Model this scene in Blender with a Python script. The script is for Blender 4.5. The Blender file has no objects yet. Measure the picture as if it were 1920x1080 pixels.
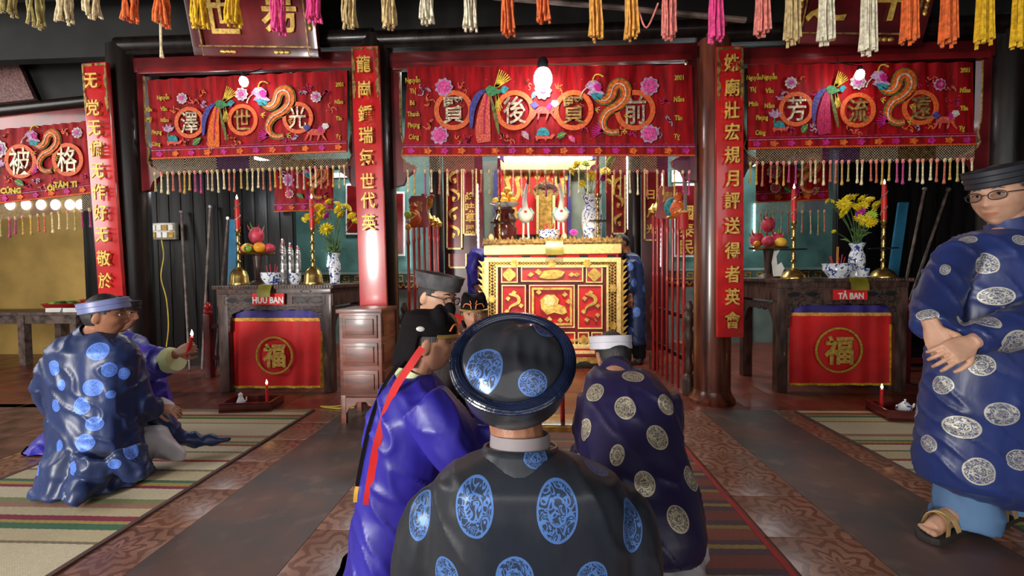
import bpy, bmesh, math, random
import numpy as np
from mathutils import Vector, Matrix, noise
from mathutils.bvhtree import BVHTree
random.seed(7)
S = bpy.context.scene
COL = bpy.context.collection
PI = math.pi
# ------------------------------------------------------------------ camera
FPX = 850.0
YAW, PIT, ROL, CAMH = math.radians(2.7), math.radians(2.0), math.radians(0.6), 1.16
_f = Vector((-math.sin(YAW)*math.cos(PIT), math.cos(YAW)*math.cos(PIT), -math.sin(PIT)))
_r = Vector((math.cos(YAW), math.sin(YAW), 0)); _u = _r.cross(_f)
_R = _r*math.cos(ROL) - _u*math.sin(ROL); _U = _r*math.sin(ROL) + _u*math.cos(ROL)
cd = bpy.data.cameras.new('camera'); cd.lens = FPX/1920*36; cd.sensor_width = 36; cd.clip_start = 0.05; cd.clip_end = 200
cam = bpy.data.objects.new('camera', cd); COL.objects.link(cam)
cam.matrix_world = Matrix(((_R.x, _U.x, -_f.x, 0), (_R.y, _U.y, -_f.y, 0), (_R.z, _U.z, -_f.z, CAMH), (0, 0, 0, 1)))
S.camera = cam
def at(px, py, Y):                    # the point of the plane y = Y seen at a place of the photograph
    d = _f + _R*((px-960)/FPX) + _U*((540-py)/FPX); t = Y/d.y
    return Vector((d.x*t, Y, CAMH + d.z*t))
# ------------------------------------------------------------------ light and exposure
S.view_settings.view_transform = 'Standard'; S.view_settings.look = 'None'
S.view_settings.exposure = 0.35; S.view_settings.gamma = 1.0; S.view_settings.use_curve_mapping = False
W = bpy.data.worlds.new('world'); S.world = W; W.use_nodes = True
W.node_tree.nodes['Background'].inputs[0].default_value = (0.95, 0.96, 1.0, 1); W.node_tree.nodes['Background'].inputs[1].default_value = 0.10
def light(name, kind, loc, energy, color=(1, 1, 1), size=0.1, target=None, spot=None, blend=0.5, size_y=None):
    l = bpy.data.lights.new(name, kind); l.energy = energy; l.color = color
    if kind == 'AREA':
        l.size = size
        if size_y: l.shape = 'RECTANGLE'; l.size_y = size_y
    elif kind == 'SUN': l.angle = size
    else: l.shadow_soft_size = size
    if kind == 'SPOT': l.spot_size = math.radians(spot); l.spot_blend = blend
    o = bpy.data.objects.new(name, l); COL.objects.link(o); o.location = loc
    if target is not None:
        o.rotation_euler = (Vector(target)-Vector(loc)).to_track_quat('-Z', 'Y').to_euler()
    return o
# added daylight, assumed to enter through the open front of the hall behind the camera and through the open left side
light('assumed_front_daylight', 'AREA', (0.5, -3.2, 2.4), 85, (1.0, 0.98, 0.95), 7, (0.3, 3.5, 0.8), size_y=3.0)
light('assumed_left_daylight', 'AREA', (-7.2, 1.6, 2.6), 110, (1.0, 0.97, 0.93), 3.2, (-1.5, 2.6, 0.6), size_y=2.2)
# light added for the board glare: an assumed bright doorway at the front left
light('assumed_door_light', 'AREA', (-3.75, -3.0, 1.15), 330, (1.0, 0.97, 0.93), 0.8, (-1.4, 3.8, 1.1), size_y=1.3)
# unseen fill lights added above the valances to brighten the inner shrine rooms
light('inner_fill_light', 'AREA', (0.15, 6.0, 3.9), 95, (1.0, 0.96, 0.88), 2.4, (0.15, 6.9, 0.8), size_y=0.5)
light('left_room_fill', 'AREA', (-2.6, 6.6, 3.9), 45, (0.92, 0.97, 1.0), 1.2, (-2.6, 6.5, 0), size_y=0.4)
light('right_room_fill', 'AREA', (2.7, 6.6, 3.9), 40, (0.92, 0.97, 1.0), 1.2, (2.7, 6.5, 0), size_y=0.4)
# ------------------------------------------------------------------ materials
M = {}
def mat(key, col, rough=0.5, metal=0.0, var=0.12, vs=6.0, bump=0.0, bs=40.0, coat=0.0, emit=None, es=0.0, spec=0.5, stretch=(1, 1, 1), col2=None, sheen=0.0, trans=0.0, aniso=0.0):
    m = bpy.data.materials.new(key); m.use_nodes = True; nt = m.node_tree; N = nt.nodes; L = nt.links
    b = N['Principled BSDF']; b.inputs['Roughness'].default_value = rough; b.inputs['Metallic'].default_value = metal
    b.inputs['Coat Weight'].default_value = coat; b.inputs['Coat Roughness'].default_value = 0.12
    b.inputs['Specular IOR Level'].default_value = spec; b.inputs['Sheen Weight'].default_value = sheen
    b.inputs['Transmission Weight'].default_value = trans
    c = tuple(col)+(1,); tc = N.new('ShaderNodeTexCoord'); mp = N.new('ShaderNodeMapping'); mp.inputs['Scale'].default_value = stretch
    L.new(tc.outputs['Object'], mp.inputs['Vector'])
    nz = N.new('ShaderNodeTexNoise'); nz.inputs['Scale'].default_value = vs; nz.inputs['Detail'].default_value = 4
    L.new(mp.outputs[0], nz.inputs['Vector'])
    mx = N.new('ShaderNodeMix'); mx.data_type = 'RGBA'
    c2 = tuple(col2)+(1,) if col2 else tuple(max(0, x*(1-2*var)) for x in col)+(1,)
    c1 = c if col2 else tuple(min(1, x*(1+var)) for x in col)+(1,)
    mx.inputs[6].default_value = c1; mx.inputs[7].default_value = c2
    rp = N.new('ShaderNodeMapRange'); rp.inputs[1].default_value = 0.35; rp.inputs[2].default_value = 0.65
    L.new(nz.outputs[0], rp.inputs[0]); L.new(rp.outputs[0], mx.inputs[0]); L.new(mx.outputs[2], b.inputs['Base Color'])
    if bump:
        n2 = N.new('ShaderNodeTexNoise'); n2.inputs['Scale'].default_value = bs; n2.inputs['Detail'].default_value = 3
        L.new(mp.outputs[0], n2.inputs['Vector']); bp = N.new('ShaderNodeBump'); bp.inputs['Strength'].default_value = bump; bp.inputs['Distance'].default_value = 0.01
        L.new(n2.outputs[0], bp.inputs['Height']); L.new(bp.outputs[0], b.inputs['Normal'])
    if emit:
        b.inputs['Emission Color'].default_value = tuple(emit)+(1,); b.inputs['Emission Strength'].default_value = es
    M[key] = m; return m
def nodes(m): return m.node_tree.nodes, m.node_tree.links, m.node_tree.nodes['Principled BSDF']
# ------------------------------------------------------------------ object helpers
def tag(o, label=None, cat=None, group=None, kind=None):
    if label: o['label'] = label
    if cat: o['category'] = cat
    if group: o['group'] = group
    if kind: o['kind'] = kind
    return o
def thing(name, label, cat, loc=(0, 0, 0), rz=0.0, group=None):
    o = bpy.data.objects.new(name, None); COL.objects.link(o); o.location = loc; o.rotation_euler = (0, 0, rz); o.empty_display_size = 0.1
    return tag(o, label, cat, group)
class MB:
    """collects shapes; build() links them as one mesh object"""
    def __init__(s): s.v = []; s.f = []; s.mi = []; s.cm = 0
    def add(s, vs, fs):
        n = len(s.v); s.v.extend([tuple(x) for x in vs]); s.f.extend([tuple(i+n for i in q) for q in fs]); s.mi.extend([s.cm]*len(fs)); return s
    def box(s, c, d, rot=None, taper=1.0):
        x, y, z = d[0]/2, d[1]/2, d[2]/2
        vs = [(-x, -y, -z), (x, -y, -z), (x, y, -z), (-x, y, -z), (-x*taper, -y*taper, z), (x*taper, -y*taper, z), (x*taper, y*taper, z), (-x*taper, y*taper, z)]
        vs = [Vector(q) for q in vs]
        if rot is not None:
            Rm = rot if isinstance(rot, Matrix) else Matrix.Rotation(rot, 3, 'Z')
            vs = [Rm @ q for q in vs]
        c = Vector(c)
        return s.add([q+c for q in vs], [(0, 3, 2, 1), (4, 5, 6, 7), (0, 1, 5, 4), (1, 2, 6, 5), (2, 3, 7, 6), (3, 0, 4, 7)])
    def bb(s, x0, x1, y0, y1, z0, z1): return s.box(((x0+x1)/2, (y0+y1)/2, (z0+z1)/2), (x1-x0, y1-y0, z1-z0))
    def loft(s, rings, cap=True, closed=True):
        n = len(rings[0]); vs = [p for r in rings for p in r]; fs = []
        for i in range(len(rings)-1):
            for j in range(n if closed else n-1):
                k = (j+1) % n; fs.append((i*n+j, i*n+k, (i+1)*n+k, (i+1)*n+j))
        if cap and closed: fs.append(tuple(range(n-1, -1, -1))); fs.append(tuple((len(rings)-1)*n+j for j in range(n)))
        return s.add(vs, fs)
    def tube(s, pts, r, n=8, cap=True):
        pts = [Vector(p) for p in pts]; rs = list(r) if hasattr(r, '__len__') else [r]*len(pts)
        rings = []; prev = None
        for i, p in enumerate(pts):
            t = (pts[min(i+1, len(pts)-1)]-pts[max(i-1, 0)]).normalized()
            if prev is None: a = t.orthogonal().normalized()
            else:
                a = prev - t*prev.dot(t); a = a.normalized() if a.length > 1e-6 else t.orthogonal().normalized()
            prev = a; b = t.cross(a)
            rings.append([p + (a*math.cos(2*PI*k/n)+b*math.sin(2*PI*k/n))*rs[i] for k in range(n)])
        return s.loft(rings, cap)
    def lathe(s, prof, c=(0, 0, 0), n=20, Rm=None, sx=1, sy=1):
        c = Vector(c); rings = []
        for r, z in prof:
            ring = [Vector((r*sx*math.cos(2*PI*k/n), r*sy*math.sin(2*PI*k/n), z)) for k in range(n)]
            if Rm is not None: ring = [Rm @ q for q in ring]
            rings.append([q+c for q in ring])
        return s.loft(rings)
    def ball(s, c, r, n=12, m=8, Rm=None):
        r = r if hasattr(r, '__len__') else (r, r, r)
        prof = [(math.sin(PI*i/m), -math.cos(PI*i/m)) for i in range(m+1)]; prof[0] = (0.02, -1); prof[-1] = (0.02, 1)
        c = Vector(c); rings = []
        for a, z in prof:
            ring = [Vector((a*r[0]*math.cos(2*PI*k/n), a*r[1]*math.sin(2*PI*k/n), z*r[2])) for k in range(n)]
            if Rm is not None: ring = [Rm @ q for q in ring]
            rings.append([q+c for q in ring])
        return s.loft(rings)
    def prism(s, out, o, ux, uy, depth):
        """2-D outline extruded from plane point o spanned by ux, uy along their normal"""
        o, ux, uy = Vector(o), Vector(ux), Vector(uy); n = ux.cross(uy).normalized()*depth
        a = [o+ux*p[0]+uy*p[1] for p in out]; k = len(a)
        return s.add(a+[q+n for q in a], [tuple(range(k-1, -1, -1)), tuple(range(k, 2*k))]+[(i, (i+1) % k, k+(i+1) % k, k+i) for i in range(k)])
    def xz(s, out, y, depth): return s.prism(out, (0, y, 0), (1, 0, 0), (0, 0, 1), depth)   # thickens toward the viewer (-y)
    def ring_xz(s, cx, cz, r, w, y, depth, n=32, sz=1.0, a0=0, a1=2*PI):
        full = abs(a1-a0-2*PI) < 1e-6; k = n+1
        rings = []
        for i in range(k):
            a = a0+(a1-a0)*i/n; ca, sa = math.cos(a), math.sin(a)*sz
            rings.append([(cx+(r-w/2)*ca, y, cz+(r-w/2)*sa), (cx+(r+w/2)*ca, y, cz+(r+w/2)*sa), (cx+(r+w/2)*ca, y-depth, cz+(r+w/2)*sa), (cx+(r-w/2)*ca, y-depth, cz+(r-w/2)*sa)])
        return s.loft(rings, cap=not full)
    def stroke_xz(s, pts, w, y, depth):
        """a flat ribbon of changing width along pts in the x-z plane"""
        pts = [Vector((p[0], 0, p[1])) for p in pts]; ws = list(w) if hasattr(w, '__len__') else [w]*len(pts); rings = []
        for i, p in enumerate(pts):
            t = (pts[min(i+1, len(pts)-1)]-pts[max(i-1, 0)]).normalized(); nn = Vector((-t.z, 0, t.x))*ws[i]/2
            a, b = p+nn, p-nn
            rings.append([(a.x, y, a.z), (b.x, y, b.z), (b.x, y-depth, b.z), (a.x, y-depth, a.z)])
        return s.loft(rings)
    def mesh(s, name, off=(0, 0, 0)):
        o = Vector(off); me = bpy.data.meshes.new(name); me.from_pydata([tuple(Vector(q)-o) for q in s.v], [], s.f); return me
    def build(s, name, m, parent=None, smooth=None, world=True, bevel=0.0, loc=None, kind=None, label=None):
        off = Vector((0, 0, 0))
        if parent is not None and world:
            q = parent
            while q is not None: off += q.location; q = q.parent
        if loc is not None: off = off+Vector(loc)
        me = s.mesh(name, off); ms = m if isinstance(m, (list, tuple)) else [m]
        for x in ms: me.materials.append(M[x] if isinstance(x, str) else x)
        if len(ms) > 1: me.polygons.foreach_set('material_index', s.mi)
        bm = bmesh.new(); bm.from_mesh(me); bmesh.ops.recalc_face_normals(bm, faces=bm.faces)
        if bevel: bmesh.ops.bevel(bm, geom=[e for e in bm.edges if e.is_manifold and e.calc_face_angle(0) > 0.6], offset=bevel, segments=2, profile=0.7, affect='EDGES', clamp_overlap=True)
        bm.to_mesh(me); bm.free()
        if smooth is not False:
            me.polygons.foreach_set('use_smooth', [True]*len(me.polygons))
            me.set_sharp_from_angle(angle=math.radians(smooth if smooth else 40))
        o = bpy.data.objects.new(name, me); COL.objects.link(o)
        if loc is not None: o.location = loc
        if parent is not None: o.parent = parent
        if kind: o['kind'] = kind
        if label: o['label'] = label
        return o
def inst(src, parent=None, loc=None, rz=None, scale=None, name=None):
    o = src.copy(); COL.objects.link(o); o.parent = parent
    if loc is not None: o.location = loc
    if rz is not None: o.rotation_euler = (0, 0, rz)
    if scale is not None: o.scale = scale
    return o
def copy_tree(o, parent=None):
    c = o.copy(); COL.objects.link(c); c.parent = parent
    for ch in list(o.children): copy_tree(ch, c)
    return c
def struct(name, mb, m, parent=None, **k):
    o = mb.build(name, m, parent, **k); o['kind'] = 'structure'; return o
_tc = {}
def text(body, h, c, m, parent, name='character', depth=0.004, wmul=1.0, bold=0.0, tilt=0.0, Rm=None, loc=None, align='CENTER'):
    """lettering standing in the x-z plane, facing the viewer (-y); h = size of the em square, c = centre"""
    key = (body, round(h, 4), depth, wmul, bold)
    if key not in _tc:
        cu = bpy.data.curves.new('lettering', 'FONT'); cu.body = body; cu.size = h; cu.extrude = depth/2; cu.offset = bold; cu.resolution_u = 2
        t = bpy.data.objects.new('lettering', cu); COL.objects.link(t)
        me = bpy.data.meshes.new_from_object(t.evaluated_get(bpy.context.evaluated_depsgraph_get()))
        bpy.data.objects.remove(t); bpy.data.curves.remove(cu)
        co = np.array([v.co[:] for v in me.vertices]); 
        mid = (co.min(0)+co.max(0))/2
        for v in me.vertices: v.co = ((v.co.x-mid[0])*wmul, -v.co.z, v.co.y-mid[1])
        me.flip_normals() if False else None
        me.name = name; _tc[key] = me
    me = _tc[key]
    mm = M[m]
    if me.materials and me.materials[0] != mm: me = me.copy(); me.materials.clear()
    if not me.materials: me.materials.append(mm)
    o = bpy.data.objects.new(name, me); COL.objects.link(o)
    off = Vector((0, 0, 0)); q = parent
    while q is not None: off += q.location; q = q.parent
    o.location = Vector(c)-off; o.parent = parent
    if Rm is not None: o.rotation_euler = Rm
    if tilt: o.rotation_euler = (tilt, 0, 0)
    return o
# ------------------------------------------------------------------ material set
mat('blackwood', (0.010, 0.006, 0.005), 0.32, var=0.3, vs=3, coat=0.15, spec=0.35, bump=0.1, bs=25, stretch=(6, 6, 0.6))
mat('darkwall', (0.006, 0.0045, 0.0045), 0.42, var=0.4, vs=3, spec=0.25, bump=0.25, bs=9, stretch=(5, 5, 0.5))
mat('roofdark', (0.006, 0.005, 0.004), 0.7, var=0.4, vs=4)
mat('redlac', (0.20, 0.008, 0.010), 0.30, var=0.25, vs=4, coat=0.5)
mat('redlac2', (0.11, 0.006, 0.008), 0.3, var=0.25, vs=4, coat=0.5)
mat('redboard', (0.52, 0.012, 0.014), 0.30, var=0.12, vs=5, coat=1.0)
mat('redcloth', (0.28, 0.002, 0.005), 0.6, var=0.25, vs=9, spec=0.2, bump=0.12, bs=30, stretch=(3, 3, 0.4))
mat('redflag', (0.75, 0.008, 0.010), 0.6, var=0.12, vs=4, sheen=0.2)
mat('purplecloth', (0.045, 0.03, 0.23), 0.6, var=0.2, vs=6)
mat('gold', (0.80, 0.50, 0.12), 0.34, metal=0.75, var=0.2, vs=20, bump=0.3, bs=120)
mat('goldpaint', (0.78, 0.50, 0.10), 0.45, var=0.2, vs=30, metal=0.25)
mat('goldpale', (0.95, 0.72, 0.32), 0.4, metal=0.35, var=0.1, vs=30, bump=0.2, bs=90)
mat('golddull', (0.34, 0.20, 0.06), 0.5, metal=0.4, var=0.35, vs=30)
mat('brass', (0.60, 0.42, 0.13), 0.26, metal=0.95, var=0.15, vs=15)
mat('orangethread', (0.62, 0.10, 0.015), 0.6, var=0.2, vs=60)
mat('pillarwood', (0.14, 0.035, 0.018), 0.28, var=0.35, vs=3, coat=0.25, stretch=(5, 5, 0.5))
mat('brownwood', (0.085, 0.042, 0.032), 0.42, var=0.35, vs=5, coat=0.15, bump=0.1, bs=60, stretch=(4, 4, 1))
mat('carvewood', (0.060, 0.036, 0.030), 0.5, var=0.4, vs=40, bump=0.8, bs=55)
mat('rosewood', (0.17, 0.042, 0.022), 0.38, var=0.3, vs=4, coat=0.12, stretch=(1, 1, 5))
mat('yellowwall', (0.52, 0.33, 0.09), 0.8, var=0.12, vs=2)
mat('tealwall', (0.10, 0.22, 0.20), 0.6, var=0.2, vs=3)
mat('tealpale', (0.30, 0.45, 0.40), 0.6, var=0.15, vs=3)
mat('greypaint', (0.19, 0.22, 0.17), 0.6, var=0.15, vs=3)
mat('white', (0.85, 0.84, 0.80), 0.5, var=0.06, vs=8)
mat('porcelain', (0.82, 0.84, 0.86), 0.12, var=0.05, vs=8, coat=0.5)
mat('led', (0.9, 0.95, 1.0), 0.4, emit=(0.88, 0.95, 1.0), es=5.0)
mat('tube_light', (0.9, 0.95, 1.0), 0.4, emit=(0.92, 0.97, 1.0), es=11.0); mat('vent_light', (0.9, 0.95, 1.0), 0.4, emit=(0.95, 0.97, 1.0), es=1.6)
mat('bulb', (1, 0.95, 0.95), 0.4, emit=(1.0, 0.93, 0.93), es=40.0); mat('bulb_small', (1, 0.95, 0.95), 0.4, emit=(1.0, 0.93, 0.93), es=60.0)
mat('flame', (1, 0.6, 0.2), 0.5, emit=(1.0, 0.62, 0.25), es=40.0)
mat('redwax', (0.62, 0.015, 0.015), 0.35, var=0.1, vs=10)
mat('redlamp', (0.8, 0.02, 0.02), 0.3, emit=(1.0, 0.05, 0.06), es=120.0)
mat('blackplastic', (0.015, 0.015, 0.016), 0.35, var=0.1)
mat('redplastic', (0.65, 0.03, 0.03), 0.35)
mat('blueplank', (0.03, 0.20, 0.36), 0.5)
mat('polewood', (0.13, 0.09, 0.075), 0.5, var=0.3, vs=12)
mat('redpole', (0.45, 0.02, 0.02), 0.28, coat=0.4)
mat('yellowcord', (0.62, 0.45, 0.05), 0.5)
mat('olive', (0.22, 0.19, 0.015), 0.35, var=0.2, coat=0.3)
mat('steel', (0.6, 0.6, 0.6), 0.3, metal=0.9)
mat('redtile', (0.20, 0.042, 0.024), 0.30, var=0.3, vs=5, col2=(0.11, 0.028, 0.02), bump=0.05)
mat('browntile', (0.15, 0.066, 0.046), 0.42, var=0.3, vs=5, bump=0.05)
mat('grout', (0.20, 0.15, 0.12), 0.7, var=0.2)
mat('brick', (0.22, 0.09, 0.07), 0.8, var=0.2)
for k, c in dict(t_olive=(0.42, 0.34, 0.11), t_cream=(0.75, 0.62, 0.36), t_orange=(0.90, 0.17, 0.03), t_yellow=(0.90, 0.52, 0.01), t_pink=(0.90, 0.06, 0.28), t_tan=(0.66, 0.49, 0.22), t_white=(0.86, 0.78, 0.58), t_rose=(0.85, 0.25, 0.20), t_amber=(0.95, 0.42, 0.06), t_mag=(0.42, 0.03, 0.16), t_brick=(0.5, 0.12, 0.06), t_gold=(0.55, 0.32, 0.04), t_beige=(0.48, 0.36, 0.22), t_purple=(0.13, 0.03, 0.12)).items():
    mat(k, c, 0.7, var=0.2, vs=40, sheen=0.2)
for k, c in dict(e_pink=(0.80, 0.10, 0.36), e_lilac=(0.55, 0.32, 0.50), e_green=(0.06, 0.24, 0.09), e_teal=(0.04, 0.28, 0.32), e_blue=(0.08, 0.07, 0.30), e_orange=(0.82, 0.16, 0.02), e_coral=(0.75, 0.12, 0.08), e_yellow=(0.75, 0.52, 0.06), e_white=(0.75, 0.68, 0.60), e_olive=(0.16, 0.17, 0.04), e_crimson=(0.50, 0.02, 0.10), e_magenta=(0.6, 0.02, 0.25)).items():
    mat(k, tuple(0.78*x for x in c), 0.6, var=0.25, vs=60, spec=0.25, bump=0.2, bs=150)
mat('silverthread', (0.55, 0.45, 0.31), 0.35, metal=0.6, var=0.3, vs=30, bump=0.5, bs=90)
# patterned ceramic tile: a medallion with scrolled corners glazed on each tile
m = mat('flowertile', (0.28, 0.135, 0.088), 0.30, var=0.15, vs=5)
N, L, b = nodes(m)
tc = N.new('ShaderNodeTexCoord'); sep = N.new('ShaderNodeSeparateXYZ'); L.new(tc.outputs['Object'], sep.inputs[0])
def mth(N, L, op, a, b=None, clamp=False):
    n = N.new('ShaderNodeMath'); n.operation = op; n.use_clamp = clamp
    for i, x in enumerate((a, b)):
        if x is None: continue
        if isinstance(x, (int, float)): n.inputs[i].default_value = x
        else: L.new(x, n.inputs[i])
    return n.outputs[0]
ln = N.new('ShaderNodeVectorMath'); ln.operation = 'LENGTH'; L.new(tc.outputs['Object'], ln.inputs[0])
ang = mth(N, L, 'ARCTAN2', sep.outputs[1], sep.outputs[0])
pet = mth(N, L, 'MULTIPLY', mth(N, L, 'COSINE', mth(N, L, 'MULTIPLY', ang, 8.0)), 0.022)
rr = mth(N, L, 'ADD', ln.outputs[1], pet)
nz = N.new('ShaderNodeTexNoise'); nz.inputs['Scale'].default_value = 34; L.new(tc.outputs['Object'], nz.inputs[0])
rr = mth(N, L, 'ADD', rr, mth(N, L, 'MULTIPLY', mth(N, L, 'SUBTRACT', nz.outputs[0], 0.5), 0.05))
wv = mth(N, L, 'SINE', mth(N, L, 'MULTIPLY', rr, 95.0))
msk = mth(N, L, 'GREATER_THAN', wv, 0.25)
old = b.inputs['Base Color'].links[0].from_socket
mx = N.new('ShaderNodeMix'); mx.data_type = 'RGBA'; L.new(msk, mx.inputs[0]); L.new(old, mx.inputs[6]); mx.inputs[7].default_value = (0.15, 0.060, 0.036, 1); L.new(mx.outputs[2], b.inputs['Base Color'])
# worn stained floor strip
m = mat('stainfloor', (0.115, 0.052, 0.038), 0.46, var=0.3, vs=2.6, col2=(0.045, 0.040, 0.038), bump=0.08, bs=14)
N, L, b = nodes(m)
n3 = N.new('ShaderNodeTexNoise'); n3.inputs['Scale'].default_value = 7; n3.inputs['Detail'].default_value = 6
tc = N.new('ShaderNodeTexCoord'); L.new(tc.outputs['Object'], n3.inputs[0])
old = b.inputs['Base Color'].links[0].from_socket
mr = N.new('ShaderNodeMapRange'); mr.inputs[1].default_value = 0.55; mr.inputs[2].default_value = 0.8; L.new(n3.outputs[0], mr.inputs[0])
mx = N.new('ShaderNodeMix'); mx.data_type = 'RGBA'; L.new(mr.outputs[0], mx.inputs[0]); L.new(old, mx.inputs[6]); mx.inputs[7].default_value = (0.17, 0.10, 0.08, 1); L.new(mx.outputs[2], b.inputs['Base Color'])
# plaited sedge mats: stripes across, herringbone bump and dashes
def mat_stripes(key, stops, period, base_rough=0.6, dash=0.25):
    m = bpy.data.materials.new(key); m.use_nodes = True; N, L, b = nodes(m); b.inputs['Roughness'].default_value = base_rough
    tc = N.new('ShaderNodeTexCoord'); sp = N.new('ShaderNodeSeparateXYZ'); L.new(tc.outputs['Object'], sp.inputs[0])
    wob = N.new('ShaderNodeTexNoise'); wob.inputs['Scale'].default_value = 3; L.new(tc.outputs['Object'], wob.inputs[0])
    chev = mth(N, L, 'MULTIPLY', mth(N, L, 'ABSOLUTE', mth(N, L, 'SUBTRACT', mth(N, L, 'FRACT', mth(N, L, 'MULTIPLY', sp.outputs[0], 26.0)), 0.5)), 0.006)
    yy = mth(N, L, 'ADD', mth(N, L, 'ADD', sp.outputs[1], mth(N, L, 'MULTIPLY', wob.outputs[0], 0.015)), chev)
    fr = mth(N, L, 'FRACT', mth(N, L, 'DIVIDE', mth(N, L, 'ADD', yy, 10.0), period))
    cr = N.new('ShaderNodeValToRGB'); cr.color_ramp.interpolation = 'CONSTANT'; L.new(fr, cr.inputs[0])
    el = cr.color_ramp.elements
    while len(el) > 1: el.remove(el[-1])
    tot = sum(w for w, _ in stops); acc = 0
    for i, (w, c) in enumerate(stops[:32]):
        e = el[0] if i == 0 else el.new(acc/tot)
        if i == 0: e.position = 0
        e.color = tuple(c)+(1,); acc += w
    ck = N.new('ShaderNodeTexBrick'); ck.inputs['Scale'].default_value = 1; ck.offset = 0.5
    mp = N.new('ShaderNodeMapping'); mp.inputs['Scale'].default_value = (45, 55, 1); L.new(tc.outputs['Object'], mp.inputs[0]); L.new(mp.outputs[0], ck.inputs[0])
    ck.inputs['Color1'].default_value = (1, 1, 1, 1); ck.inputs['Color2'].default_value = (0.72, 0.70, 0.66, 1); ck.inputs['Mortar'].default_value = (0.62, 0.6, 0.55, 1); ck.inputs['Mortar Size'].default_value = 0.04
    mx = N.new('ShaderNodeMix'); mx.data_type = 'RGBA'; mx.blend_type = 'MULTIPLY'; mx.inputs[0].default_value = dash*3 if dash < 0.33 else 1
    L.new(cr.outputs[0], mx.inputs[6]); L.new(ck.outputs[0], mx.inputs[7]); L.new(mx.outputs[2], b.inputs['Base Color'])
    bp = N.new('ShaderNodeBump'); bp.inputs['Strength'].default_value = 0.5; bp.inputs['Distance'].default_value = 0.004; L.new(ck.outputs[1], bp.inputs['Height']); L.new(bp.outputs[0], b.inputs['Normal'])
    M[key] = m; return m
cr_, gn_, rd_, yl_, mg_, pk_, lt_ = (0.58, 0.49, 0.30), (0.06, 0.17, 0.09), (0.34, 0.045, 0.04), (0.44, 0.33, 0.08), (0.27, 0.03, 0.06), (0.40, 0.20, 0.15), (0.68, 0.60, 0.42)
dk_ = (0.24, 0.19, 0.11)
mat_stripes('matstripe', [(7, lt_), (1, dk_), (4, cr_), (2, gn_), (1.2, yl_), (2, mg_), (3, cr_), (2, pk_), (2.2, (0.25, 0.28, 0.12)), (5, lt_), (1.3, mg_), (1.6, yl_), (1.6, gn_), (5, cr_), (1, dk_), (5, lt_), (1.2, rd_), (5, cr_), (1, dk_), (4, lt_), (1.4, rd_), (1.2, yl_), (1.2, gn_), (3, cr_), (2, pk_), (4, lt_)], 1.55)
mat_stripes('matwarm', [(3, (0.20, 0.03, 0.018)), (1.5, (0.07, 0.025, 0.05)), (1.0, (0.30, 0.20, 0.03)), (1.2, (0.07, 0.025, 0.05)), (3, (0.23, 0.045, 0.02)), (1, (0.26, 0.18, 0.03)), (1.4, (0.06, 0.022, 0.045))], 0.34, dash=0.3)
# ------------------------------------------------------------------ floor
b_ = MB(); b_.bb(-10, 7, -3.5, 8.5, -0.2, -0.012); floor = struct('floor', b_, 'grout')
def slab(x0, x1, y0, y1, m, name):
    c = MB(); c.bb(x0, x1, y0, y1, -0.02, 0.0); return c.build(name, m, floor)
DKL, DKR = (-1.60, -1.0), (1.37, 1.95)
slab(DKL[0], DKL[1], -1.0, 3.80, 'stainfloor', 'worn_strip'); slab(DKR[0], DKR[1], -1.0, 3.80, 'stainfloor', 'worn_strip')
def tiles(x0, nx, y0, ny, sx, sy, m, gap=0.004, name='floor_tile'):
    c = MB(); c.box((0, 0, -0.008), (sx-gap, sy-gap, 0.016)); src = None
    for i in range(nx):
        for j in range(ny):
            p = (x0+sx*(i+0.5), y0+sy*(j+0.5), 0)
            if src is None: src = c.build(name, m, floor, loc=(0, 0, 0), bevel=0.0015); src.location = p
            else: inst(src, floor, p, rz=0)
T = 0.365
tiles(DKL[0]-T, 1, 0.88, 8, T, T, 'flowertile'); tiles(DKL[1], 1, 0.88, 8, T, T, 'flowertile')
tiles(DKR[0]-T, 1, 0.88, 8, T, T, 'flowertile'); tiles(DKR[1], 1, 0.88, 8, T, T, 'flowertile')
tiles(-3.42, 1, 1.61, 6, T, T, 'flowertile'); tiles(0.90, 1, 0.88, 8, 0.105, T, 'redtile')
slab(-3.05, DKL[0]-T, -1, 3.80, 'browntile', 'floor_slab'); slab(DKL[1]+T, 0.90, -1, 3.80, 'browntile', 'floor_slab'); slab(DKR[1]+T, 6.5, -1, 3.80, 'browntile', 'floor_slab')
tiles(-8.22, 12, 1.5, 6, 0.40, 0.40, 'browntile', 0.008)
tiles(-8.62, 37, 3.90, 1, 0.40, 0.42, 'redtile', 0.003); tiles(-8.62, 37, 4.32, 4, 0.40, 0.80, 'redtile', 0.003)
slab(-7.5, 6.5, 3.80, 3.90, 'redtile', 'threshold'); slab(-7.5, 6.5, 7.52, 8.4, 'redtile', 'floor_slab')
# ------------------------------------------------------------------ mats
def floor_mat(name, x0, x1, y0, y1, m, label, edge):
    t = thing(name, label, 'mat', ((x0+x1)/2, (y0+y1)/2, 0))
    c = MB(); n = 30; top = []
    for i in range(n+1):
        y = y0+(y1-y0)*i/n
        top.append([(x0+0.006*math.sin(i*1.7), y, 0.001), (x1+0.006*math.sin(i*2.3), y, 0.001), (x1+0.006*math.sin(i*2.3), y, 0.007), (x0+0.006*math.sin(i*1.7), y, 0.007)])
    c.loft(top); c.build('woven_sheet', m, t)
    for x in (x0, x1):
        c = MB(); c.bb(x-0.012, x+0.012, y0, y1, 0.001, 0.009); c.build('edge_binding', edge, t)
mat('mdark', (0.10, 0.05, 0.04), 0.7); mat('mred', (0.33, 0.012, 0.014), 0.7)
floor_mat('sedge_mat', -3.06, -1.88, 1.0, 3.74, 'matstripe', 'striped straw mat under the two kneeling men on the left', 'mdark')
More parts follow.
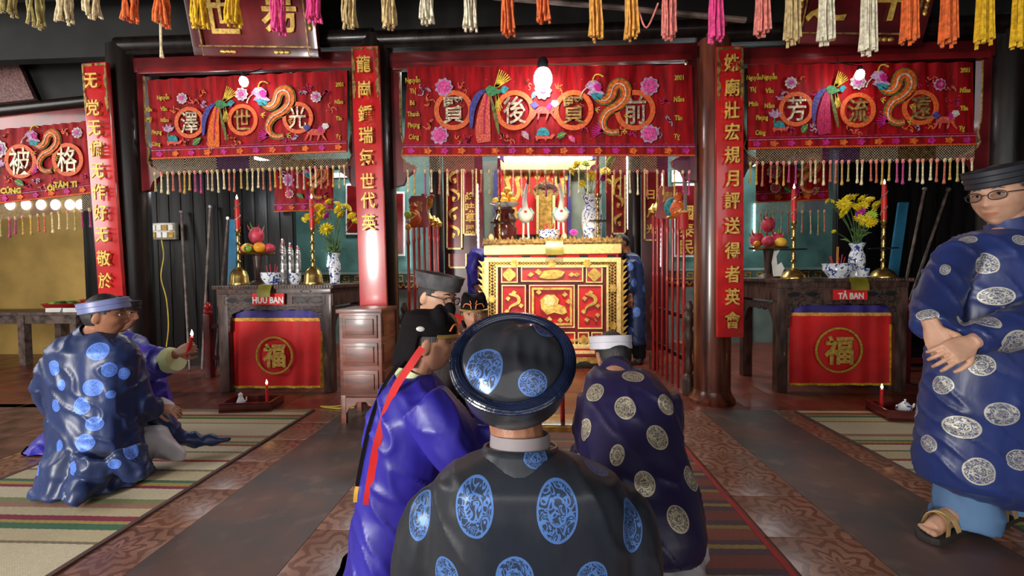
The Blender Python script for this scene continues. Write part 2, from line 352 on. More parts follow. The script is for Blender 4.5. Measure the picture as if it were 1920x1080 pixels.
floor_mat('sedge_mat', 2.12, 3.3, 1.2, 3.76, 'matstripe', 'striped straw mat behind the standing man with glasses', 'mdark')
floor_mat('sedge_mat', -0.55, 0.97, 0.5, 3.3, 'matwarm', 'red and yellow woven mat under the bowing men in the middle', 'mred')
# ------------------------------------------------------------------ shell: back walls, partitions, annex, roof
def quadwall(name, x0, x1, y0, y1, z0, z1, m): c = MB(); c.bb(x0, x1, y0, y1, z0, z1); return struct(name, c, m)
quadwall('wall_back', -10, 7, 7.85, 8.0, -0.1, 4.6, 'tealwall')
quadwall('wall_right', 6.3, 6.45, -3, 8, -0.1, 4.6, 'darkwall')
quadwall('wall_annex', -10, -5.75, 6.45, 6.6, -0.1, 4.6, 'yellowwall')
c = MB(); c.bb(-10, 7, -3.4, 8.2, 4.6, 4.75); ceil = struct('ceiling', c, 'roofdark')
raf = MB(); raf.bb(-0.05, 0.05, -3.3, 3.6, -0.07, 0.07); r0 = None
for i in range(26):
    x = -6.4+i*0.5
    if r0 is None: r0 = raf.build('rafter', 'blackwood', ceil, loc=(0, 0, 0)); r0.location = (x, 0, 4.5)
    else: inst(r0, ceil, (x, 0, 4.5))
for y, z, r in ((3.75, 3.62, 0.10), (2.4, 4.30, 0.09), (0.6, 4.32, 0.09)):
    c = MB(); c.tube([(-6.5, y, z), (6.2, y, z)], r, 14); c.build('purlin', 'blackwood', ceil)
c = MB(); c.bb(-6.5, 6.2, 4.1, 4.2, 3.2, 4.6); g = struct('trim_1', c, 'roofdark')
c = MB(); c.bb(-10, -3.9, 4.55, 4.65, 2.72, 4.6); struct('annex_dark_sheet', c, 'roofdark')  # dark sheet added to keep the space above the annex header dark
for nm, xa, xb, z in (('trim_2', -5.7, -1.95, at(560, 316, 5.5).z), ('trim_3', 2.0, 6.2, at(1480, 278, 5.5).z)):
    c = MB(); c.bb(xa, xb, 5.47, 5.57, z-0.015, z+0.10); struct(nm, c, 'blackwood')
# dark plank partitions either side of the inner shrine
def partition(name, x0, x1, Y):
    t = MB(); t.bb(x0, x1, Y, Y+0.06, 0, 4.4); w = struct(name, t, 'darkwall'); n = int(round((x1-x0)/0.16)); wd = (x1-x0)/n
    p = MB(); p.bb(-wd/2+0.004, wd/2-0.004, -0.03, 0, 0, 3.3); src = None
    for i in range(n):
        q = (x0+wd*(i+0.5), Y, 0)
        if src is None: src = p.build('plank', 'darkwall', w, loc=(0, 0, 0), bevel=0.006); src.location = q
        else: inst(src, w, q, rz=random.uniform(-0.03, 0.03))
    c = MB(); c.bb(x0, x1, Y-0.05, Y, 0, 0.22); c.build('skirting', 'blackwood', w)
    return w
pl_w = partition('wall_left', -5.75, -3.02, 5.62); pr_w = partition('wall_inner_right', 3.62, 6.2, 5.62)
c = MB(); c.bb(-5.81, -5.75, 5.62, 6.5, 0, 4.4); struct('wall_annex_side', c, 'darkwall')
# ------------------------------------------------------------------ facade: posts, beams, lacquered frames
def post(x, label, Y=4.06, r=0.15, h=3.24, m='pillarwood'):
    t = thing('pillar', label, 'pillar', (x, Y, 0), group=None); t['kind'] = 'structure'
    c = MB(); c.lathe([(r*1.02, 0.10), (r*1.03, 0.8), (r, 2.0), (r*0.93, h)], (x, Y, 0), 28); c.build('shaft', m, t)
    c = MB(); c.lathe([(r*1.25, 0), (r*1.28, 0.03), (r*1.1, 0.07), (r*1.03, 0.11)], (x, Y, 0), 28); c.build('base', m, t)
    return t
post(-3.72, 'dark round pillar behind the leftmost red inscription board', m='blackwood')
post(-1.38, 'dark round pillar behind the red board over the drawer cabinet', m='blackwood')
post(1.57, 'polished brown round pillar right of the gold altar')
post(3.97, 'dark round pillar at the right behind the standing man', m='blackwood')
bm_ = thing('beam', 'black lacquered beam running across the tops of all bays', 'beam', (0.1, 4.02, 3.1)); bm_['kind'] = 'structure'
for x0, x1, dz in ((-3.72, -1.38, 0.045), (-1.38, 1.57, 0.02), (1.57, 3.97, -0.03)):
    c = MB(); c.tube([(x0, 4.0, 3.19+dz), (x1, 4.0, 3.19+dz)], 0.075, 16); c.build('beam_length', 'blackwood', bm_)
    c = MB(); c.bb(x0, x1, 3.96, 4.06, 3.10+dz, 3.17+dz); c.build('beam_fillet', 'blackwood', bm_)
def bay_frame(x0, x1, ztop, label, zb=2.05):
    t = thing('lacquer_frame', label, 'frame', ((x0+x1)/2, 4.05, ztop)); t['kind'] = 'structure'
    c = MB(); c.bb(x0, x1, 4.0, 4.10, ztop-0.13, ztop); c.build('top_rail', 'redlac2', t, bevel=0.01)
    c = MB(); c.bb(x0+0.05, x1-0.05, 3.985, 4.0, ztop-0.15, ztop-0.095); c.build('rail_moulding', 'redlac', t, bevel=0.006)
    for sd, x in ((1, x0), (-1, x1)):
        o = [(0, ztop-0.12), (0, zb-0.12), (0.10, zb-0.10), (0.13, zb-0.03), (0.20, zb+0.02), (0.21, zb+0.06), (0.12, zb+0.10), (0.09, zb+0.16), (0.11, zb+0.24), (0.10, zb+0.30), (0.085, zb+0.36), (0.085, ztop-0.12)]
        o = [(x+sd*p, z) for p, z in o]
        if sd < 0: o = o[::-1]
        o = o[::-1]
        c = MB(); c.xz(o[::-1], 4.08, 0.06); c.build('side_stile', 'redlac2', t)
        c = MB(); c.tube([(x+sd*p, 4.015, z) for p, z in ((0.088, ztop-0.16), (0.088, zb+0.36), (0.112, zb+0.24), (0.092, zb+0.16), (0.125, zb+0.10), (0.21, zb+0.06))], 0.007, 6); c.build('gilt_edge', 'golddull', t)
    return t
bay_frame(-3.60, -1.52, 3.13, 'red lacquered frame around the left bay valance')
bay_frame(-1.25, 1.42, 3.10, 'red lacquered frame around the middle bay valance')
bay_frame(1.72, 3.84, 3.04, 'red lacquered frame around the right bay valance')
# ------------------------------------------------------------------ inscription boards
def board(px0, pz0, px1, pz1, w, chars, zs, label, rest=0.12):
    """px0/pz0: top centre, px1/pz1: bottom centre (x, z)"""
    a, b = Vector((px0, 3.84, pz0)), Vector((px1, 3.84, pz1)); t = thing('inscription_board', label, 'board', b)
    ax = (a-b).normalized(); sx = Vector((ax.z, 0, -ax.x)); L_ = (a-b).length
    c = MB(); c.prism([(-w/2, 0), (w/2, 0), (w/2, L_), (-w/2, L_)], b+Vector((0, 0.03, 0)), sx, ax, 0.035); c.build('panel', 'redboard', t, bevel=0.004)
    for sd in (-1, 1):        # stepped gilt brackets hanging from the top corners
        c = MB(); o = [(0, -0.01), (0, -0.40), (0.012, -0.44), (0.028, -0.36), (0.028, -0.30), (0.015, -0.28), (0.015, -0.22), (0.026, -0.20), (0.026, -0.12), (0.014, -0.10), (0.014, -0.03), (w*0.42, -0.03), (w*0.42, -0.01)]
        o = [((w/2-0.004-p)*sd, L_+z) for p, z in o]
        if sd > 0: o = o[::-1]
        c.prism(o[::-1], b+Vector((0, -0.004, 0)), sx, ax, 0.008); c.build('gilt_bracket', 'golddull', t)
    for ch, z in zip(chars, zs):
        k = (z-pz1)/(pz0-pz1); p = b.lerp(a, k); text(ch, 0.145, (p.x, 3.797, p.z), 'goldpaint', t, depth=0.012, bold=0.002, wmul=0.85)
    return t
def zrow(x, ys, Y=3.84): return [at(x, y, Y).z for y in ys]
board(-3.80, 3.02, -3.73, 0.80, 0.225, '无党无偏无作好无敬於', zrow(190, (155, 205, 243, 281, 322, 361, 400, 441, 485, 526)), 'red inscription board with gold characters at the far left')
board(-1.405, 3.08, -1.375, 0.62, 0.235, '龍崗鍾瑞氣世代英', zrow(690, (124, 171, 216, 256, 297, 341, 377, 418)), 'red inscription board standing over the drawer cabinet, glaring white below')
board(1.615, 2.98, 1.635, 0.60, 0.215, '姝廟壯宏規月評送得者英會', zrow(1368, (122, 168, 210, 250, 293, 337, 377, 424, 470, 514, 556, 599)), 'red inscription board on the brown pillar, gold characters to its foot')
# ------------------------------------------------------------------ embroidered valances
class Cloth:
    """a hanging cloth in the plane y = Y; q() turns a place in the photograph into (x, z) on it"""
    def __init__(s, Y, t): s.Y, s.t, s.lay = Y, t, 0
    def q(s, px, py): p = at(px, py, s.Y); return (p.x, p.z)
    def u(s): return s.Y/FPX                         # metres per pixel
    def pts(s, l): return [s.q(*p) for p in l]
    def blob(s, l, m, name, par=None, d=0.005, lay=0):
        c = MB(); o = s.pts(l); a = sum(o[i][0]*o[(i+1) % len(o)][1]-o[(i+1) % len(o)][0]*o[i][1] for i in range(len(o)))
        if a < 0: o = o[::-1]
        c.xz(o, s.Y-0.010-lay*0.003, d); return c.build(name, m, par or s.t)
    def stroke(s, l, w, m, name, par=None, lay=0, d=0.005):
        c = MB(); ws = [x*s.u() for x in w] if hasattr(w, '__len__') else w*s.u(); c.stroke_xz(s.pts(l), ws, s.Y-0.010-lay*0.003, d); return c.build(name, m, par or s.t)
    def disc(s, px, py, r, m, name, par=None, lay=0, n=14, sz=1.0, lobes=0, amp=0.12, d=0.006):
        x, z = s.q(px, py); R_ = r*s.u(); c = MB()
        c.xz([(x+R_*(1+amp*math.cos(lobes*a))*math.cos(a), z+sz*R_*(1+amp*math.cos(lobes*a))*math.sin(a)) for a in [2*PI*k/(n if not lobes else lobes*5) for k in range(n if not lobes else lobes*5)]], s.Y-0.010-lay*0.003, d)
        return c.build(name, m, par or s.t)
    def ring(s, px, py, r, w, m, name='ring'):
        x, z = s.q(px, py); c = MB(); c.ring_xz(x, z, r*s.u(), w*s.u(), s.Y-0.010, 0.008, 36); return c.build(name, m, s.t)
    def flower(s, px, py, r, m1, m2, m3='e_pink'):
        f = s.disc(px, py, r, m1, 'embroidered_flower', lobes=9, lay=1, amp=0.10); s.disc(px, py, r*0.78, m2, 'petals', f, lobes=8, lay=2); s.disc(px, py, r*0.34, m3, 'flower_centre', f, lay=4, n=10)
        return f
    def text(s, body, px, py, hpx, m, bold=0.0, wmul=1.0, depth=0.006, lay=0): 
        x, z = s.q(px, py); return text(body, hpx*s.u()*1.12, (x, s.Y-0.016-lay*0.003, z), m, s.t, depth=depth, bold=bold, wmul=wmul, name='character' if len(body) == 1 else 'embroidered_name')
def scale_pts(l, ox, oy, k): return [(ox+x*k, oy+y*k) for x, y in l]
def bez(p, n=6):
    """smooth curve through points (Catmull-Rom)"""
    out = []
    for i in range(len(p)-1):
        a, b, c, d = p[max(i-1, 0)], p[i], p[i+1], p[min(i+2, len(p)-1)]
        for k in range(n):
            t = k/n; out.append(tuple(0.5*((2*b[j])+(-a[j]+c[j])*t+(2*a[j]-5*b[j]+4*c[j]-d[j])*t*t+(-a[j]+3*b[j]-3*c[j]+d[j])*t**3) for j in range(len(b))))
    out.append(tuple(p[-1])); return out
def phoenix(C, ox, oy, k, tailc='e_coral'):
    """tail hanging down, body up to the right, fan of yellow feathers; origin at the body"""
    P = lambda l: scale_pts(l, ox, oy, k)
    body = C.blob(P([(-12, -4), (-4, -10), (6, -8), (12, -2), (18, -3), (20, 2), (12, 6), (2, 10), (-8, 8)]), 'e_green', 'embroidered_phoenix', lay=2)
    C.stroke(bez(P([(-8, 4), (-14, 40), (-16, 74), (-14, 96)])), [k*(9+19*math.sin(PI*min(1, i/18)*0.72)) for i in range(19)], tailc, 'tail_plume', body, lay=1)
    C.stroke(bez(P([(-8, 6), (-13, 45), (-14, 80)])), 3*k, 'e_crimson', 'tail_vein', body, lay=2)
    C.stroke(bez(P([(-12, -2), (-26, 10), (-36, 34), (-38, 70)])), [k*(4+8*math.sin(PI*i/18)) for i in range(19)], 'e_blue', 'wing_plume', body, lay=2)
    C.stroke(bez(P([(-2, 8), (4, 34), (10, 60), (14, 82)])), [k*(2+5*math.sin(PI*i/18)) for i in range(19)], 'e_olive', 'wing_plume', body, lay=3)
    for i in range(7):
        a = -1.25+i*0.13; C.stroke(P([(6+i*0.8, -7), (6+30*math.cos(a)+i*0.6, -6+36*math.sin(a))]), [2.6*k, 1.2*k], 'e_yellow', 'crest_feather', body, lay=3)
    for i in range(5):
        a = 1.95-i*0.26; C.stroke(P([(10, 6), (12+26*math.cos(a)*0.5, 6+34*math.sin(a))]), [2.4*k, 1.2*k], 'e_yellow', 'breast_feather', body, lay=3)
    C.blob(P([(17, -4), (22, -9), (28, -8), (33, -4), (28, 0), (24, 6), (19, 4)]), 'e_teal', 'head', body, lay=3)
def dragon(C, ox, oy, k, m='e_orange'):
    P = lambda l: scale_pts(l, ox, oy, k)
    path = bez(P([(8, 14), (22, 22), (34, 14), (40, -4), (52, -10), (62, -2), (62, 16), (48, 32), (30, 42), (20, 58), (22, 74), (36, 82), (50, 80)]), 4); n = len(path)
    w = [k*(7+9*math.sin(PI*min(1, (i+6)/n*1.02))) for i in range(n)]
    b = C.stroke(path, [x+5*k for x in w], 'e_olive', 'embroidered_dragon', lay=1); C.stroke(path, w, m, 'dragon_body', b, lay=3)
    C.stroke([(x-1.2*k, y+1.0*k) for x, y in path], [x*0.13 for x in w], 'e_white', 'belly_line', b, lay=5)
    C.blob(P([(-14, -4), (-6, -14), (6, -16), (16, -8), (16, 4), (24, 10), (10, 20), (0, 14), (-10, 10), (-4, 2)]), 'e_lilac', 'head', b, lay=3)
    C.blob(P([(2, -6), (10, -10), (18, -2), (14, 6), (6, 4)]), 'e_magenta', 'mane', b, lay=5)
    C.blob(P([(-4, 10), (6, 8), (20, 12), (16, 22), (2, 20)]), 'e_teal', 'jaw', b, lay=5)
    C.stroke(bez(P([(0, -14), (4, -24), (12, -26), (20, -22)])), 2.2*k, 'e_yellow', 'horn', b, lay=4)
    C.stroke(bez(P([(-10, -2), (-18, 6), (-22, 16)])), 1.8*k, 'e_white', 'whisker', b, lay=4)
    for cx, cy in ((6, 38), (60, 50), (56, 78)):
        for a in (-0.7, 0, 0.7): C.stroke(P([(cx, cy), (cx+9*math.cos(a+0.3), cy+9*math.sin(a+0.3))]), [2.5*k, 1*k], 'e_yellow', 'claw', b, lay=4)
    for i in range(8):
        a = 2.3+i*0.25 if i < 8 else 0; C.stroke(P([(22, 78), (22+24*math.cos(a+0.3), 76+20*math.sin(a))]), [3*k, 1*k], 'e_magenta', 'tail_flame', b, lay=2)
def unicorn(C, ox, oy, k, mir=1):
    P = lambda l: [(ox+mir*x*k, oy+y*k) for x, y in l]
    b = C.blob(P([(-20, 2), (-8, -6), (8, -4), (16, -10), (22, -8), (20, 2), (10, 8), (-12, 8)]), 'e_coral', 'embroidered_unicorn', lay=2)
    for x0, x1 in ((-16, -24), (-10, -12), (8, 4), (14, 24)): C.stroke(P([(x0, 5), ((x0+x1)/2, 14), (x1, 20)]), [5*k, 3.5*k, 2*k], 'e_coral', 'leg', b, lay=3)
    C.blob(P([(12, -8), (16, -18), (26, -18), (30, -10), (22, -4)]), 'e_white', 'head', b, lay=3); C.blob(P([(4, -4), (10, -14), (16, -8), (12, 2)]), 'e_magenta', 'mane', b, lay=4)
    C.blob(P([(-20, 0), (-28, -10), (-18, -16), (-10, -8)]), 'e_blue', 'tail', b, lay=3)
def turtle(C, ox, oy, k):
    P = lambda l: scale_pts(l, ox, oy, k)
    b = C.blob(P([(-13, 6), (-11, -4), (-4, -10), (4, -10), (11, -4), (13, 6)]), 'e_teal', 'embroidered_turtle', lay=2)
    C.blob(P([(-15, 6), (15, 6), (20, 1), (24, 4), (18, 12), (8, 12), (6, 17), (2, 12), (-8, 12), (-12, 17), (-14, 12)]), 'e_coral', 'turtle_body', b, lay=1)
def lotus(C, ox, oy, k):
    P = lambda l: scale_pts(l, ox, oy, k)
    b = C.blob(P([(-10, 4), (-14, -6), (-7, -3), (-5, -12), (0, -5), (5, -12), (7, -3), (14, -6), (10, 4), (0, 8)]), 'e_lilac', 'embroidered_lotus', lay=2); C.stroke(P([(0, 6), (-2, 16), (0, 24)]), 2.4*k, 'e_green', 'stem', b, lay=1)
def leafy(C, ox, oy, k, a=0.6, m='e_green'):
    P = lambda l: scale_pts([(x*math.cos(a)-y*math.sin(a), x*math.sin(a)+y*math.cos(a)) for x, y in l], ox, oy, k)
    b = C.blob(P([(-12, 0), (-6, -6), (2, -7), (12, 0), (2, 5), (-6, 5)]), m, 'embroidered_leaf', lay=1); C.stroke(P([(-10, 0), (10, 0)]), 1.2*k, 'e_yellow', 'leaf_vein', b, lay=2)
rnd = random.Random(3)
def sprigs(C, pts, k=1.0):
    for x, y in pts:
        c = MB()
        for i in range(5):
            a = rnd.uniform(0, 2*PI); r = rnd.uniform(4, 10)*k
            c.stroke_xz(C.pts(bez([(x, y), (x+r*math.cos(a), y+r*math.sin(a)), (x+1.6*r*math.cos(a+0.5), y+1.4*r*math.sin(a+0.6))], 3)), [2.2*C.u(), 2*C.u(), 2.6*C.u(), 2*C.u(), 1.6*C.u(), 2.2*C.u(), 1*C.u()], C.Y-0.010, 0.004)
        c.build('embroidered_sprig', rnd.choice(['e_crimson', 'e_coral', 'e_lilac', 'orangethread', 'e_crimson']), C.t)
def sequins(C, box, n):
    c = MB()
    for i in range(n):
        x, z = C.q(rnd.uniform(box[0], box[2]), rnd.uniform(box[1], box[3])); r = 0.004
        c.add([(x-r, C.Y-0.016, z), (x, C.Y-0.016, z-r), (x+r, C.Y-0.016, z), (x, C.Y-0.016, z+r), (x, C.Y-0.021, z)], [(0, 1, 4), (1, 2, 4), (2, 3, 4), (3, 0, 4)])
    c.build('sequins', 'silverthread', C.t, kind='stuff', smooth=False)
def tassel_mesh(L_, w, n=5, flare=1.3):
    c = MB(); c.lathe([(w*0.55, 0), (w*0.5, -L_*0.45), (w*0.6, -L_*0.8), (w*flare*0.75, -L_*0.96), (w*0.4, -L_)], n=6); return c
_tas = {}
def valance(Y, corners, names, label, tassel_y, bot_band=21, motif=None, tcols=(), net=True, group='embroidered red valances', nets=('t_beige', 't_beige', 't_purple', 't_beige', 'golddull'), flat=False):
    """corners: px of top-left, top-right, bottom-right, bottom-left"""
    P4 = [at(x, y, Y) for x, y in corners]; t = thing('valance', label, 'valance', ((P4[2].x+P4[3].x)/2, Y, min(P4[2].z, P4[3].z)), group=group); C = Cloth(Y, t)
    NX, NZ = 90, 8; vs = []
    for side in (0, 1):
        for j in range(NZ+1):
            for i in range(NX+1):
                a, b = i/NX, j/NZ; top = P4[0].lerp(P4[1], a); bt = P4[3].lerp(P4[2], a); p = top.lerp(bt, b)
                fold = 0.010*math.sin(a*70+2*math.sin(a*9))*(1-b)**1.5+0.004*math.sin(a*31+b)
                vs.append((p.x, Y+0.006*side+fold*0.7+(0.004 if fold > 0 else 0), p.z))
    fs = []; n1 = (NX+1)*(NZ+1)
    for j in range(NZ):
        for i in range(NX):
            k = j*(NX+1)+i; fs.append((k, k+1, k+NX+2, k+NX+1)); fs.append((n1+k, n1+k+NX+1, n1+k+NX+2, n1+k+1))
    c = MB(); c.add(vs, fs); c.build('cloth', 'redcloth', t)
    # lower border: band, piping and little flowers
    bl, br = P4[3], P4[2]; h = bot_band*C.u(); c = MB()
    c.add([(bl.x, Y-0.006, bl.z), (br.x, Y-0.006, br.z), (br.x, Y-0.006, br.z+h), (bl.x, Y-0.006, bl.z+h), (bl.x, Y-0.001, bl.z), (br.x, Y-0.001, br.z), (br.x, Y-0.001, br.z+h), (bl.x, Y-0.001, bl.z+h)], [(0, 1, 2, 3), (4, 7, 6, 5), (0, 4, 5, 1), (2, 6, 7, 3), (0, 3, 7, 4), (1, 5, 6, 2)])
    band = c.build('border_band', 'redcloth', t)
    for dz, m, r in ((0.0, 'orangethread', 0.008), (h, 'e_crimson', 0.005), (h*0.8, 'e_lilac', 0.003)):
        n = 40 if dz == 0 else 2; c = MB()
        c.tube([(bl.x+(br.x-bl.x)*i/n, Y-0.009-(0.003 if i % 2 else 0), bl.z+(br.z-bl.z)*i/n+dz) for i in range(n+1)], r, 6); c.build('piping', m, band)
    nb = max(4, int((br.x-bl.x)/0.14))
    for i in range(nb):
        k = (i+0.5)/nb; x = bl.x+(br.x-bl.x)*k; z = bl.z+(br.z-bl.z)*k+h*0.42; c = MB(); R_ = h*0.28
        c.xz([(x+R_*(1+0.25*math.cos(5*a))*math.cos(a)*1.2, z+R_*(1+0.25*math.cos(5*a))*math.sin(a)) for a in [2*PI*q/15 for q in range(15)]], Y-0.007, 0.006)
        c.build('border_flower', ('e_magenta', 'e_orange')[i % 2], band)
    if motif: motif(C)
    # netting and tassels
    if net and tassel_y:
        ny0, ny1, ty1 = tassel_y; z_top = lambda x: bl.z+(br.z-bl.z)*(x-bl.x)/(br.x-bl.x); hn = (ny1-ny0)*C.u(); N_ = max(2, int(round((br.x-bl.x)/0.30))); sw = (br.x-bl.x)/N_
        for s_ in range(N_):
            x0 = bl.x+s_*sw; c = MB(); cell = 0.022; k = int(sw/cell)
            for i in range(-int(hn/cell)-1, k+1):
                for sd in (1, -1):
                    xa = x0+i*cell if sd > 0 else x0+sw-i*cell; xb = xa+sd*hn; za, zb = 0.0, -hn
                    lo, hi = x0, x0+sw
                    if sd > 0:
                        if xa < lo: za = -(lo-xa); xa = lo
                        if xb > hi: zb = -(hn-(xb-hi)); xb = hi
                        if xa >= hi: continue
                    else:
                        if xa > hi: za = -(xa-hi); xa = hi
                        if xb < lo: zb = -(hn-(lo-xb)); xb = lo
                        if xa <= lo: continue
                    if za <= zb: continue
                    w = 0.0013; zt = z_top((xa+xb)/2); yy = Y+0.001*sd
                    c.add([(xa-w, yy, zt+za), (xa+w, yy, zt+za), (xb+w, yy, zt+zb), (xb-w, yy, zt+zb), (xa-w, yy+0.002, zt+za), (xa+w, yy+0.002, zt+za), (xb+w, yy+0.002, zt+zb), (xb-w, yy+0.002, zt+zb)], [(0, 1, 2, 3), (4, 7, 6, 5), (0, 3, 7, 4), (1, 5, 6, 2)])
            c.build('netting', nets[s_ % len(nets)], t, kind='stuff', smooth=False)
        nt_ = len(tcols); Lt = (ty1-ny1)*C.u()
        for i, col in enumerate(tcols):
            x = bl.x+(br.x-bl.x)*(i+0.5+rnd.uniform(-0.18, 0.18))/nt_; z = z_top(x)-hn+0.004; key = (col, round(Lt, 2), i % 3)
            if key not in _tas:
                a = tassel_mesh(Lt*(0.9+0.08*(i % 3)), 0.0125).build('tassel', col, None, world=False); b = MB(); b.lathe([(0.006, 0.014), (0.011, 0.010), (0.011, -0.012), (0.010, -0.018)], n=7); kp = b.build('knot', 't_rose' if i % 2 else 't_tan', a, world=False); _tas[key] = a; o = a
            else: o = copy_tree(_tas[key])
            o.parent = t; o.location = Vector((x, Y, z))-t.location; o.rotation_euler = (0, rnd.uniform(-0.04, 0.04), rnd.uniform(0, 3))
    return C
def names(C, col, m='e_yellow', h=15):
    for s_, x, y in col: C.text(s_, x, y, h*0.74, m, bold=0.001, wmul=0.72)
def medal(C, ch, x, y, r, m='silverthread', h=None):
    C.ring(x, y, r, r*0.28, 'orangethread'); C.text(ch, x, y, h or r*1.5, m, bold=0.0022, wmul=0.8, depth=0.014)
def center_motif(C):
    for ch, x, m in (('賢', 851, 'silverthread'), ('後', 965, 'silverthread'), ('賢', 1075, 'golddull'), ('前', 1190, 'silverthread')): medal(C, ch, x, 208, 32, m)
    for x, y in ((833, 165), (825, 255), (1217, 163), (1217, 252)): C.flower(x, y, 16, 'e_lilac', 'e_pink')
    phoenix(C, 922, 172, 1.0); dragon(C, 1110, 168, 1.0); unicorn(C, 1020, 207, 0.95); turtle(C, 1018, 250, 0.95); C.flower(1018, 172, 15, 'e_white', 'e_lilac')
    leafy(C, 1053, 255, 0.9, -0.4); leafy(C, 1072, 262, 0.8, 0.8, 'e_pink'); leafy(C, 985, 255, 0.9, 0.9, 'e_lilac'); leafy(C, 1000, 180, 0.7, 2.0, 'e_teal')
    sprigs(C, [(805, 190), (808, 235), (868, 165), (860, 262), (880, 262), (990, 160), (1050, 165), (1060, 180), (1170, 160), (1185, 255), (1245, 190), (1250, 225), (1235, 250), (1165, 245), (940, 250), (955, 262), (1090, 240), (795, 170)])
    sequins(C, (790, 145, 1260, 272), 120)
    names(C, [('Nguyễn', 775, 152), ('Thị', 775, 173), ('Bé', 774, 194), ('Thanh', 776, 215), ('Phụng', 777, 237), ('Cúng', 777, 259), ('2001', 1272, 147), ('Năm', 1272, 187), ('Tân', 1271, 222), ('Tỵ', 1268, 258)])
def left_motif(C):
    for ch, x, y, m in (('澤', 358, 231, 'silverthread'), ('世', 457, 226, 'golddull'), ('光', 560, 222, 'silverthread')): medal(C, ch, x, y, 26, m)
    phoenix(C, 416, 197, 0.84, 'e_orange'); dragon(C, 487, 180, 0.95); C.flower(455, 178, 12, 'e_white', 'e_lilac'); C.flower(344, 186, 10, 'e_white', 'e_lilac'); C.flower(594, 183, 10, 'e_white', 'e_lilac')
    lotus(C, 319, 243, 0.8); turtle(C, 327, 262, 0.75); unicorn(C, 594, 248, 0.85); leafy(C, 372, 266, 0.9, -0.7)
    sprigs(C, [(330, 205), (365, 190), (380, 178), (385, 200), (545, 170), (565, 178), (580, 165), (610, 172), (620, 205), (432, 262), (445, 268), (540, 262), (555, 256), (352, 268), (393, 275)], 0.85)
    sequins(C, (290, 165, 630, 278), 90)
    names(C, [('Văn', 282, 206), ('Mỹ', 283, 226), ('Nguyễn', 309, 184), ('Văn', 310, 205), ('Năm', 312, 226), ('Phụng', 297, 250), ('Cúng', 296, 272), ('2001', 638, 160), ('Năm', 637, 192), ('Tân', 637, 223), ('Tỵ', 636, 258)], h=13)
def right_motif(C):
    for ch, x, y, m in (('芳', 1491, 206, 'silverthread'), ('流', 1606, 208, 'golddull'), ('遠', 1723, 203, 'golddull')): medal(C, ch, x, y, 27, m)
    phoenix(C, 1556, 170, 0.86, 'e_crimson'); dragon(C, 1642, 150, 1.0); C.flower(1606, 155, 13, 'e_white', 'e_lilac'); C.flower(1481, 157, 10, 'e_white', 'e_lilac'); C.flower(1759, 160, 10, 'e_lilac', 'e_crimson')
    lotus(C, 1451, 216, 0.9); turtle(C, 1459, 236, 0.8); unicorn(C, 1768, 225, 0.9); leafy(C, 1507, 242, 0.9, -1.0)
    sprigs(C, [(1500, 152), (1465, 180), (1530, 175), (1525, 240), (1590, 245), (1605, 250), (1700, 240), (1720, 240), (1745, 150), (1780, 165), (1790, 190), (1480, 245), (1715, 160), (1740, 235)], 0.9)
    sequins(C, (1430, 140, 1800, 262), 90)
    names(C, [('Nguyễn', 1412, 147), ('Thị', 1410, 170), ('Minh', 1411, 196), ('Nguyễn', 1441, 146), ('Văn', 1441, 171), ('Năm', 1441, 199), ('Phụng', 1427, 223), ('Cúng', 1424, 251), ('2001', 1806, 133), ('Năm', 1806, 170), ('Tân', 1804, 204), ('Tỵ', 1800, 243)], h=14)
CY = ['t_olive', 't_cream', 't_cream', 't_brick', 't_brick', 't_gold', 't_gold', 't_mag', 't_mag', 't_beige', 't_beige', 't_cream', 't_cream', 't_brick', 't_brick', 't_gold']
valance(3.955, ((275, 150), (650, 131), (651, 284), (286, 298)), None, 'red valance embroidered with three ringed characters over the left bay', (298, 327, 366), 19, left_motif, [CY[i % len(CY)] for i in range(34)])
valance(3.955, ((764, 125), (1298, 121), (1302, 292), (756, 292)), None, 'wide red valance embroidered with four ringed characters over the middle bay', (292, 322, 366), 20, center_motif, [CY[(i*3+2) % len(CY)] for i in range(13)]+['t_cream']*2+[CY[(i+5) % len(CY)] for i in range(20)])
valance(3.955, ((1402, 121), (1826, 116), (1828, 271), (1402, 279)), None, 'darker red valance with three ringed characters over the right bay', (279, 306, 346), 19, right_motif, ['t_gold', 't_gold']+[CY[(i+3) % len(CY)] for i in range(32)])
def annex_motif(C):
    medal(C, '被', 42, 303, 29, 'silverthread', 50); medal(C, '格', 130, 300, 28, 'silverthread', 46)
    dragon(C, 62, 258, 0.78); C.flower(148, 250, 10, 'e_white', 'e_lilac'); C.flower(2, 280, 16, 'e_white', 'e_lilac'); lotus(C, 4, 308, 0.8); leafy(C, 40, 344, 0.9, 0.5)
    sprigs(C, [(20, 335), (55, 345), (70, 340), (105, 252), (125, 250), (160, 330), (85, 350), (15, 255), (100, 345)], 0.8)
    for s_, x, y in (('CÚNG', 24, 357), ('ÔI', 99, 352), ('TÂM', 118, 346), ('TI', 142, 346)): C.text(s_, x, y, 13, 'e_yellow', bold=0.004)
    sequins(C, (-20, 245, 165, 350), 60)
valance(4.12, ((-60, 248), (172, 226), (172, 362), (-60, 388)), None, 'bright red valance with two large ringed characters at the far left', (378, 410, 446), 18, annex_motif, ['t_brick', 't_cream', 't_cream', 't_olive', 't_olive', 't_mag', 't_mag', 't_gold', 't_gold', 't_brick', 't_brick', 't_cream', 't_cream', 't_beige', 't_olive', 't_mag', 't_mag'])
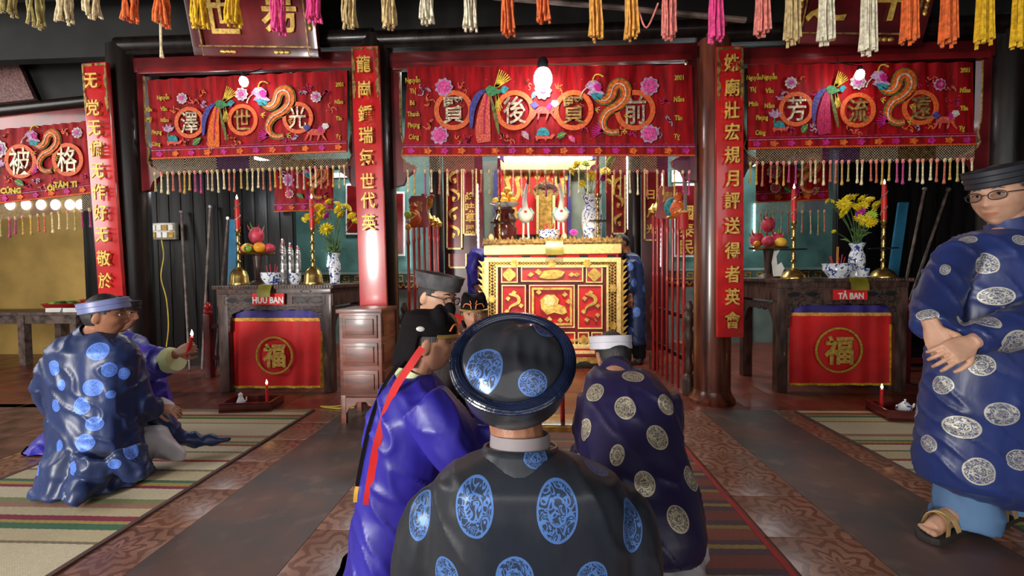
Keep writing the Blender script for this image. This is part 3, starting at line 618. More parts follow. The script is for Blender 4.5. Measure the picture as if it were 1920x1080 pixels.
def inner_motif(x0, y0, k):
    def f(C):
        dragon(C, x0+60*k, y0+12*k, 0.62*k); C.flower(x0+28*k, y0+30*k, 11*k, 'e_white', 'e_lilac'); C.flower(x0+30*k, y0+56*k, 8*k, 'e_white', 'e_coral'); leafy(C, x0+50*k, y0+60*k, 0.7*k); sprigs(C, [(x0+14*k, y0+20*k), (x0+45*k, y0+18*k), (x0+95*k, y0+60*k), (x0+70*k, y0+66*k)], 0.7*k)
    return f
valance(5.5, ((514, 318), (625, 316), (624, 393), (515, 397)), None, 'small red embroidered valance deep inside the left bay', None, 16, inner_motif(514, 308, 1.0), net=False)
valance(5.5, ((1418, 282), (1556, 278), (1553, 374), (1418, 379)), None, 'small red embroidered valance deep inside the right bay', (377, 398, 440), 18, inner_motif(1418, 288, 1.15), ['t_beige', 't_brick', 't_beige', 't_olive', 't_brick', 't_beige', 't_brick', 't_beige', 't_olive', 't_brick'])
# annex header: beam, lattice panel
t = thing('annex_beam', 'grey black beam and red fascia above the far left valance', 'beam', (-4.6, 4.2, 2.7)); t['kind'] = 'structure'
a, b = at(-70, 216, 4.15), at(168, 190, 4.15); c = MB(); c.tube([a, b], 0.055, 12); c.build('round_beam', 'blackwood', t)
c = MB(); a, b = at(-70, 250, 4.16), at(170, 212, 4.16); c.prism([(0, -0.06), (b.x-a.x, b.z-a.z-0.08), (b.x-a.x, b.z-a.z+0.09), (0, 0.11)], (a.x, 4.19, a.z), (1, 0, 0), (0, 0, 1), 0.04); c.build('fascia', 'redlac', t, bevel=0.005)
mat('mauve', (0.16, 0.075, 0.07), 0.6, var=0.3, vs=60)
c = MB(); q = [at(*p, 4.5) for p in ((-80, 205), (72, 188), (28, 92), (-80, 96))]; c.xz([(p.x, p.z) for p in q], 4.5, 0.04); o = c.build('ceiling_screen', 'mauve'); tag(o, 'faded mauve slanted screen panel at the upper left corner', 'panel'); o['kind'] = 'structure'
# ------------------------------------------------------------------ lamps hanging before the valances
def bulb(px, py, r, energy, label, col=(1.0, 0.93, 0.92)):
    p = at(px, py, 3.72); t = thing('light_bulb', label, 'lamp', p, group='white bulbs before the valances')
    c = MB(); c.ball(p, (r, r, r*1.25), 16, 10); c.build('bulb_glass', 'bulb' if r > 0.05 else 'bulb_small', t)
    c = MB(); c.lathe([(r*0.55, r*0.8), (r*0.6, r*1.8), (r*0.4, r*2.2)], p, 12); c.build('socket', 'blackplastic', t)
    c = MB(); c.tube([p+Vector((0, 0, r*2)), p+Vector((0, 0.10, 0.12)), Vector((p.x, 3.99, p.z+0.22))], 0.006, 6); c.build('cord', 'blackplastic', t)
bulb(1018, 148, 0.075, 46, 'large white bulb glowing over the middle bay'); bulb(457, 153, 0.034, 22, 'white bulb glowing over the left bay'); bulb(1612, 140, 0.032, 13, 'white bulb glowing over the right bay')
# ------------------------------------------------------------------ yarn tassels along the top of the view
fr = thing('yarn_fringe', 'row of coloured yarn tassels hanging along the top edge of the view', 'fringe', (0, 2.6, 3.1))
c = MB(); c.bb(-3.4, 3.2, 2.58, 2.62, 3.02, 3.5); c.build('header_cloth', 'redcloth', fr)
TS = [(15, 30, 't_olive'), (68, 54, 't_olive'), (122, 45, 't_cream'), (173, 35, 't_cream'), (244, 42, 't_orange'), (304, 52, 't_orange'), (374, 52, 't_yellow'), (437, 51, 't_yellow'), (522, 67, 't_pink'), (588, 43, 't_pink'), (655, 55, 't_tan'), (729, 54, 't_tan'), (800, 46, 't_white'), (881, 59, 't_white'), (952, 68, 't_orange'), (1018, 42, 't_orange'), (1117, 75, 't_amber'), (1184, 72, 't_amber'), (1254, 75, 't_rose'), (1342, 82, 't_pink'), (1429, 67, 't_rose'), (1485, 85, 't_tan'), (1548, 83, 't_white'), (1627, 103, 't_white'), (1704, 82, 't_orange'), (1777, 87, 't_orange'), (1844, 87, 't_yellow'), (1912, 92, 't_yellow')]
for px, py, m in TS:
    p = at(px, py, 2.6); c = MB(); ns = 15
    for i in range(ns):
        a = 2*PI*i/ns*2.4; r0 = 0.008+0.026*math.sqrt(i/ns); L_ = 3.04-p.z-rnd.uniform(0, 0.035)
        x0, y0 = p.x+r0*math.cos(a)*0.7, 2.6+r0*math.sin(a)*0.7; x1, y1 = p.x+r0*math.cos(a)*1.25, 2.6+r0*math.sin(a)*1.25; ph = rnd.uniform(0, 6)
        pts = [(x0+(x1-x0)*k/7+0.004*math.sin(k*1.9+ph), y0+(y1-y0)*k/7+0.004*math.cos(k*1.6+ph), 3.04-L_*k/7) for k in range(8)]
        c.tube(pts, [0.0055]*6+[0.006, 0.0085], 5)
    c.build('tassel', m, fr)
p = at(304, 108, 2.6); c = MB(); c.tube([(p.x, 2.6, 2.75), (p.x-0.004, 2.6, p.z+0.05), (p.x, 2.6, p.z)], [0.006, 0.007, 0.012], 6); c.build('loose_strand', 't_cream', fr)
a, b, d = at(1196, 15, 2.6), at(1212, 52, 2.6), at(1234, 6, 2.6); c = MB(); c.tube(bez([tuple(a), tuple(b), tuple(d)], 6), 0.005, 6); c.build('loose_strand', 't_rose', fr)
# ------------------------------------------------------------------ honour plaques and a bamboo pole under the roof
def plaque(pts, chars, label, m='redlac'):
    q = [at(px, py, 3.72) for px, py in pts]; cx = (q[0].x+q[1].x)/2; z0 = (q[0].z+q[1].z)/2; w = q[1].x-q[0].x
    t = thing('honour_plaque', label, 'plaque', (cx, 3.9, z0)); t.rotation_euler = (0, 0.045, 0); lean = 0.30; A = Matrix.Rotation(lean, 3, 'X')
    c = MB(); c.box(A @ Vector((0, 0, 0.48)), (w, 0.04, 0.96), A); c.build('panel', m, t, world=False)
    for x, z, sx, sz in ((0, 0.035, w, 0.07), (-w/2+0.035, 0.48, 0.07, 0.96), (w/2-0.035, 0.48, 0.07, 0.96)):
        c = MB(); c.box(A @ Vector((x, -0.03, z)), (sx+0.02, 0.05, sz), A); fr_ = c.build('frame_rail', 'redlac2', t, world=False, bevel=0.006)
        c = MB(); k = 4
        for i in (0.28, 0.72):
            for e in range(3):
                c.ball(A @ Vector((x+(i-0.5)*w+(e-1)*0.045 if sx > sz else x, -0.06, z if sx > sz else z+(i-0.5)*sz+(e-1)*0.045)), (0.028, 0.012, 0.018) if sx > sz else (0.018, 0.012, 0.028), 8, 6)
        c.build('gilt_carving', 'gold', fr_, world=False, kind='stuff')
        c = MB(); e = 0.04; c.box(A @ Vector((x+(0 if sx > sz else (e if x < 0 else -e)), -0.05, z+(e if sx > sz else 0))), (sx-0.1 if sx > sz else 0.012, 0.012, 0.012 if sx > sz else sz), A); c.build('gilt_line', 'golddull', fr_, world=False)
    for ch, x, z in chars:
        o = text(ch, 0.36, (0, 0, 0), 'goldpaint', t, depth=0.015, bold=0.006, wmul=0.9); o.location = A @ Vector((x, -0.035, z)); o.rotation_euler = (lean, 0, 0)
    return t
plaque(((345, 92), (582, 84), (570, 0), (325, 0)), [('世', -0.26, 0.33), ('昜', 0.24, 0.35)], 'red plaque with two gold characters leaning out under the roof, left')
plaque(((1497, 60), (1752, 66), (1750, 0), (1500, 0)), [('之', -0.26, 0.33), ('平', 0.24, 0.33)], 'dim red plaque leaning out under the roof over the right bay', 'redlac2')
c = MB(); a, b = at(925, -4, 3.3), at(1398, 38, 3.3); c.tube([a, a.lerp(b, 0.5)+Vector((0, 0, 0.01)), b], [0.016, 0.018, 0.02], 8); o = c.build('bamboo_pole', 'polewood'); tag(o, 'brown bamboo pole slung under the dark roof', 'pole')
# ------------------------------------------------------------------ inner shrine, counter and back fittings
def xrange(px0, px1, Y): return at(px0, 500, Y).x, at(px1, 500, Y).x
cnt = thing('altar_counter', 'long teal counter with an orange key pattern along the back wall', 'counter', (0.2, 7.4, 0))
c = MB(); c.bb(-4.4, 4.6, 7.36, 7.8, 0, 0.90); c.build('base', 'tealpale', cnt)
c = MB(); c.bb(-4.4, 4.6, 7.30, 7.8, 0.90, 1.0); rb = c.build('gilt_frieze', 'redlac', cnt)
c = MB(); c.bb(-4.4, 4.6, 7.28, 7.8, 1.0, 1.15); c.build('key_band', 'tealwall', cnt)
c = MB(); c.bb(-4.45, 4.65, 7.24, 7.8, 1.15, 1.19); c.build('top', 'tealpale', cnt)
k = MB(); k.stroke_xz([(-0.075, -0.045), (0.045, -0.045), (0.045, 0.045), (-0.035, 0.045), (-0.035, -0.005), (0.0, -0.005)], 0.02, 0, 0.012); k0 = None
g_ = MB(); g_.stroke_xz(bez([(-0.09, -0.03), (-0.04, 0.03), (0.0, -0.02), (0.05, 0.03), (0.09, -0.02)]), [0.02]*25, 0, 0.015); g0 = None
for i in range(50):
    x = -4.3+i*0.178
    if -0.4 < x < 0.9: continue
    if k0 is None: k0 = k.build('key_motif', 'goldpaint', cnt, world=False); g0 = g_.build('gilt_scroll', 'gold', cnt, world=False); a, b = k0, g0
    else: a, b = inst(k0, cnt), inst(g0, cnt)
    a.location = (x-0.2, -0.12, 1.075); b.location = (x-0.2, -0.10, 0.95)
for i in range(11):
    x = -4.2+i*0.85; c = MB(); c.bb(x, x+0.03, 7.345, 7.36, 0.02, 0.9); c.build('batten', 'tealwall', cnt)
def lightbox(x0, x1, y0, y1, Y, m, name, label, cat='lamp', pow_=0):
    p, q = at(x0, y0, Y), at(x1, y1, Y); cx, cz = (p.x+q.x)/2, (p.z+q.z)/2
    c = MB(); c.box((cx, Y, cz), (abs(q.x-p.x), 0.05, abs(p.z-q.z))); t = thing(name, label, cat, (cx, Y, cz)); c.build('diffuser', m, t, bevel=0.01)
    c = MB(); c.box((cx, Y+0.035, cz), (abs(q.x-p.x)*1.04, 0.03, abs(p.z-q.z)*1.15)); c.build('fitting', 'white', t)
    return t
# shrine
sh = thing('shrine', 'gold and red shrine niche behind the gold altar', 'shrine', (0.2, 7.3, 1.19))
x0, x1 = xrange(905, 1135, 7.2); c = MB(); c.bb(x0, x1, 7.55, 7.7, 1.19, 3.0); c.build('back_panel', 'greypaint', sh)
C = Cloth(7.5, sh)
C.blob([(935, 303), (1115, 303), (1110, 322), (942, 322)], 'goldpale', 'cornice', d=0.14); C.blob([(940, 296), (1112, 296), (1115, 304), (936, 304)], 'e_blue', 'cornice_cap', d=0.16)
for x in range(945, 1060, 18): C.blob([(x, 322), (x+17, 322), (x+13, 334), (x+9, 340), (x+4, 334)], 'gold', 'gilt_pendant', d=0.03)
C.blob([(930, 322), (1062, 322), (1062, 440), (930, 440)], 'redflag', 'curtain', d=0.02)
for x in (950, 968, 1038, 1053): C.stroke(bez([(x, 335), (x+5, 360), (x-4, 385), (x+3, 410)]), 7, 'goldpaint', 'gilt_scroll', lay=8)
for x in (927, 1064): C.blob([(x, 322), (x+6, 322), (x+6, 440), (x, 440)], 'e_blue', 'curtain_edge', lay=4, d=0.03)
lightbox(945, 1110, 293, 299, 7.33, 'tube_light', 'led_tube', 'bright white tube along the top of the shrine niche', pow_=10)
th = thing('ancestor_throne', 'gilt carved tablet throne between the two white cranes', 'throne', Vector((at(1022, 440, 7.36).x, 7.36, 1.191))); C = Cloth(7.36, th)
C.blob([(1004, 500), (1006, 378), (998, 362), (1003, 350), (1014, 342), (1022, 339), (1032, 342), (1042, 350), (1048, 362), (1040, 378), (1042, 500)], 'golddull', 'back', d=0.06)
C.blob([(1012, 440), (1012, 364), (1034, 364), (1034, 440)], 'gold', 'tablet', lay=18, d=0.02)
for x in (1008, 1038): C.stroke([(x, 440), (x, 368)], 5, 'goldpale', 'column', lay=20, d=0.03)
C.stroke(bez([(1003, 357), (1012, 350), (1022, 353), (1032, 350), (1044, 357)]), 6, 'brownwood', 'crest_scroll', lay=20, d=0.02)
for nm, xa, xb in (('wall_screen_left', 834, 907), ('wall_screen_right', 1137, 1252)):
    p, q = xrange(xa, xb, 6.66); c = MB(); c.bb(p, q, 6.66, 6.72, 0, 3.2); struct(nm, c, 'redlac2')
# carved red and gold couplet panels, narrow inner pillars, led strips
def gilt_panel(x0, x1, y0, y1, Y, label, chars=None, scroll=True):
    t = thing('couplet_board', label, 'board', at((x0+x1)/2, y1, Y)); C = Cloth(Y, t)
    C.blob([(x0, y1), (x0, y0), (x1, y0), (x1, y1)], 'redlac', 'board', d=0.03)
    for a, b in ((x0, x0+2.6), (x1-2.6, x1)): C.blob([(a, y1), (a, y0), (b, y0), (b, y1)], 'goldpale', 'edge_strip', lay=8, d=0.02)
    C.blob([(x0, y1), (x0, y1-3), (x1, y1-3), (x1, y1)], 'goldpale', 'edge_strip', lay=8, d=0.02)
    m = (x0+x1)/2; w = (x1-x0)*0.22
    if scroll:
        for i in range(int((y1-y0)/34)):
            y = y0+20+i*34; s_ = 1 if i % 2 else -1
            C.stroke(bez([(m-s_*w, y-16), (m+s_*w*1.1, y-8), (m+s_*w, y+4), (m-s_*w*0.3, y+6), (m, y-2)], 5), [3+3*math.sin(q*0.4) for q in range(21)], 'gold', 'gilt_scroll', lay=10, d=0.02)
    for ch, y in (chars or []): C.text(ch, m, y, 17, 'goldpaint', bold=0.003, lay=9)
    return t
gilt_panel(838, 868, 318, 468, 6.668, 'red panel with gold scrolls left of the gold altar, by the black inner pillar')
gilt_panel(869, 895, 318, 442, 6.668, 'red panel with gold characters next to the left white light strip', [('降', 370), ('味', 390), ('草', 409), ('恩', 431)], False)
gilt_panel(842, 876, 476, 503, 6.668, 'small square gilt panel behind the man in the grey turban', None, False)
gilt_panel(1146, 1172, 330, 440, 6.668, 'red panel with gold scrolls right of the flower vase on the altar')
gilt_panel(1206, 1232, 318, 452, 6.668, 'red panel with gold characters behind the right weapon rack', [('日', 366), ('月', 400), ('光', 430)], False)
def inner_post(px, label, Y=6.3):
    x = at(px, 500, Y).x; t = thing('inner_pillar', label, 'pillar', (x, Y, 0)); t['kind'] = 'structure'
    c = MB(); c.lathe([(0.095, 0.05), (0.09, 2.0), (0.085, 3.4)], (x, Y, 0), 18); c.build('shaft', 'blackwood', t); c = MB(); c.lathe([(0.13, 0), (0.13, 0.05), (0.10, 0.08)], (x, Y, 0), 18); c.build('base', 'blackwood', t)
inner_post(820, 'black inner pillar left of the gold altar'); inner_post(1190, 'black inner pillar behind the man at the altar right end')
def strip(px0, py0, px1, py1, Y, label):
    a, b = at(px0, py0, Y), at(px1, py1, Y); n = max(6, int((a-b).length/0.035)); c = MB()
    c.tube([a.lerp(b, i/n) for i in range(n+1)], [0.010+0.005*(i % 2) for i in range(n+1)], 6); tag(c.build('led_strip', 'led'), label, 'light strip', 'white led strips by the shrine')
strip(895, 345, 897, 468, 6.645, 'white led strip left of the gold altar'); strip(765, 408, 767, 503, 7.83, 'white led strip behind the left weapon rack'); strip(1176, 292, 1178, 430, 6.645, 'white led strip right of the flower vase'); strip(1243, 322, 1240, 500, 6.645, 'wavy white led strip behind the right weapon rack'); strip(1415, 382, 1414, 470, 7.83, 'short white led strip beside the brown pillar board'); strip(618, 470, 614, 500, 7.83, 'short white led strip behind the left flower vase')
def redboard2(x0, x1, y0, y1, Y, label, chars):
    t = thing('framed_board', label, 'board', at((x0+x1)/2, y1, Y)); C = Cloth(Y, t)
    C.blob([(x0, y1), (x0, y0), (x1, y0), (x1, y1)], 'white', 'frame', d=0.03); C.blob([(x0+3, y1-4), (x0+3, y0+4), (x1-3, y0+4), (x1-3, y1-4)], 'redlac', 'board', lay=9, d=0.012)
    for ch, x, y, h in chars: C.text(ch, x, y, h, 'goldpaint', bold=0.004, lay=11)
redboard2(1262, 1320, 345, 482, 7.845, 'large white framed red board behind the right weapon rack', [('國', 1285, 400, 26), ('泰', 1285, 432, 26), ('民', 1285, 464, 26)])
redboard2(735, 760, 360, 480, 7.845, 'narrow white framed red board behind the left weapon rack', [])
redboard2(650, 680, 345, 440, 7.845, 'dark framed board behind the yellow flowers', [])
lightbox(1262, 1322, 320, 338, 7.78, 'tube_light', 'light_box', 'bright white light fitting at the right of the middle bay', pow_=10); lightbox(728, 744, 328, 348, 7.78, 'tube_light', 'light_box', 'small white light fitting at the left of the middle bay', pow_=8)
lightbox(622, 672, 325, 331, 7.78, 'tube_light', 'led_tube', 'white tube light glowing behind the left bay fringe', pow_=14); lightbox(1396, 1416, 308, 311, 7.78, 'tube_light', 'led_tube', 'short white tube light right of the brown pillar')
# fluorescent tube seen through the left bay
p, q = at(478, 296, 5.57), at(508, 304, 5.57); c = MB(); c.tube([p, q], 0.018, 10); tag(c.build('fluorescent_tube', 'tube_light'), 'tilted white tube light under the left valance', 'lamp')
light('left_bay_fill', 'POINT', (-3.6, 4.9, 2.15), 12, (0.9, 0.96, 1.0), 0.1)  # unseen point light added to brighten the left bay
# ------------------------------------------------------------------ gold and red altar
AX0, AX1, AY, AZ = -0.60, 1.05, 5.40, 1.49
al = thing('gold_altar', 'tall red and gold carved altar at the centre of the hall', 'altar', ((AX0+AX1)/2, AY, 0))
c = MB(); c.bb(AX0+0.04, AX1-0.04, AY+0.03, AY+0.85, 0.12, AZ-0.12); c.build('body', 'redlac', al)
c = MB(); c.bb(AX0+0.02, AX1-0.02, AY-0.06, AY+0.9, AZ-0.125, AZ-0.015); c.build('cornice', 'goldpale', al, bevel=0.012)
c = MB(); c.bb(AX0+0.0, AX1+0.0, AY-0.03, AY+0.9, AZ-0.015, AZ+0.012); c.build('top', 'golddull', al, bevel=0.005)
o = [(AX0, AZ)]; n = 34
for i in range(n): o += [(AX0+(AX1-AX0)*(i+0.3)/n, AZ+0.085+0.02*math.sin(i*2.1)), (AX0+(AX1-AX0)*(i+0.9)/n, AZ+0.05)]
o += [(AX1, AZ)]; c = MB(); c.xz(o[::-1], AY+0.0, 0.03); c.build('carved_crest', 'golddull', al)
c = MB(); c.bb(AX0+0.05, AX1-0.05, AY-0.01, AY+0.02, AZ-0.175, AZ-0.13); c.build('red_fillet', 'redflag', al)
for x in (0.06, 0.30, 0.50, 0.74, 0.95):
    c = MB(); xx = AX0+0.05+x*(AX1-AX0-0.1); c.bb(xx-0.05, xx+0.05, AY-0.016, AY-0.005, AZ-0.168, AZ-0.138); c.build('inlay', 'blackwood', al)
C = Cloth(AY, al)
def frame_of(x0, y0, x1, y1, w, m, name, par=None, lay=0, d=0.03):
    k = []
    for a in ((x0, y0, x1, y0+w), (x0, y1-w, x1, y1), (x0, y0+w, x0+w, y1-w), (x1-w, y0+w, x1, y1-w)): k.append(C.blob([(a[0], a[3]), (a[0], a[1]), (a[2], a[1]), (a[2], a[3])], m, name, par, lay=lay, d=d))
    return k
frame_of(909, 483, 1163, 668, 8, 'goldpale', 'frame_moulding', lay=2); frame_of(930, 497, 1140, 660, 4, 'goldpale', 'frame_moulding', lay=2)
# carved fretwork between the two mouldings
c = MB(); rn = random.Random(5)
def fret(x0, y0, x1, y1):
    n = int(max(x1-x0, y1-y0)/6); hz = (x1-x0) > (y1-y0)
    for i in range(n):
        a, b = (i/n, (i+1)/n)
        for sgn in (0, 1):
            p = (x0+(x1-x0)*a, y0 if not sgn else y1) if hz else (x0 if not sgn else x1, y0+(y1-y0)*a); q = (x0+(x1-x0)*b, y1 if not sgn else y0) if hz else (x1 if not sgn else x0, y0+(y1-y0)*b)
            c.stroke_xz([C.q(*p), C.q(*q)], 0.011, AY-0.006, 0.014)
fret(918, 491, 1154, 497); fret(917, 498, 930, 660); fret(1141, 498, 1154, 660)
c.build('fretwork', 'gold', al, kind='stuff', smooth=False)
for x, y, hz in ((965, 494, 1), (1035, 494, 1), (1100, 494, 1), (923, 560, 0), (923, 620, 0), (1148, 540, 0), (1148, 610, 0)):
    C.disc(x, y, 7, 'gold', 'carved_rosette', lay=8, lobes=6, d=0.02)
def relief(kind, x, y, k, par):
    if kind == 'dragon':
        C.stroke(bez(scale_pts([(-8, -22), (6, -18), (8, -8), (-6, 0), (-8, 12), (4, 16), (10, 24)], x, y, k)), [k*(3+3*math.sin(q*0.17)) for q in range(37)], 'gold', 'relief', par, lay=6, d=0.02)
        for dx, dy in ((-10, -14), (12, -2), (-12, 8), (12, 14), (0, -24), (-6, 22)): C.blob(scale_pts([(dx-4, dy), (dx, dy-4), (dx+5, dy-1), (dx+1, dy+4)], x, y, k), 'gold', 'relief_cloud', par, lay=6, d=0.015)
    elif kind == 'lion':
        C.blob(scale_pts([(-24, 6), (-16, -6), (0, -8), (14, -8), (24, -4), (18, 4), (10, 8), (-10, 9)], x, y, k), 'gold', 'relief', par, lay=6, d=0.03); C.blob(scale_pts([(-24, 2), (-32, -4), (-26, -10), (-18, -4)], x, y, k), 'gold', 'relief', par, lay=6, d=0.025)
        for dx in (-40, 36, 46): C.blob(scale_pts([(dx-6, 2), (dx, -4), (dx+6, 0), (dx, 5)], x, y, k), 'gold', 'relief_cloud', par, lay=6, d=0.015)
    elif kind == 'beast':
        C.blob(scale_pts([(-18, 4), (-20, -10), (-10, -20), (4, -20), (12, -12), (10, -4), (22, 0), (26, 10), (18, 14), (4, 10), (-8, 14)], x, y, k), 'gold', 'relief', par, lay=6, d=0.035); C.disc(x-4*k, y-10*k, 9*k, 'goldpale', 'relief_head', par, lay=16, lobes=7, d=0.015)
        for dx, dy in ((22, -20), (28, -8), (-26, 20), (-22, -24), (14, 24), (-4, 22), (26, 22)): C.blob(scale_pts([(dx-5, dy), (dx, dy-5), (dx+5, dy), (dx, dy+4)], x, y, k), 'gold', 'relief_cloud', par, lay=6, d=0.015)
    else: C.disc(x, y, 11*k, 'gold', 'relief', par, lay=6, lobes=4, d=0.02)
def apanel(x0, y0, x1, y1, kind, k):
    p = C.blob([(x0, y1), (x0, y0), (x1, y0), (x1, y1)], 'redboard', 'carved_panel', lay=-2, d=0.012); frame_of(x0, y0, x1, y1, 2, 'goldpale', 'panel_rim', p, lay=2, d=0.02); relief(kind, (x0+x1)/2, (y0+y1)/2, k, p)
apanel(940, 500, 971, 530, 'flower', 1); apanel(977, 500, 1093, 528, 'lion', 1); apanel(1098, 500, 1129, 530, 'flower', 1)
apanel(941, 534, 986, 616, 'dragon', 1.1); apanel(1083, 534, 1129, 616, 'dragon', 1.1); apanel(992, 534, 1077, 614, 'beast', 1.1); frame_of(997, 539, 1072, 609, 4, 'gold', 'panel_fret', lay=5)
for x0, x1 in ((941, 985), (990, 1030), (1036, 1078), (1083, 1104), (1108, 1129)): apanel(x0, 622, x1, 652, 'flower', 0.8)
for sd, x in ((-1, AX0+0.02), (1, AX1-0.02)):              # flame-leaf strips down both ends
    c = MB(); o = [(x, AZ-0.19)]; n = 15
    for i in range(n):
        z = AZ-0.19-(i+0.2)*0.072; o += [(x+sd*0.025, z), (x+sd*(0.075+0.012*(i % 2)), z+0.02), (x+sd*0.03, z-0.045)]
    o += [(x, AZ-0.19-n*0.072)]; o = o if sd < 0 else o[::-1]; c.xz(o, AY+0.02, 0.03); c.build('flame_carving', 'gold', al)
for z0, z1, dx, m in ((0.25, 0.30, 0.02, 'goldpale'), (0.19, 0.25, 0.0, 'redflag'), (0.15, 0.19, 0.03, 'redlac'), (0.33, 0.36, 0.01, 'gold')):
    c = MB(); c.bb(AX0+0.05-dx, AX1-0.05+dx, AY-0.03-dx, AY+0.1, z0, z1); c.build('base_moulding', m, al, bevel=0.006)
o = [(AX0+0.05, 0.16)]; n = 22
for i in range(n): o.append((AX0+0.05+(AX1-AX0-0.1)*(i+0.5)/n, 0.05+0.05*abs(math.sin(i*0.9))))
o += [(AX1-0.05, 0.16)]; c = MB(); c.xz(o, AY, 0.03); c.build('carved_apron', 'gold', al)
for x in (AX0+0.1, AX1-0.1):
    for y in (AY+0.05, AY+0.78): c = MB(); c.lathe([(0.05, 0), (0.07, 0.03), (0.045, 0.08), (0.06, 0.15)], (x, y, 0), 10); c.build('foot', 'gold', al)
# unseen spot light for the warmly lit altar front
light('altar_spot', 'SPOT', (0.25, 4.15, 2.7), 240, (1.0, 0.84, 0.55), 0.08, (0.25, 5.5, 0.95), spot=62, blend=0.6)
# ------------------------------------------------------------------ offerings: shared builders (all built around their own base)
def flame_at(t, p, s=1.0, par=None):
    c = MB(); c.lathe([(0.001, -0.004*s), (0.007*s, 0.004*s), (0.008*s, 0.012*s), (0.004*s, 0.026*s), (0.0008, 0.038*s)], p, 8); return c.build('flame', 'flame', par or t, world=False)
def candlestick(loc, label, h_stick, h_candle, base='bell', red=False, dish=True, glow=0.0):
    t = thing('candlestick', label, 'candlestick', loc, group='brass candlesticks with red candles'); c = MB()
    if base == 'bell': c.lathe([(0.095, 0), (0.098, 0.012), (0.09, 0.03), (0.085, 0.09), (0.07, 0.14), (0.045, 0.165), (0.03, 0.18)], n=20); z0 = 0.18
    elif base == 'dome': c.lathe([(0.11, 0), (0.11, 0.01), (0.10, 0.03), (0.08, 0.06), (0.045, 0.085), (0.025, 0.095)], n=20); z0 = 0.095
    else: c.lathe([(0.06, 0), (0.06, 0.015), (0.035, 0.03), (0.022, 0.04)], n=16); z0 = 0.04
    c.build('base', 'brass', t, world=False); c = MB(); k = (h_stick-z0)/8; r = []
    for i in range(9): r += [(0.016, z0+i*k), (0.024 if i % 2 else 0.019, z0+i*k+k*0.3), (0.015, z0+i*k+k*0.6)]
    r = [q for q in r if q[1] < h_stick]+[(0.026, h_stick), (0.028, h_stick+0.02)]; c.lathe(r, n=14); c.build('stem', 'brass', t, world=False)
    if dish: c = MB(); zd = z0+(h_stick-z0)*0.42; c.lathe([(0.015, zd-0.006), (0.115, zd), (0.118, zd+0.008), (0.015, zd+0.004)], n=22); c.build('drip_dish', 'blackwood', t, world=False)
    c = MB(); c.lathe([(0.021, h_stick+0.01), (0.022, h_stick+0.03), (0.024, h_stick+h_candle*0.5), (0.019, h_stick+h_candle), (0.004, h_stick+h_candle+0.004)], n=12); cd_ = c.build('candle', 'redwax', t, world=False)
    c = MB(); hh = h_candle; c.tube([(0.026*math.cos(a*1.1), 0.026*math.sin(a*1.1), h_stick+0.03+hh*0.8*a/12) for a in range(13)], 0.006, 5); c.build('dragon_relief', 'silverthread', cd_, world=False)
    z = h_stick+h_candle
    if red:
        c = MB(); c.lathe([(0.004, z), (0.012, z+0.015), (0.009, z+0.03), (0.001, z+0.045)], n=8); c.build('lamp_flame', 'redlamp', t, world=False)
    else: flame_at(t, (0, 0, z+0.006), 1.1)
    return t
# blue and white porcelain painted in glaze
m = mat('bluewhite', (0.80, 0.83, 0.86), 0.12, var=0.03, coat=0.5); N, L, b = nodes(m)
tc = N.new('ShaderNodeTexCoord'); nz = N.new('ShaderNodeTexNoise'); nz.inputs['Scale'].default_value = 22; nz.inputs['Detail'].default_value = 2; nz.inputs['Distortion'].default_value = 1.5; L.new(tc.outputs['Object'], nz.inputs[0])
g = mth(N, L, 'GREATER_THAN', nz.outputs[0], 0.56); old = b.inputs['Base Color'].links[0].from_socket; mx = N.new('ShaderNodeMix'); mx.data_type = 'RGBA'; L.new(g, mx.inputs[0]); L.new(old, mx.inputs[6]); mx.inputs[7].default_value = (0.03, 0.06, 0.30, 1); L.new(mx.outputs[2], b.inputs['Base Color'])
mat('petal_y', (0.90, 0.68, 0.02), 0.6, var=0.2, vs=40); mat('petal_m', (0.62, 0.03, 0.42), 0.6, var=0.2, vs=40); mat('petal_g', (0.40, 0.60, 0.06), 0.6); mat('stemgreen', (0.07, 0.15, 0.03), 0.6, var=0.3, vs=20)
mat('orange', (0.88, 0.36, 0.02), 0.4, var=0.1, vs=20, bump=0.1, bs=200); mat('dragonfruit', (0.68, 0.06, 0.11), 0.45, var=0.3, vs=12); mat('lime', (0.20, 0.42, 0.04), 0.4); mat('mango', (0.86, 0.50, 0.05), 0.4)
mat('incense', (0.45, 0.02, 0.04), 0.6); mat('darkred', (0.10, 0.012, 0.010), 0.2, coat=0.5, var=0.2)
def incense_bowl(loc, label, r=0.075, h=0.10, sticks=7):
    t = thing('incense_bowl', label, 'bowl', loc, group='blue and white incense bowls'); c = MB(); c.lathe([(r*0.6, 0), (r*0.62, h*0.1), (r, h*0.55), (r*0.98, h*0.85), (r*1.08, h), (r*0.95, h), (r*0.88, h*0.85), (0.01, h*0.8)], n=24); c.build('bowl', 'bluewhite', t, world=False)
    for i in range(sticks):
        a = i*2.4; x, y = r*0.5*math.cos(a), r*0.4*math.sin(a); c = MB(); c.tube([(x*0.7, y*0.7, h*0.8), (x*1.1, y*1.1, h+0.06+0.012*(i % 3))], 0.004, 5); c.build('incense_stub', 'incense', t, world=False)
    return t
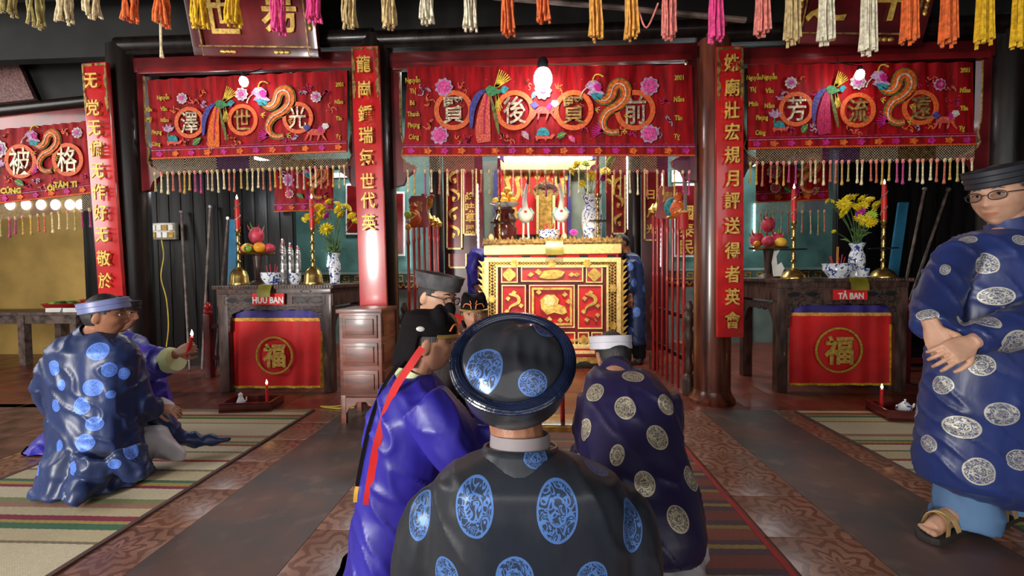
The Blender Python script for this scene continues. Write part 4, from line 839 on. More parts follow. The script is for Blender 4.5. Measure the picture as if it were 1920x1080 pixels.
def chrys(r, mkey):
    key = ('chr', r, mkey)
    if key not in _tas:
        c = MB()
        for ring, (n, rr, up) in enumerate(((13, 1.0, 0.12), (11, 0.75, 0.38), (8, 0.45, 0.55))):
            for i in range(n):
                a = 2*PI*(i+0.5*ring)/n; ca, sa = math.cos(a), math.sin(a); w = r*0.17
                q = lambda d, s_, z: (r*d*rr*ca-sa*s_, r*d*rr*sa+ca*s_, r*z)
                c.add([q(0.1, -w*0.4, 0.1), q(0.65, -w, up*0.9+0.05), q(1.0, 0, up), q(0.65, w, up*0.9+0.05), q(0.1, w*0.4, 0.1), q(0.55, 0, up*0.5)], [(0, 1, 5), (1, 2, 5), (2, 3, 5), (3, 4, 5), (0, 5, 4), (0, 1, 2, 3, 4)])
        c.ball((0, 0, r*0.12), (r*0.3, r*0.3, r*0.28), 8, 5); me = c.mesh('flower_head'); me.materials.append(M[mkey]); _tas[key] = me
    return _tas[key]
def bouquet(loc, label, heads, vase_h, vr=0.05, seed=1, vase_label=''):
    """heads: (dx, dy, dz, r, material) around the vase mouth"""
    R_ = random.Random(seed); v = thing('flower_vase', vase_label, 'vase', loc, group='blue and white vases'); c = MB()
    c.lathe([(vr*0.75, 0), (vr*0.8, 0.01), (vr*0.7, vase_h*0.12), (vr*0.95, vase_h*0.45), (vr*0.9, vase_h*0.65), (vr*0.6, vase_h*0.82), (vr*0.95, vase_h), (vr*0.85, vase_h), (vr*0.5, vase_h*0.85), (0.008, vase_h*0.8)], n=20); c.build('body', 'bluewhite', v, world=False)
    t = thing('bouquet', label, 'flowers', Vector(loc)+Vector((0, 0, vase_h*0.82)))
    for dx, dy, dz, r, m in heads:
        o = bpy.data.objects.new('flower_head', chrys(r, m)); COL.objects.link(o); o.parent = t; d = Vector((dx, dy, dz+0.10)); o.location = (dx, dy, dz); o.rotation_euler = (-dy*2.2+0.75, dx*2.5, R_.uniform(0, 6))
        c = MB(); c.tube(bez([(0.012*R_.uniform(-1, 1), 0.012*R_.uniform(-1, 1), -0.03), (dx*0.35, dy*0.35, dz*0.5), (dx*0.97, dy*0.97, dz)], 4), 0.0035, 5); c.build('stem', 'stemgreen', t, world=False)
    for i in range(16):
        a = R_.uniform(0, 2*PI); r = R_.uniform(0.03, 0.10); z = R_.uniform(0.02, 0.16); c = MB(); c.tube([(r*0.3*math.cos(a), r*0.3*math.sin(a), z), (r*math.cos(a), r*math.sin(a), z+0.05), (r*1.4*math.cos(a), r*1.4*math.sin(a), z+0.05)], [0.003, 0.012, 0.002], 4); c.build('leaf', 'stemgreen', t, world=False)
    return v, t
def head_list(spec, c0, Y, R=None): return [(at(x, y, Y).x-c0.x, dy, at(x, y, Y).z-c0.z, r*1.3, m) for x, y, dy, r, m in spec]
def fruit(name, label, cat, p, r, m, group, leaf=False):
    t = thing(name, label, cat, p, group=group); c = MB(); c.ball((0, 0, r[2]), r, 14, 10); c.build('flesh', m, t, world=False)
    if leaf:
        for i in range(7):
            a = i*0.9; up = 0.5+0.25*(i % 3); c = MB(); x, y = r[0]*0.9*math.cos(a), r[1]*0.9*math.sin(a); c.tube([(x*0.6, y*0.6, r[2]*(0.6+up)), (x, y, r[2]*(1.0+up)), (x*1.25, y*1.25, r[2]*(1.5+up))], [0.010, 0.008, 0.001], 5); c.build('scale_leaf', 'lime' if i % 2 else 'dragonfruit', t, world=False)
    else: c = MB(); c.lathe([(0.004, r[2]*1.93), (0.005, r[2]*2.05), (0.002, r[2]*2.1)], n=6); c.build('stem', 'stemgreen', t, world=False)
    return t
# on the gold altar (top at z = AZ+0.012)
TZ = AZ+0.013
def on_altar(px, Y): return Vector((at(px, 440, Y).x, Y, TZ))
candlestick(on_altar(937, 5.62), 'brass candlestick with red candle lamp, left end of the gold altar', 0.58, 0.48, 'small', True, True, 3.0)
candlestick(on_altar(1121, 5.62), 'brass candlestick with red candle lamp, right end of the gold altar', 0.58, 0.48, 'small', True, True, 3.0)
p = on_altar(947, 5.98); t = thing('fruit_stand', 'dark red lacquered fruit stand on the gold altar', 'stand', p); c = MB()
c.lathe([(0.11, 0), (0.14, 0.07), (0.16, 0.23), (0.13, 0.30), (0.16, 0.34), (0.12, 0.42), (0.14, 0.47), (0.09, 0.50)], n=22); c.build('pedestal', 'darkred', t, world=False)
c = MB(); c.lathe([(0.07, 0.50), (0.13, 0.515), (0.20, 0.555), (0.19, 0.555), (0.11, 0.525), (0.01, 0.52)], n=24); c.build('dish', 'porcelain', t, world=False)
for i, (dx, dy, dz) in enumerate(((-0.11, -0.04, 0.40), (0.0, -0.09, 0.395), (0.11, -0.04, 0.40), (-0.06, 0.06, 0.40), (0.07, 0.06, 0.40), (-0.02, -0.01, 0.47), (0.08, -0.01, 0.475), (0.03, 0.01, 0.545))): fruit('orange', ('front left orange', 'front middle orange', 'front right orange', 'orange at the back left', 'orange at the back right', 'upper left orange', 'upper right orange', 'topmost orange')[i]+' of the heap on the gold altar stand', 'fruit', p+Vector((dx, dy, dz+0.135)), (0.055, 0.055, 0.050), 'orange' if i < 3 else 'mango', 'oranges on the altar stand')
mat('cranewhite', (0.72, 0.70, 0.62), 0.4, var=0.1, vs=10)
def crane(px, label, mir):
    p = on_altar(px, 5.72); t = thing('crane_statue', label, 'statue', p, group='crane statues'); c = MB()
    c.tube(bez([(0.02*mir, 0.05, 0.26), (0, 0, 0.29), (0.0, -0.03, 0.35), (-0.01*mir, -0.02, 0.44), (0, 0, 0.54), (0.02*mir, 0.0, 0.63)], 4), [0.02+0.055*math.sin(PI*min(1, i/9)) if i < 9 else 0.03-0.0016*(i-9) for i in range(21)], 12); c.build('body', 'cranewhite', t, world=False)
    c = MB(); c.tube([(0.02*mir, 0, 0.62), (0.028*mir, -0.01, 0.66), (0.03*mir, -0.02, 0.74)], [0.014, 0.012, 0.002], 8); c.build('beak', 'brownwood', t, world=False)
    for s_ in (-1, 1):
        c = MB(); c.tube([(s_*0.045, 0.03, 0.38), (s_*0.065, 0.02, 0.32), (s_*0.06, 0.03, 0.25)], [0.012, 0.028, 0.008], 8); c.build('wing', 'tealpale', t, world=False)
        c = MB(); c.tube([(s_*0.022, 0, 0.28), (s_*0.025, 0, 0.14), (s_*0.03, -0.01, 0.05)], [0.015, 0.010, 0.012], 8); c.build('leg', 'cranewhite', t, world=False)
    c = MB(); c.lathe([(0.085, 0), (0.085, 0.02), (0.06, 0.05), (0.02, 0.062)], n=16, sy=0.8); c.build('turtle_base', 'darkred', t, world=False)
    c = MB(); c.ball((0, -0.075, 0.33), (0.016, 0.006, 0.016), 10, 6); c.build('breast_jewel', 'redwax', t, world=False); t.scale = (1.22, 1.22, 1.22)
crane(986, 'white crane statue left of the gilt throne', 1); crane(1052, 'white crane statue right of the gilt throne', -1)
incense_bowl(on_altar(1029, 5.56), 'blue and white incense bowl at the middle of the gold altar', 0.125, 0.165, 9)
t = incense_bowl(on_altar(985, 5.52), 'small porcelain stand at the foot of the left crane statue', 0.05, 0.07, 0)
p = on_altar(1110, 5.95)
HS = [(1082, 312, -0.05, 0.07, 'petal_y'), (1098, 308, 0.04, 0.065, 'petal_g'), (1112, 318, -0.06, 0.05, 'petal_m'), (1148, 303, 0.0, 0.085, 'petal_g'), (1105, 333, -0.09, 0.07, 'petal_y'), (1133, 325, -0.07, 0.065, 'petal_y'), (1090, 347, -0.06, 0.05, 'petal_y'), (1140, 340, 0.03, 0.05, 'petal_y'), (1070, 322, 0.0, 0.055, 'petal_y'), (1130, 337, -0.10, 0.045, 'petal_m')]
c0 = p+Vector((0, 0, 0.64*0.82)); bouquet(p, 'yellow and green flowers in the tall vase on the gold altar', head_list(HS, c0, 5.95), 0.64, 0.145, 2, 'tall blue and white vase on the gold altar')
for px, lab in ((921, 'small red oil lamp beside the left altar candlestick'), (1058, 'small orange oil lamp right of the altar incense bowl')):
    p = on_altar(px, 5.55); t = thing('oil_lamp', lab, 'lamp', p); c = MB(); c.lathe([(0.035, 0), (0.035, 0.01), (0.015, 0.02), (0.022, 0.04)], n=12); c.build('base', 'brass', t, world=False); c = MB(); c.lathe([(0.022, 0.04), (0.032, 0.07), (0.028, 0.10), (0.012, 0.125)], n=12); c.build('shade', mat('lampshade_%d' % px, (0.9, 0.2, 0.08), 0.3, emit=(1.0, 0.25, 0.10), es=2.0), t, world=False)
p = on_altar(1075, 5.7); t = thing('flower_pot', 'small pot with a magenta bloom on the gold altar', 'flowers', p); c = MB(); c.lathe([(0.03, 0), (0.045, 0.05), (0.04, 0.09)], n=12); c.build('pot', 'brownwood', t, world=False); o = bpy.data.objects.new('flower_head', chrys(0.06, 'petal_m')); COL.objects.link(o); o.parent = t; o.location = (0, -0.02, 0.14); o.rotation_euler = (0.8, 0, 0)
c = MB(); c.tube([(0, 0, 0.08), (0, -0.01, 0.14)], 0.006, 5); c.build('stem', 'stemgreen', t, world=False)
def folded_paper(p, w, h, label, rx=0.45, rz=0.0):
    """a gilt paper hung over the table edge"""
    t = thing('gilt_paper', label, 'paper', p, rz); c = MB(); pr = [(0.06, 0.004), (0.0, 0.006), (-0.02, 0.0), (-0.03-0.2*h, -h*0.5), (-0.03-0.25*h, -h)]
    c.loft([[(-w/2, y, z), (w/2, y, z), (w/2, y-0.004, z-0.004), (-w/2, y-0.004, z-0.004)] for y, z in pr]); c.build('sheet', 'olive', t, world=False); return t
folded_paper(Vector((0.25, AY-0.06, AZ+0.03)), 0.20, 0.16, 'dark gilt paper hung over the top edge of the gold altar')
# ------------------------------------------------------------------ side altar tables
FU = '福'
def altar_table(px0, px1, pt, Y, depth, sign, signbox, cloth, label, lab2, labs):
    """front face drawn in the plane y = Y between px0 and px1; top edge at row pt"""
    a, b = at(px0, pt, Y), at(px1, pt, Y); zt = (a.z+b.z)/2; X0, X1 = a.x, b.x; t = thing('altar_table', label, 'table', ((X0+X1)/2, Y+depth/2, 0)); W_ = X1-X0
    c = MB(); c.bb(X0-0.02, X1+0.02, Y-0.03, Y+depth+0.03, zt-0.035, zt); c.build('top', 'brownwood', t, bevel=0.006)
    c = MB(); n = 44
    for i in range(n): c.ball((X0-0.02+(W_+0.04)*(i+0.5)/n, Y-0.03, zt-0.015), (0.011, 0.008, 0.012), 6, 4)
    c.build('beading', 'brownwood', t, kind='stuff')
    c = MB(); c.bb(X0+0.01, X1-0.01, Y-0.005, Y+depth, zt-0.085, zt-0.035); c.build('upper_frieze', 'brownwood', t, bevel=0.005)
    for k in (0.22, 0.78):
        c = MB(); x = X0+W_*k; c.ring_xz(x, zt-0.06, 0.05, 0.012, Y-0.004, 0.008, 16, 0.35); c.build('carved_lozenge', 'carvewood', t)
    c = MB(); c.bb(X0+0.0, X1-0.0, Y+0.015, Y+depth-0.01, zt-0.205, zt-0.085); fz = c.build('frieze', 'brownwood', t)
    for k0, k1 in ((0.07, 0.34), (0.66, 0.93)):          # pierced panels: black lozenges paint the dark of the openings
        xa, xb = X0+W_*k0, X0+W_*k1; zc = zt-0.145; c = MB()
        for q in ((xa, xb, zc+0.035, zc+0.045), (xa, xb, zc-0.045, zc-0.035)): c.bb(q[0], q[1], Y+0.0, Y+0.02, q[2], q[3])
        c.bb(xa-0.01, xa, Y, Y+0.02, zc-0.045, zc+0.045); c.bb(xb, xb+0.01, Y, Y+0.02, zc-0.045, zc+0.045); pf = c.build('panel_frame', 'brownwood', fz)
        c = MB(); c.bb(xa, xb, Y+0.008, Y+0.016, zc-0.036, zc+0.036); c.build('carved_ground', 'carvewood', pf)
        for s_ in (0.24, 0.76):
            c = MB(); x = xa+(xb-xa)*s_; w_ = (xb-xa)*0.2; c.xz([(x-w_, zc), (x-w_*0.3, zc-0.022), (x+w_*0.3, zc-0.022), (x+w_, zc), (x+w_*0.3, zc+0.022), (x-w_*0.3, zc+0.022)], Y+0.009, 0.004); c.build('painted_opening', 'blackplastic', pf)
    lw = 0.10
    for x in (X0+lw/2+0.01, X1-lw/2-0.01):
        for y in (Y+0.05, Y+depth-0.06):
            c = MB(); c.box((x, y, (zt-0.085)/2), (lw, 0.09, zt-0.085)); lg = c.build('leg', 'brownwood', t, bevel=0.012)
    # scalloped carved apron with corner brackets
    o = [(X0+lw, zt-0.205), (X0+lw, zt-0.47), (X0+lw+0.025, zt-0.45), (X0+lw+0.03, zt-0.35), (X0+lw+0.05, zt-0.28), (X0+lw+0.12, zt-0.255)]; n = 13
    for i in range(n): o.append((X0+lw+0.12+(W_-2*lw-0.24)*(i+0.5)/n, zt-0.228-0.022*abs(math.sin(i*1.3+0.5))))
    o += [(X1-lw-0.12, zt-0.255), (X1-lw-0.05, zt-0.28), (X1-lw-0.03, zt-0.35), (X1-lw-0.025, zt-0.45), (X1-lw, zt-0.47), (X1-lw, zt-0.205)]; c = MB(); c.xz(o, Y+0.035, 0.025); c.build('carved_apron', 'carvewood', t)
    for x in (X0+0.02, X1-0.045):
        c = MB(); y0, y1 = Y+0.1, Y+depth-0.11
        prof = [(y0, zt-0.23), (y0, zt-0.45), (y0+0.04, zt-0.36), (y0+0.1, zt-0.30)]+[(y0+0.1+(y1-y0-0.2)*(i+0.5)/7, zt-0.28-0.03*abs(math.sin(i*1.7))) for i in range(7)]+[(y1-0.1, zt-0.30), (y1-0.04, zt-0.36), (y1, zt-0.45), (y1, zt-0.23)]
        c.prism(prof, (x, 0, 0), (0, 1, 0), (0, 0, 1), 0.025); c.build('side_apron', 'carvewood', t)
    # name board fixed to the frieze
    C = Cloth(Y-0.002, t); x0, y0, x1, y1 = signbox; s = C.blob([(x0, y1), (x0, y0), (x1, y0), (x1, y1)], 'redflag', 'name_board', d=0.015)
    C.text(sign, (x0+x1)/2, (y0+y1)/2, (y1-y0)*0.72, 'white', bold=0.002, wmul=0.82, lay=4)
    # altar cloth hung inside the apron
    x0, y0, x1, y1, ymid, cx, cy, cr = cloth; q = thing('altar_cloth', lab2, 'cloth', at((x0+x1)/2, y1, Y+0.07)); C = Cloth(Y+0.07, q)
    def sheet(ya, yb, m, name, xa=x0, xb=x1, off=0.0, amp=0.012):
        n = 36; vs = []
        for s_ in (0, 1):
            for j in range(5):
                for i in range(n+1):
                    p = at(xa+(xb-xa)*i/n, ya+(yb-ya)*j/4, Y+0.07); vs.append((p.x, Y+0.07-off+0.004*s_+amp*math.sin(i*0.75+math.sin(i*0.21)*2)*(0.5+j*0.15), p.z))
        fs = []; n1 = 5*(n+1)
        for j in range(4):
            for i in range(n): k = j*(n+1)+i; fs += [(k, k+1, k+n+2, k+n+1), (n1+k, n1+k+n+1, n1+k+n+2, n1+k+1)]
        c = MB(); c.add(vs, fs); return c.build(name, m, q)
    sheet(y0, ymid+3, 'purplecloth', 'purple_top'); sheet(ymid, y1, 'redflag', 'red_panel', off=0.002); sheet(ymid-2, ymid+4, 't_amber', 'gold_fringe', off=0.010); sheet(y1-4, y1, 't_yellow', 'gold_hem', off=0.010); sheet(ymid+20, y1, 't_yellow', 'gold_side', xa=x1-4, xb=x1, off=0.010)
    C2 = Cloth(Y+0.055, q); C2.ring(cx, cy, cr, 3.6, 'e_yellow'); C2.text(FU, cx, cy, cr*1.22, 'goldpaint', bold=0.008, wmul=0.95)
    return zt
z1 = altar_table(404, 622, 535, 4.30, 0.80, 'HỮU BAN', (476, 550, 535, 571), (430, 582, 606, 727, 598, 516, 666, 35), 'dark carved altar table with the sign HỮU BAN', 'red altar cloth with gold fu character under the HỮU BAN table', None)
z2 = altar_table(1457, 1706, 522, 4.34, 0.80, 'TẢ BAN', (1560, 543, 1623, 562), (1480, 572, 1671, 722, 588, 1571, 656, 40), 'dark carved altar table with the sign TẢ BAN', 'red altar cloth with gold fu character under the TẢ BAN table', None)
def on(px, Y, z): return Vector((at(px, 530, Y).x, Y, z+0.001))
def zspan(y0, y1, Y): return (y1-y0)*Y/FPX
# left table
candlestick(on(449, 4.52, z1), 'brass bell based candlestick at the left end of the HỮU BAN table', zspan(430, 533, 4.5), zspan(368, 430, 4.5), 'bell', False, False)
candlestick(on(588, 4.50, z1), 'brass bell based candlestick at the right end of the HỮU BAN table', zspan(430, 533, 4.5), zspan(370, 430, 4.5), 'bell', False, False, 1.0)
incense_bowl(on(511, 4.44, z1), 'blue and white incense bowl on the HỮU BAN table', 0.105, 0.125, 6)
t = incense_bowl(on(553, 4.60, z1), 'small grey porcelain jar next to the right HỮU BAN candlestick', 0.06, 0.12, 0)
def compote(p, h, r, label, fr, group, m='brownwood'):
    t = thing('fruit_stand', label, 'stand', p); c = MB(); c.lathe([(r*0.55, 0), (r*0.5, 0.02), (r*0.18, 0.05), (r*0.2, h*0.6), (r*0.25, h*0.9), (r*0.3, h-0.03)], n=18); c.build('pedestal', m, t, world=False)
    c = MB(); c.lathe([(r*0.3, h-0.03), (r*0.9, h-0.02), (r, h), (r*0.95, h), (r*0.5, h-0.01), (0.01, h-0.01)], n=22); c.build('dish', 'brass', t, world=False)
    for kind, dx, dy, dz, rr in fr:
        pos = 'topmost ' if dz > 0.06 else ('leftmost ' if dx < -0.08 else 'rightmost ' if dx > 0.1 else 'front ' if dy < -0.05 else 'rear ')
        q = p+Vector((dx, dy, h+dz))
        if kind == 'd': fruit('dragon_fruit', pos+'pink dragon fruit on the '+group, 'fruit', q, (rr, rr, rr*1.25), 'dragonfruit', 'dragon fruit, '+group, True)
        else: fruit({'o': 'orange', 'l': 'lime', 'm': 'mango', 'a': 'apple'}[kind], pos+{'o': 'orange', 'l': 'green lime', 'm': 'yellow mango', 'a': 'red apple'}[kind]+' on the '+group, 'fruit', q, (rr*(1.15 if kind == 'm' else 1), rr, rr*0.92), {'o': 'orange', 'l': 'lime', 'm': 'mango', 'a': 'dragonfruit'}[kind], 'fruit, '+group)
compote(on(484, 4.78, z1), 0.34, 0.19, 'wooden pedestal dish of fruit on the HỮU BAN table', [('m', -0.05, -0.08, 0, 0.055), ('o', 0.07, -0.07, 0, 0.06), ('l', -0.01, -0.14, 0.0, 0.04), ('a', -0.13, 0, 0, 0.05), ('a', 0.14, 0.0, 0, 0.055), ('o', 0.02, 0.06, 0, 0.055), ('d', 0.01, -0.02, 0.09, 0.075)], 'left table fruit dish')
p = on(628, 4.62, z1); H1 = [(580, 408, -0.02, 0.04, 'petal_y'), (600, 390, 0.0, 0.05, 'petal_y'), (615, 380, 0.03, 0.055, 'petal_y'), (632, 385, 0.02, 0.05, 'petal_y'), (650, 390, 0.0, 0.05, 'petal_y'), (658, 405, 0.02, 0.045, 'petal_y'), (645, 405, -0.05, 0.055, 'petal_y'), (605, 405, -0.05, 0.045, 'petal_y'), (602, 418, -0.06, 0.055, 'petal_y'), (620, 432, -0.09, 0.065, 'petal_y'), (664, 413, 0.03, 0.035, 'petal_y'), (622, 408, -0.09, 0.048, 'petal_m'), (640, 395, -0.06, 0.05, 'petal_y'), (612, 398, -0.06, 0.05, 'petal_y'), (568, 412, 0.02, 0.03, 'petal_y')]
bouquet(p, 'yellow chrysanthemums with one magenta bloom on the HỮU BAN table', head_list(H1, p+Vector((0, 0, 0.32*0.82)), 4.62), 0.32, 0.065, 4, 'blue and white vase of yellow flowers on the HỮU BAN table')
c = folded_paper(on(500, 4.27, z1+0.004), 0.13, 0.11, 'olive gilt paper hung over the HỮU BAN table edge')
mat('foil', (0.62, 0.62, 0.62), 0.22, metal=0.8, var=0.4, vs=20, bump=0.8, bs=40)
for i, (px, Y, h, r) in enumerate(((532, 4.93, 0.50, 0.035), (546, 5.0, 0.46, 0.035), (560, 4.9, 0.42, 0.03))):
    t = thing('foil_bundle', ('tall foil wrapped bundle behind the incense bowl, left of three', 'foil wrapped bundle, middle of three behind the incense bowl', 'foil wrapped bundle nearest the right HỮU BAN candlestick')[i], 'bundle', on(px, Y, z1)); c = MB(); c.lathe([(r*0.9, 0), (r*1.05, h*0.2), (r, h*0.8), (r*0.5, h*0.92), (r*0.55, h)], n=10); c.build('wrapping', 'foil', t, world=False); c = MB(); c.lathe([(r*0.6, h*0.88), (r*0.62, h*0.92)], n=10); c.build('tie', 'redplastic', t, world=False)
# right table
candlestick(on(1487, 4.50, z2), 'brass dome based candlestick at the left end of the TẢ BAN table', zspan(420, 519, 4.5), zspan(357, 420, 4.5), 'dome', False, True)
candlestick(on(1655, 4.50, z2), 'brass dome based candlestick at the right end of the TẢ BAN table', zspan(420, 519, 4.5), zspan(352, 420, 4.5), 'dome', False, True, 1.0)
t = incense_bowl(on(1570, 4.50, z2), 'blue and white incense bowl on the TẢ BAN table', 0.125, 0.14, 5)
for i in range(2): c = MB(); c.tube([(0.01*i-0.01, 0, 0.12), (0.012*i, 0.01, 0.30)], 0.003, 5); c.build('incense_stick', 'orange', t, world=False)
p = on(1606, 4.66, z2); R_ = random.Random(9); H2 = [(1553, 378, 0, 0.03, 'petal_y'), (1562, 378, 0.02, 0.028, 'petal_y'), (1578, 385, -0.03, 0.06, 'petal_y'), (1590, 374, 0, 0.055, 'petal_y'), (1604, 372, 0.02, 0.05, 'petal_y'), (1618, 374, 0.0, 0.05, 'petal_y'), (1632, 376, 0.02, 0.045, 'petal_y'), (1580, 400, -0.05, 0.06, 'petal_y'), (1595, 392, -0.06, 0.055, 'petal_y'), (1612, 388, -0.04, 0.05, 'petal_y'), (1642, 395, 0, 0.045, 'petal_y'), (1603, 403, -0.09, 0.05, 'petal_m'), (1622, 406, -0.08, 0.045, 'petal_g'), (1612, 416, -0.09, 0.055, 'petal_y'), (1626, 421, -0.07, 0.05, 'petal_y'), (1600, 412, -0.08, 0.045, 'petal_y'), (1566, 434, 0.02, 0.02, 'petal_y'), (1640, 385, -0.03, 0.04, 'petal_y')]
bouquet(p, 'large yellow chrysanthemum bunch on the TẢ BAN table', head_list(H2, p+Vector((0, 0, 0.34*0.82)), 4.66), 0.34, 0.075, 6, 'blue and white vase of yellow flowers on the TẢ BAN table')
t = thing('tea_cup', 'small porcelain cup on a saucer beside the TẢ BAN incense bowl', 'cup', on(1618, 4.41, z2)); c = MB(); c.lathe([(0.03, 0.01), (0.045, 0.05), (0.052, 0.09), (0.047, 0.09), (0.03, 0.03)], n=18); c.build('cup', 'bluewhite', t, world=False); c = MB(); c.lathe([(0.035, 0), (0.07, 0.012), (0.068, 0.018), (0.02, 0.012)], n=18); c.build('saucer', 'porcelain', t, world=False)
compote(on(1440, 4.85, z2), 0.32, 0.19, 'dark pedestal dish of fruit at the TẢ BAN table', [('a', -0.06, -0.11, 0, 0.06), ('m', 0.07, -0.11, 0, 0.05), ('d', -0.10, 0.04, 0.0, 0.065), ('d', 0.11, 0.05, 0.0, 0.065), ('l', 0.0, -0.03, 0.0, 0.042), ('d', 0.0, 0.01, 0.155, 0.065), ('o', -0.15, -0.07, 0, 0.035)], 'right table fruit dish')
for px in (1452, 1468):
    pass
t = thing('crane_cutout', 'white cut paper crane figure leaning by the right fruit dish', 'figure', on(1456, 4.7, z2)); c = MB(); c.xz([(-0.03, 0.0), (0.03, 0), (0.07, 0.10), (0.04, 0.16), (0.0, 0.13), (-0.01, 0.22), (0.02, 0.28), (-0.03, 0.27), (-0.05, 0.16)][::1], 0, 0.012); c.build('figure', 'white', t, world=False); c = MB(); c.box((0, 0.01, 0.01), (0.09, 0.06, 0.02)); c.build('base', 'brownwood', t, world=False)
folded_paper(on(1606, 4.31, z2+0.004), 0.15, 0.11, 'olive gilt paper hung over the TẢ BAN table edge', rz=-0.1)
# ------------------------------------------------------------------ drawer cabinet
a = at(634, 580, 3.40); b = at(713, 580, 3.40); X0, X1, Y0, Y1, ZT = a.x, b.x, 3.40, 3.76, a.z
cb = thing('drawer_cabinet', 'narrow reddish wooden cabinet of three drawers in front of the left pillar', 'cabinet', ((X0+X1)/2, (Y0+Y1)/2, 0), 0.0)
c = MB(); c.bb(X0-0.015, X1+0.015, Y0-0.015, Y1+0.01, ZT-0.03, ZT); c.build('top', 'rosewood', cb, bevel=0.005)
c = MB(); c.bb(X0, X1, Y0+0.01, Y1, 0.20, ZT-0.03); c.build('carcass', 'rosewood', cb, bevel=0.004)
hz = (ZT-0.03-0.22)/3
for i in range(3):
    z0 = 0.22+i*hz; c = MB(); c.bb(X0+0.028, X1-0.028, Y0-0.002, Y0+0.02, z0+0.018, z0+hz-0.018); d = c.build('drawer', 'rosewood', cb, bevel=0.004)
    c = MB(); c.box(((X0+X1)/2, Y0-0.006, z0+hz/2), (X1-X0-0.11, 0.014, hz-0.09)); c.build('raised_panel', 'rosewood', d, bevel=0.006)
    c = MB(); c.bb(X1-0.004, X1+0.008, Y0+0.05, Y1-0.04, z0+0.03, z0+hz-0.03); c.build('side_panel', 'rosewood', cb, bevel=0.006)
for x in (X0+0.02, X1-0.02):
    for y in (Y0+0.025, Y1-0.02): c = MB(); c.box((x, y, 0.11), (0.04, 0.035, 0.22)); c.build('leg', 'rosewood', cb, bevel=0.004)
c = MB(); c.xz([(X0+0.04, 0.21), (X0+0.04, 0.08), (X0+0.07, 0.13), (X0+0.11, 0.14), (X0+0.13, 0.17), (X1-0.13, 0.17), (X1-0.11, 0.14), (X1-0.07, 0.13), (X1-0.04, 0.08), (X1-0.04, 0.21)], Y0+0.03, 0.02); c.build('carved_apron', 'rosewood', cb)
# ------------------------------------------------------------------ offering trays on the mats
def tray(cx, cy, w, d, label, rz=0.0, h=0.075):
    t = thing('offering_tray', label, 'tray', (cx, cy, 0.008), rz); c = MB(); c.box((0, 0, 0.012), (w, d, 0.024)); c.build('bottom', 'darkred', t, world=False)
    for x, y, sx, sy in ((0, -d/2+0.01, w, 0.02), (0, d/2-0.01, w, 0.02), (-w/2+0.01, 0, 0.02, d-0.04), (w/2-0.01, 0, 0.02, d-0.04)): c = MB(); c.box((x, y, h/2+0.005), (sx, sy, h)); c.build('side', 'darkred', t, world=False, bevel=0.004)
    return t
def taper(p, h, label, r=0.013, lean=(0, 0), glow=0.5):
    t = thing('red_candle', label, 'candle', p); c = MB(); c.tube([(0, 0, 0), (lean[0]*0.5, lean[1]*0.5, h*0.5), (lean[0], lean[1], h)], [r, r*0.95, r*0.85], 10); c.build('wax', 'redwax', t, world=False)
    c = MB(); c.tube([(lean[0], lean[1], h), (lean[0], lean[1], h+0.008)], 0.0018, 5); c.build('wick', 'blackplastic', t, world=False); flame_at(t, (lean[0], lean[1], h+0.010), 1.0)
    return t
tray(-2.44, 3.78, 0.42, 0.26, 'dark red tray with a lit candle on the left mat', 0.12)
taper(Vector((-2.32, 3.80, 0.033)), 0.17, 'thin lit red candle standing in the left tray')
t = thing('porcelain_figure', 'small white porcelain ewer in the left tray', 'figure', (-2.53, 3.76, 0.033)); c = MB(); c.lathe([(0.03, 0), (0.036, 0.03), (0.024, 0.06), (0.015, 0.085), (0.019, 0.10), (0.004, 0.115)], n=14); c.build('body', 'porcelain', t, world=False); c = MB(); c.tube([(0.028, 0, 0.03), (0.05, 0, 0.05), (0.052, 0, 0.08)], [0.008, 0.006, 0.005], 6); c.build('spout', 'porcelain', t, world=False)
t = thing('saucer', 'small pale saucer in the left tray', 'plate', (-2.42, 3.73, 0.033)); c = MB(); c.lathe([(0.025, 0), (0.045, 0.012), (0.043, 0.015), (0.01, 0.006)], n=18); c.build('dish', 'porcelain', t, world=False); c = MB(); c.lathe([(0.022, 0.0), (0.025, -0.0005)], n=12); c.build('foot_ring', 'porcelain', t, world=False)
tray(2.93, 3.62, 0.50, 0.30, 'dark red tray with a teapot on the right mat', -0.15)
taper(Vector((2.77, 3.72, 0.033)), 0.16, 'thin lit red candle standing in the right tray')
t = thing('teapot', 'tiny blue and white teapot in the right tray', 'teapot', (2.88, 3.63, 0.033)); c = MB(); c.lathe([(0.028, 0), (0.045, 0.03), (0.040, 0.065), (0.022, 0.08)], n=18); c.build('body', 'bluewhite', t, world=False)
c = MB(); c.lathe([(0.024, 0.078), (0.015, 0.09), (0.005, 0.094), (0.008, 0.105), (0.002, 0.11)], n=12); c.build('lid', 'bluewhite', t, world=False); c = MB(); c.tube([(0.035, 0, 0.03), (0.06, 0, 0.05), (0.07, 0, 0.075)], [0.011, 0.008, 0.006], 8); c.build('spout', 'bluewhite', t, world=False); c = MB(); c.tube(bez([(-0.04, 0, 0.06), (-0.065, 0, 0.06), (-0.065, 0, 0.03), (-0.042, 0, 0.025)], 3), 0.005, 6); c.build('handle', 'bluewhite', t, world=False)
c = MB(); c.box((2.86, 3.535, 0.036), (0.10, 0.05, 0.006), 0.2); tag(c.build('paper_packet', 'white'), 'flat white paper packet in the right tray', 'paper')
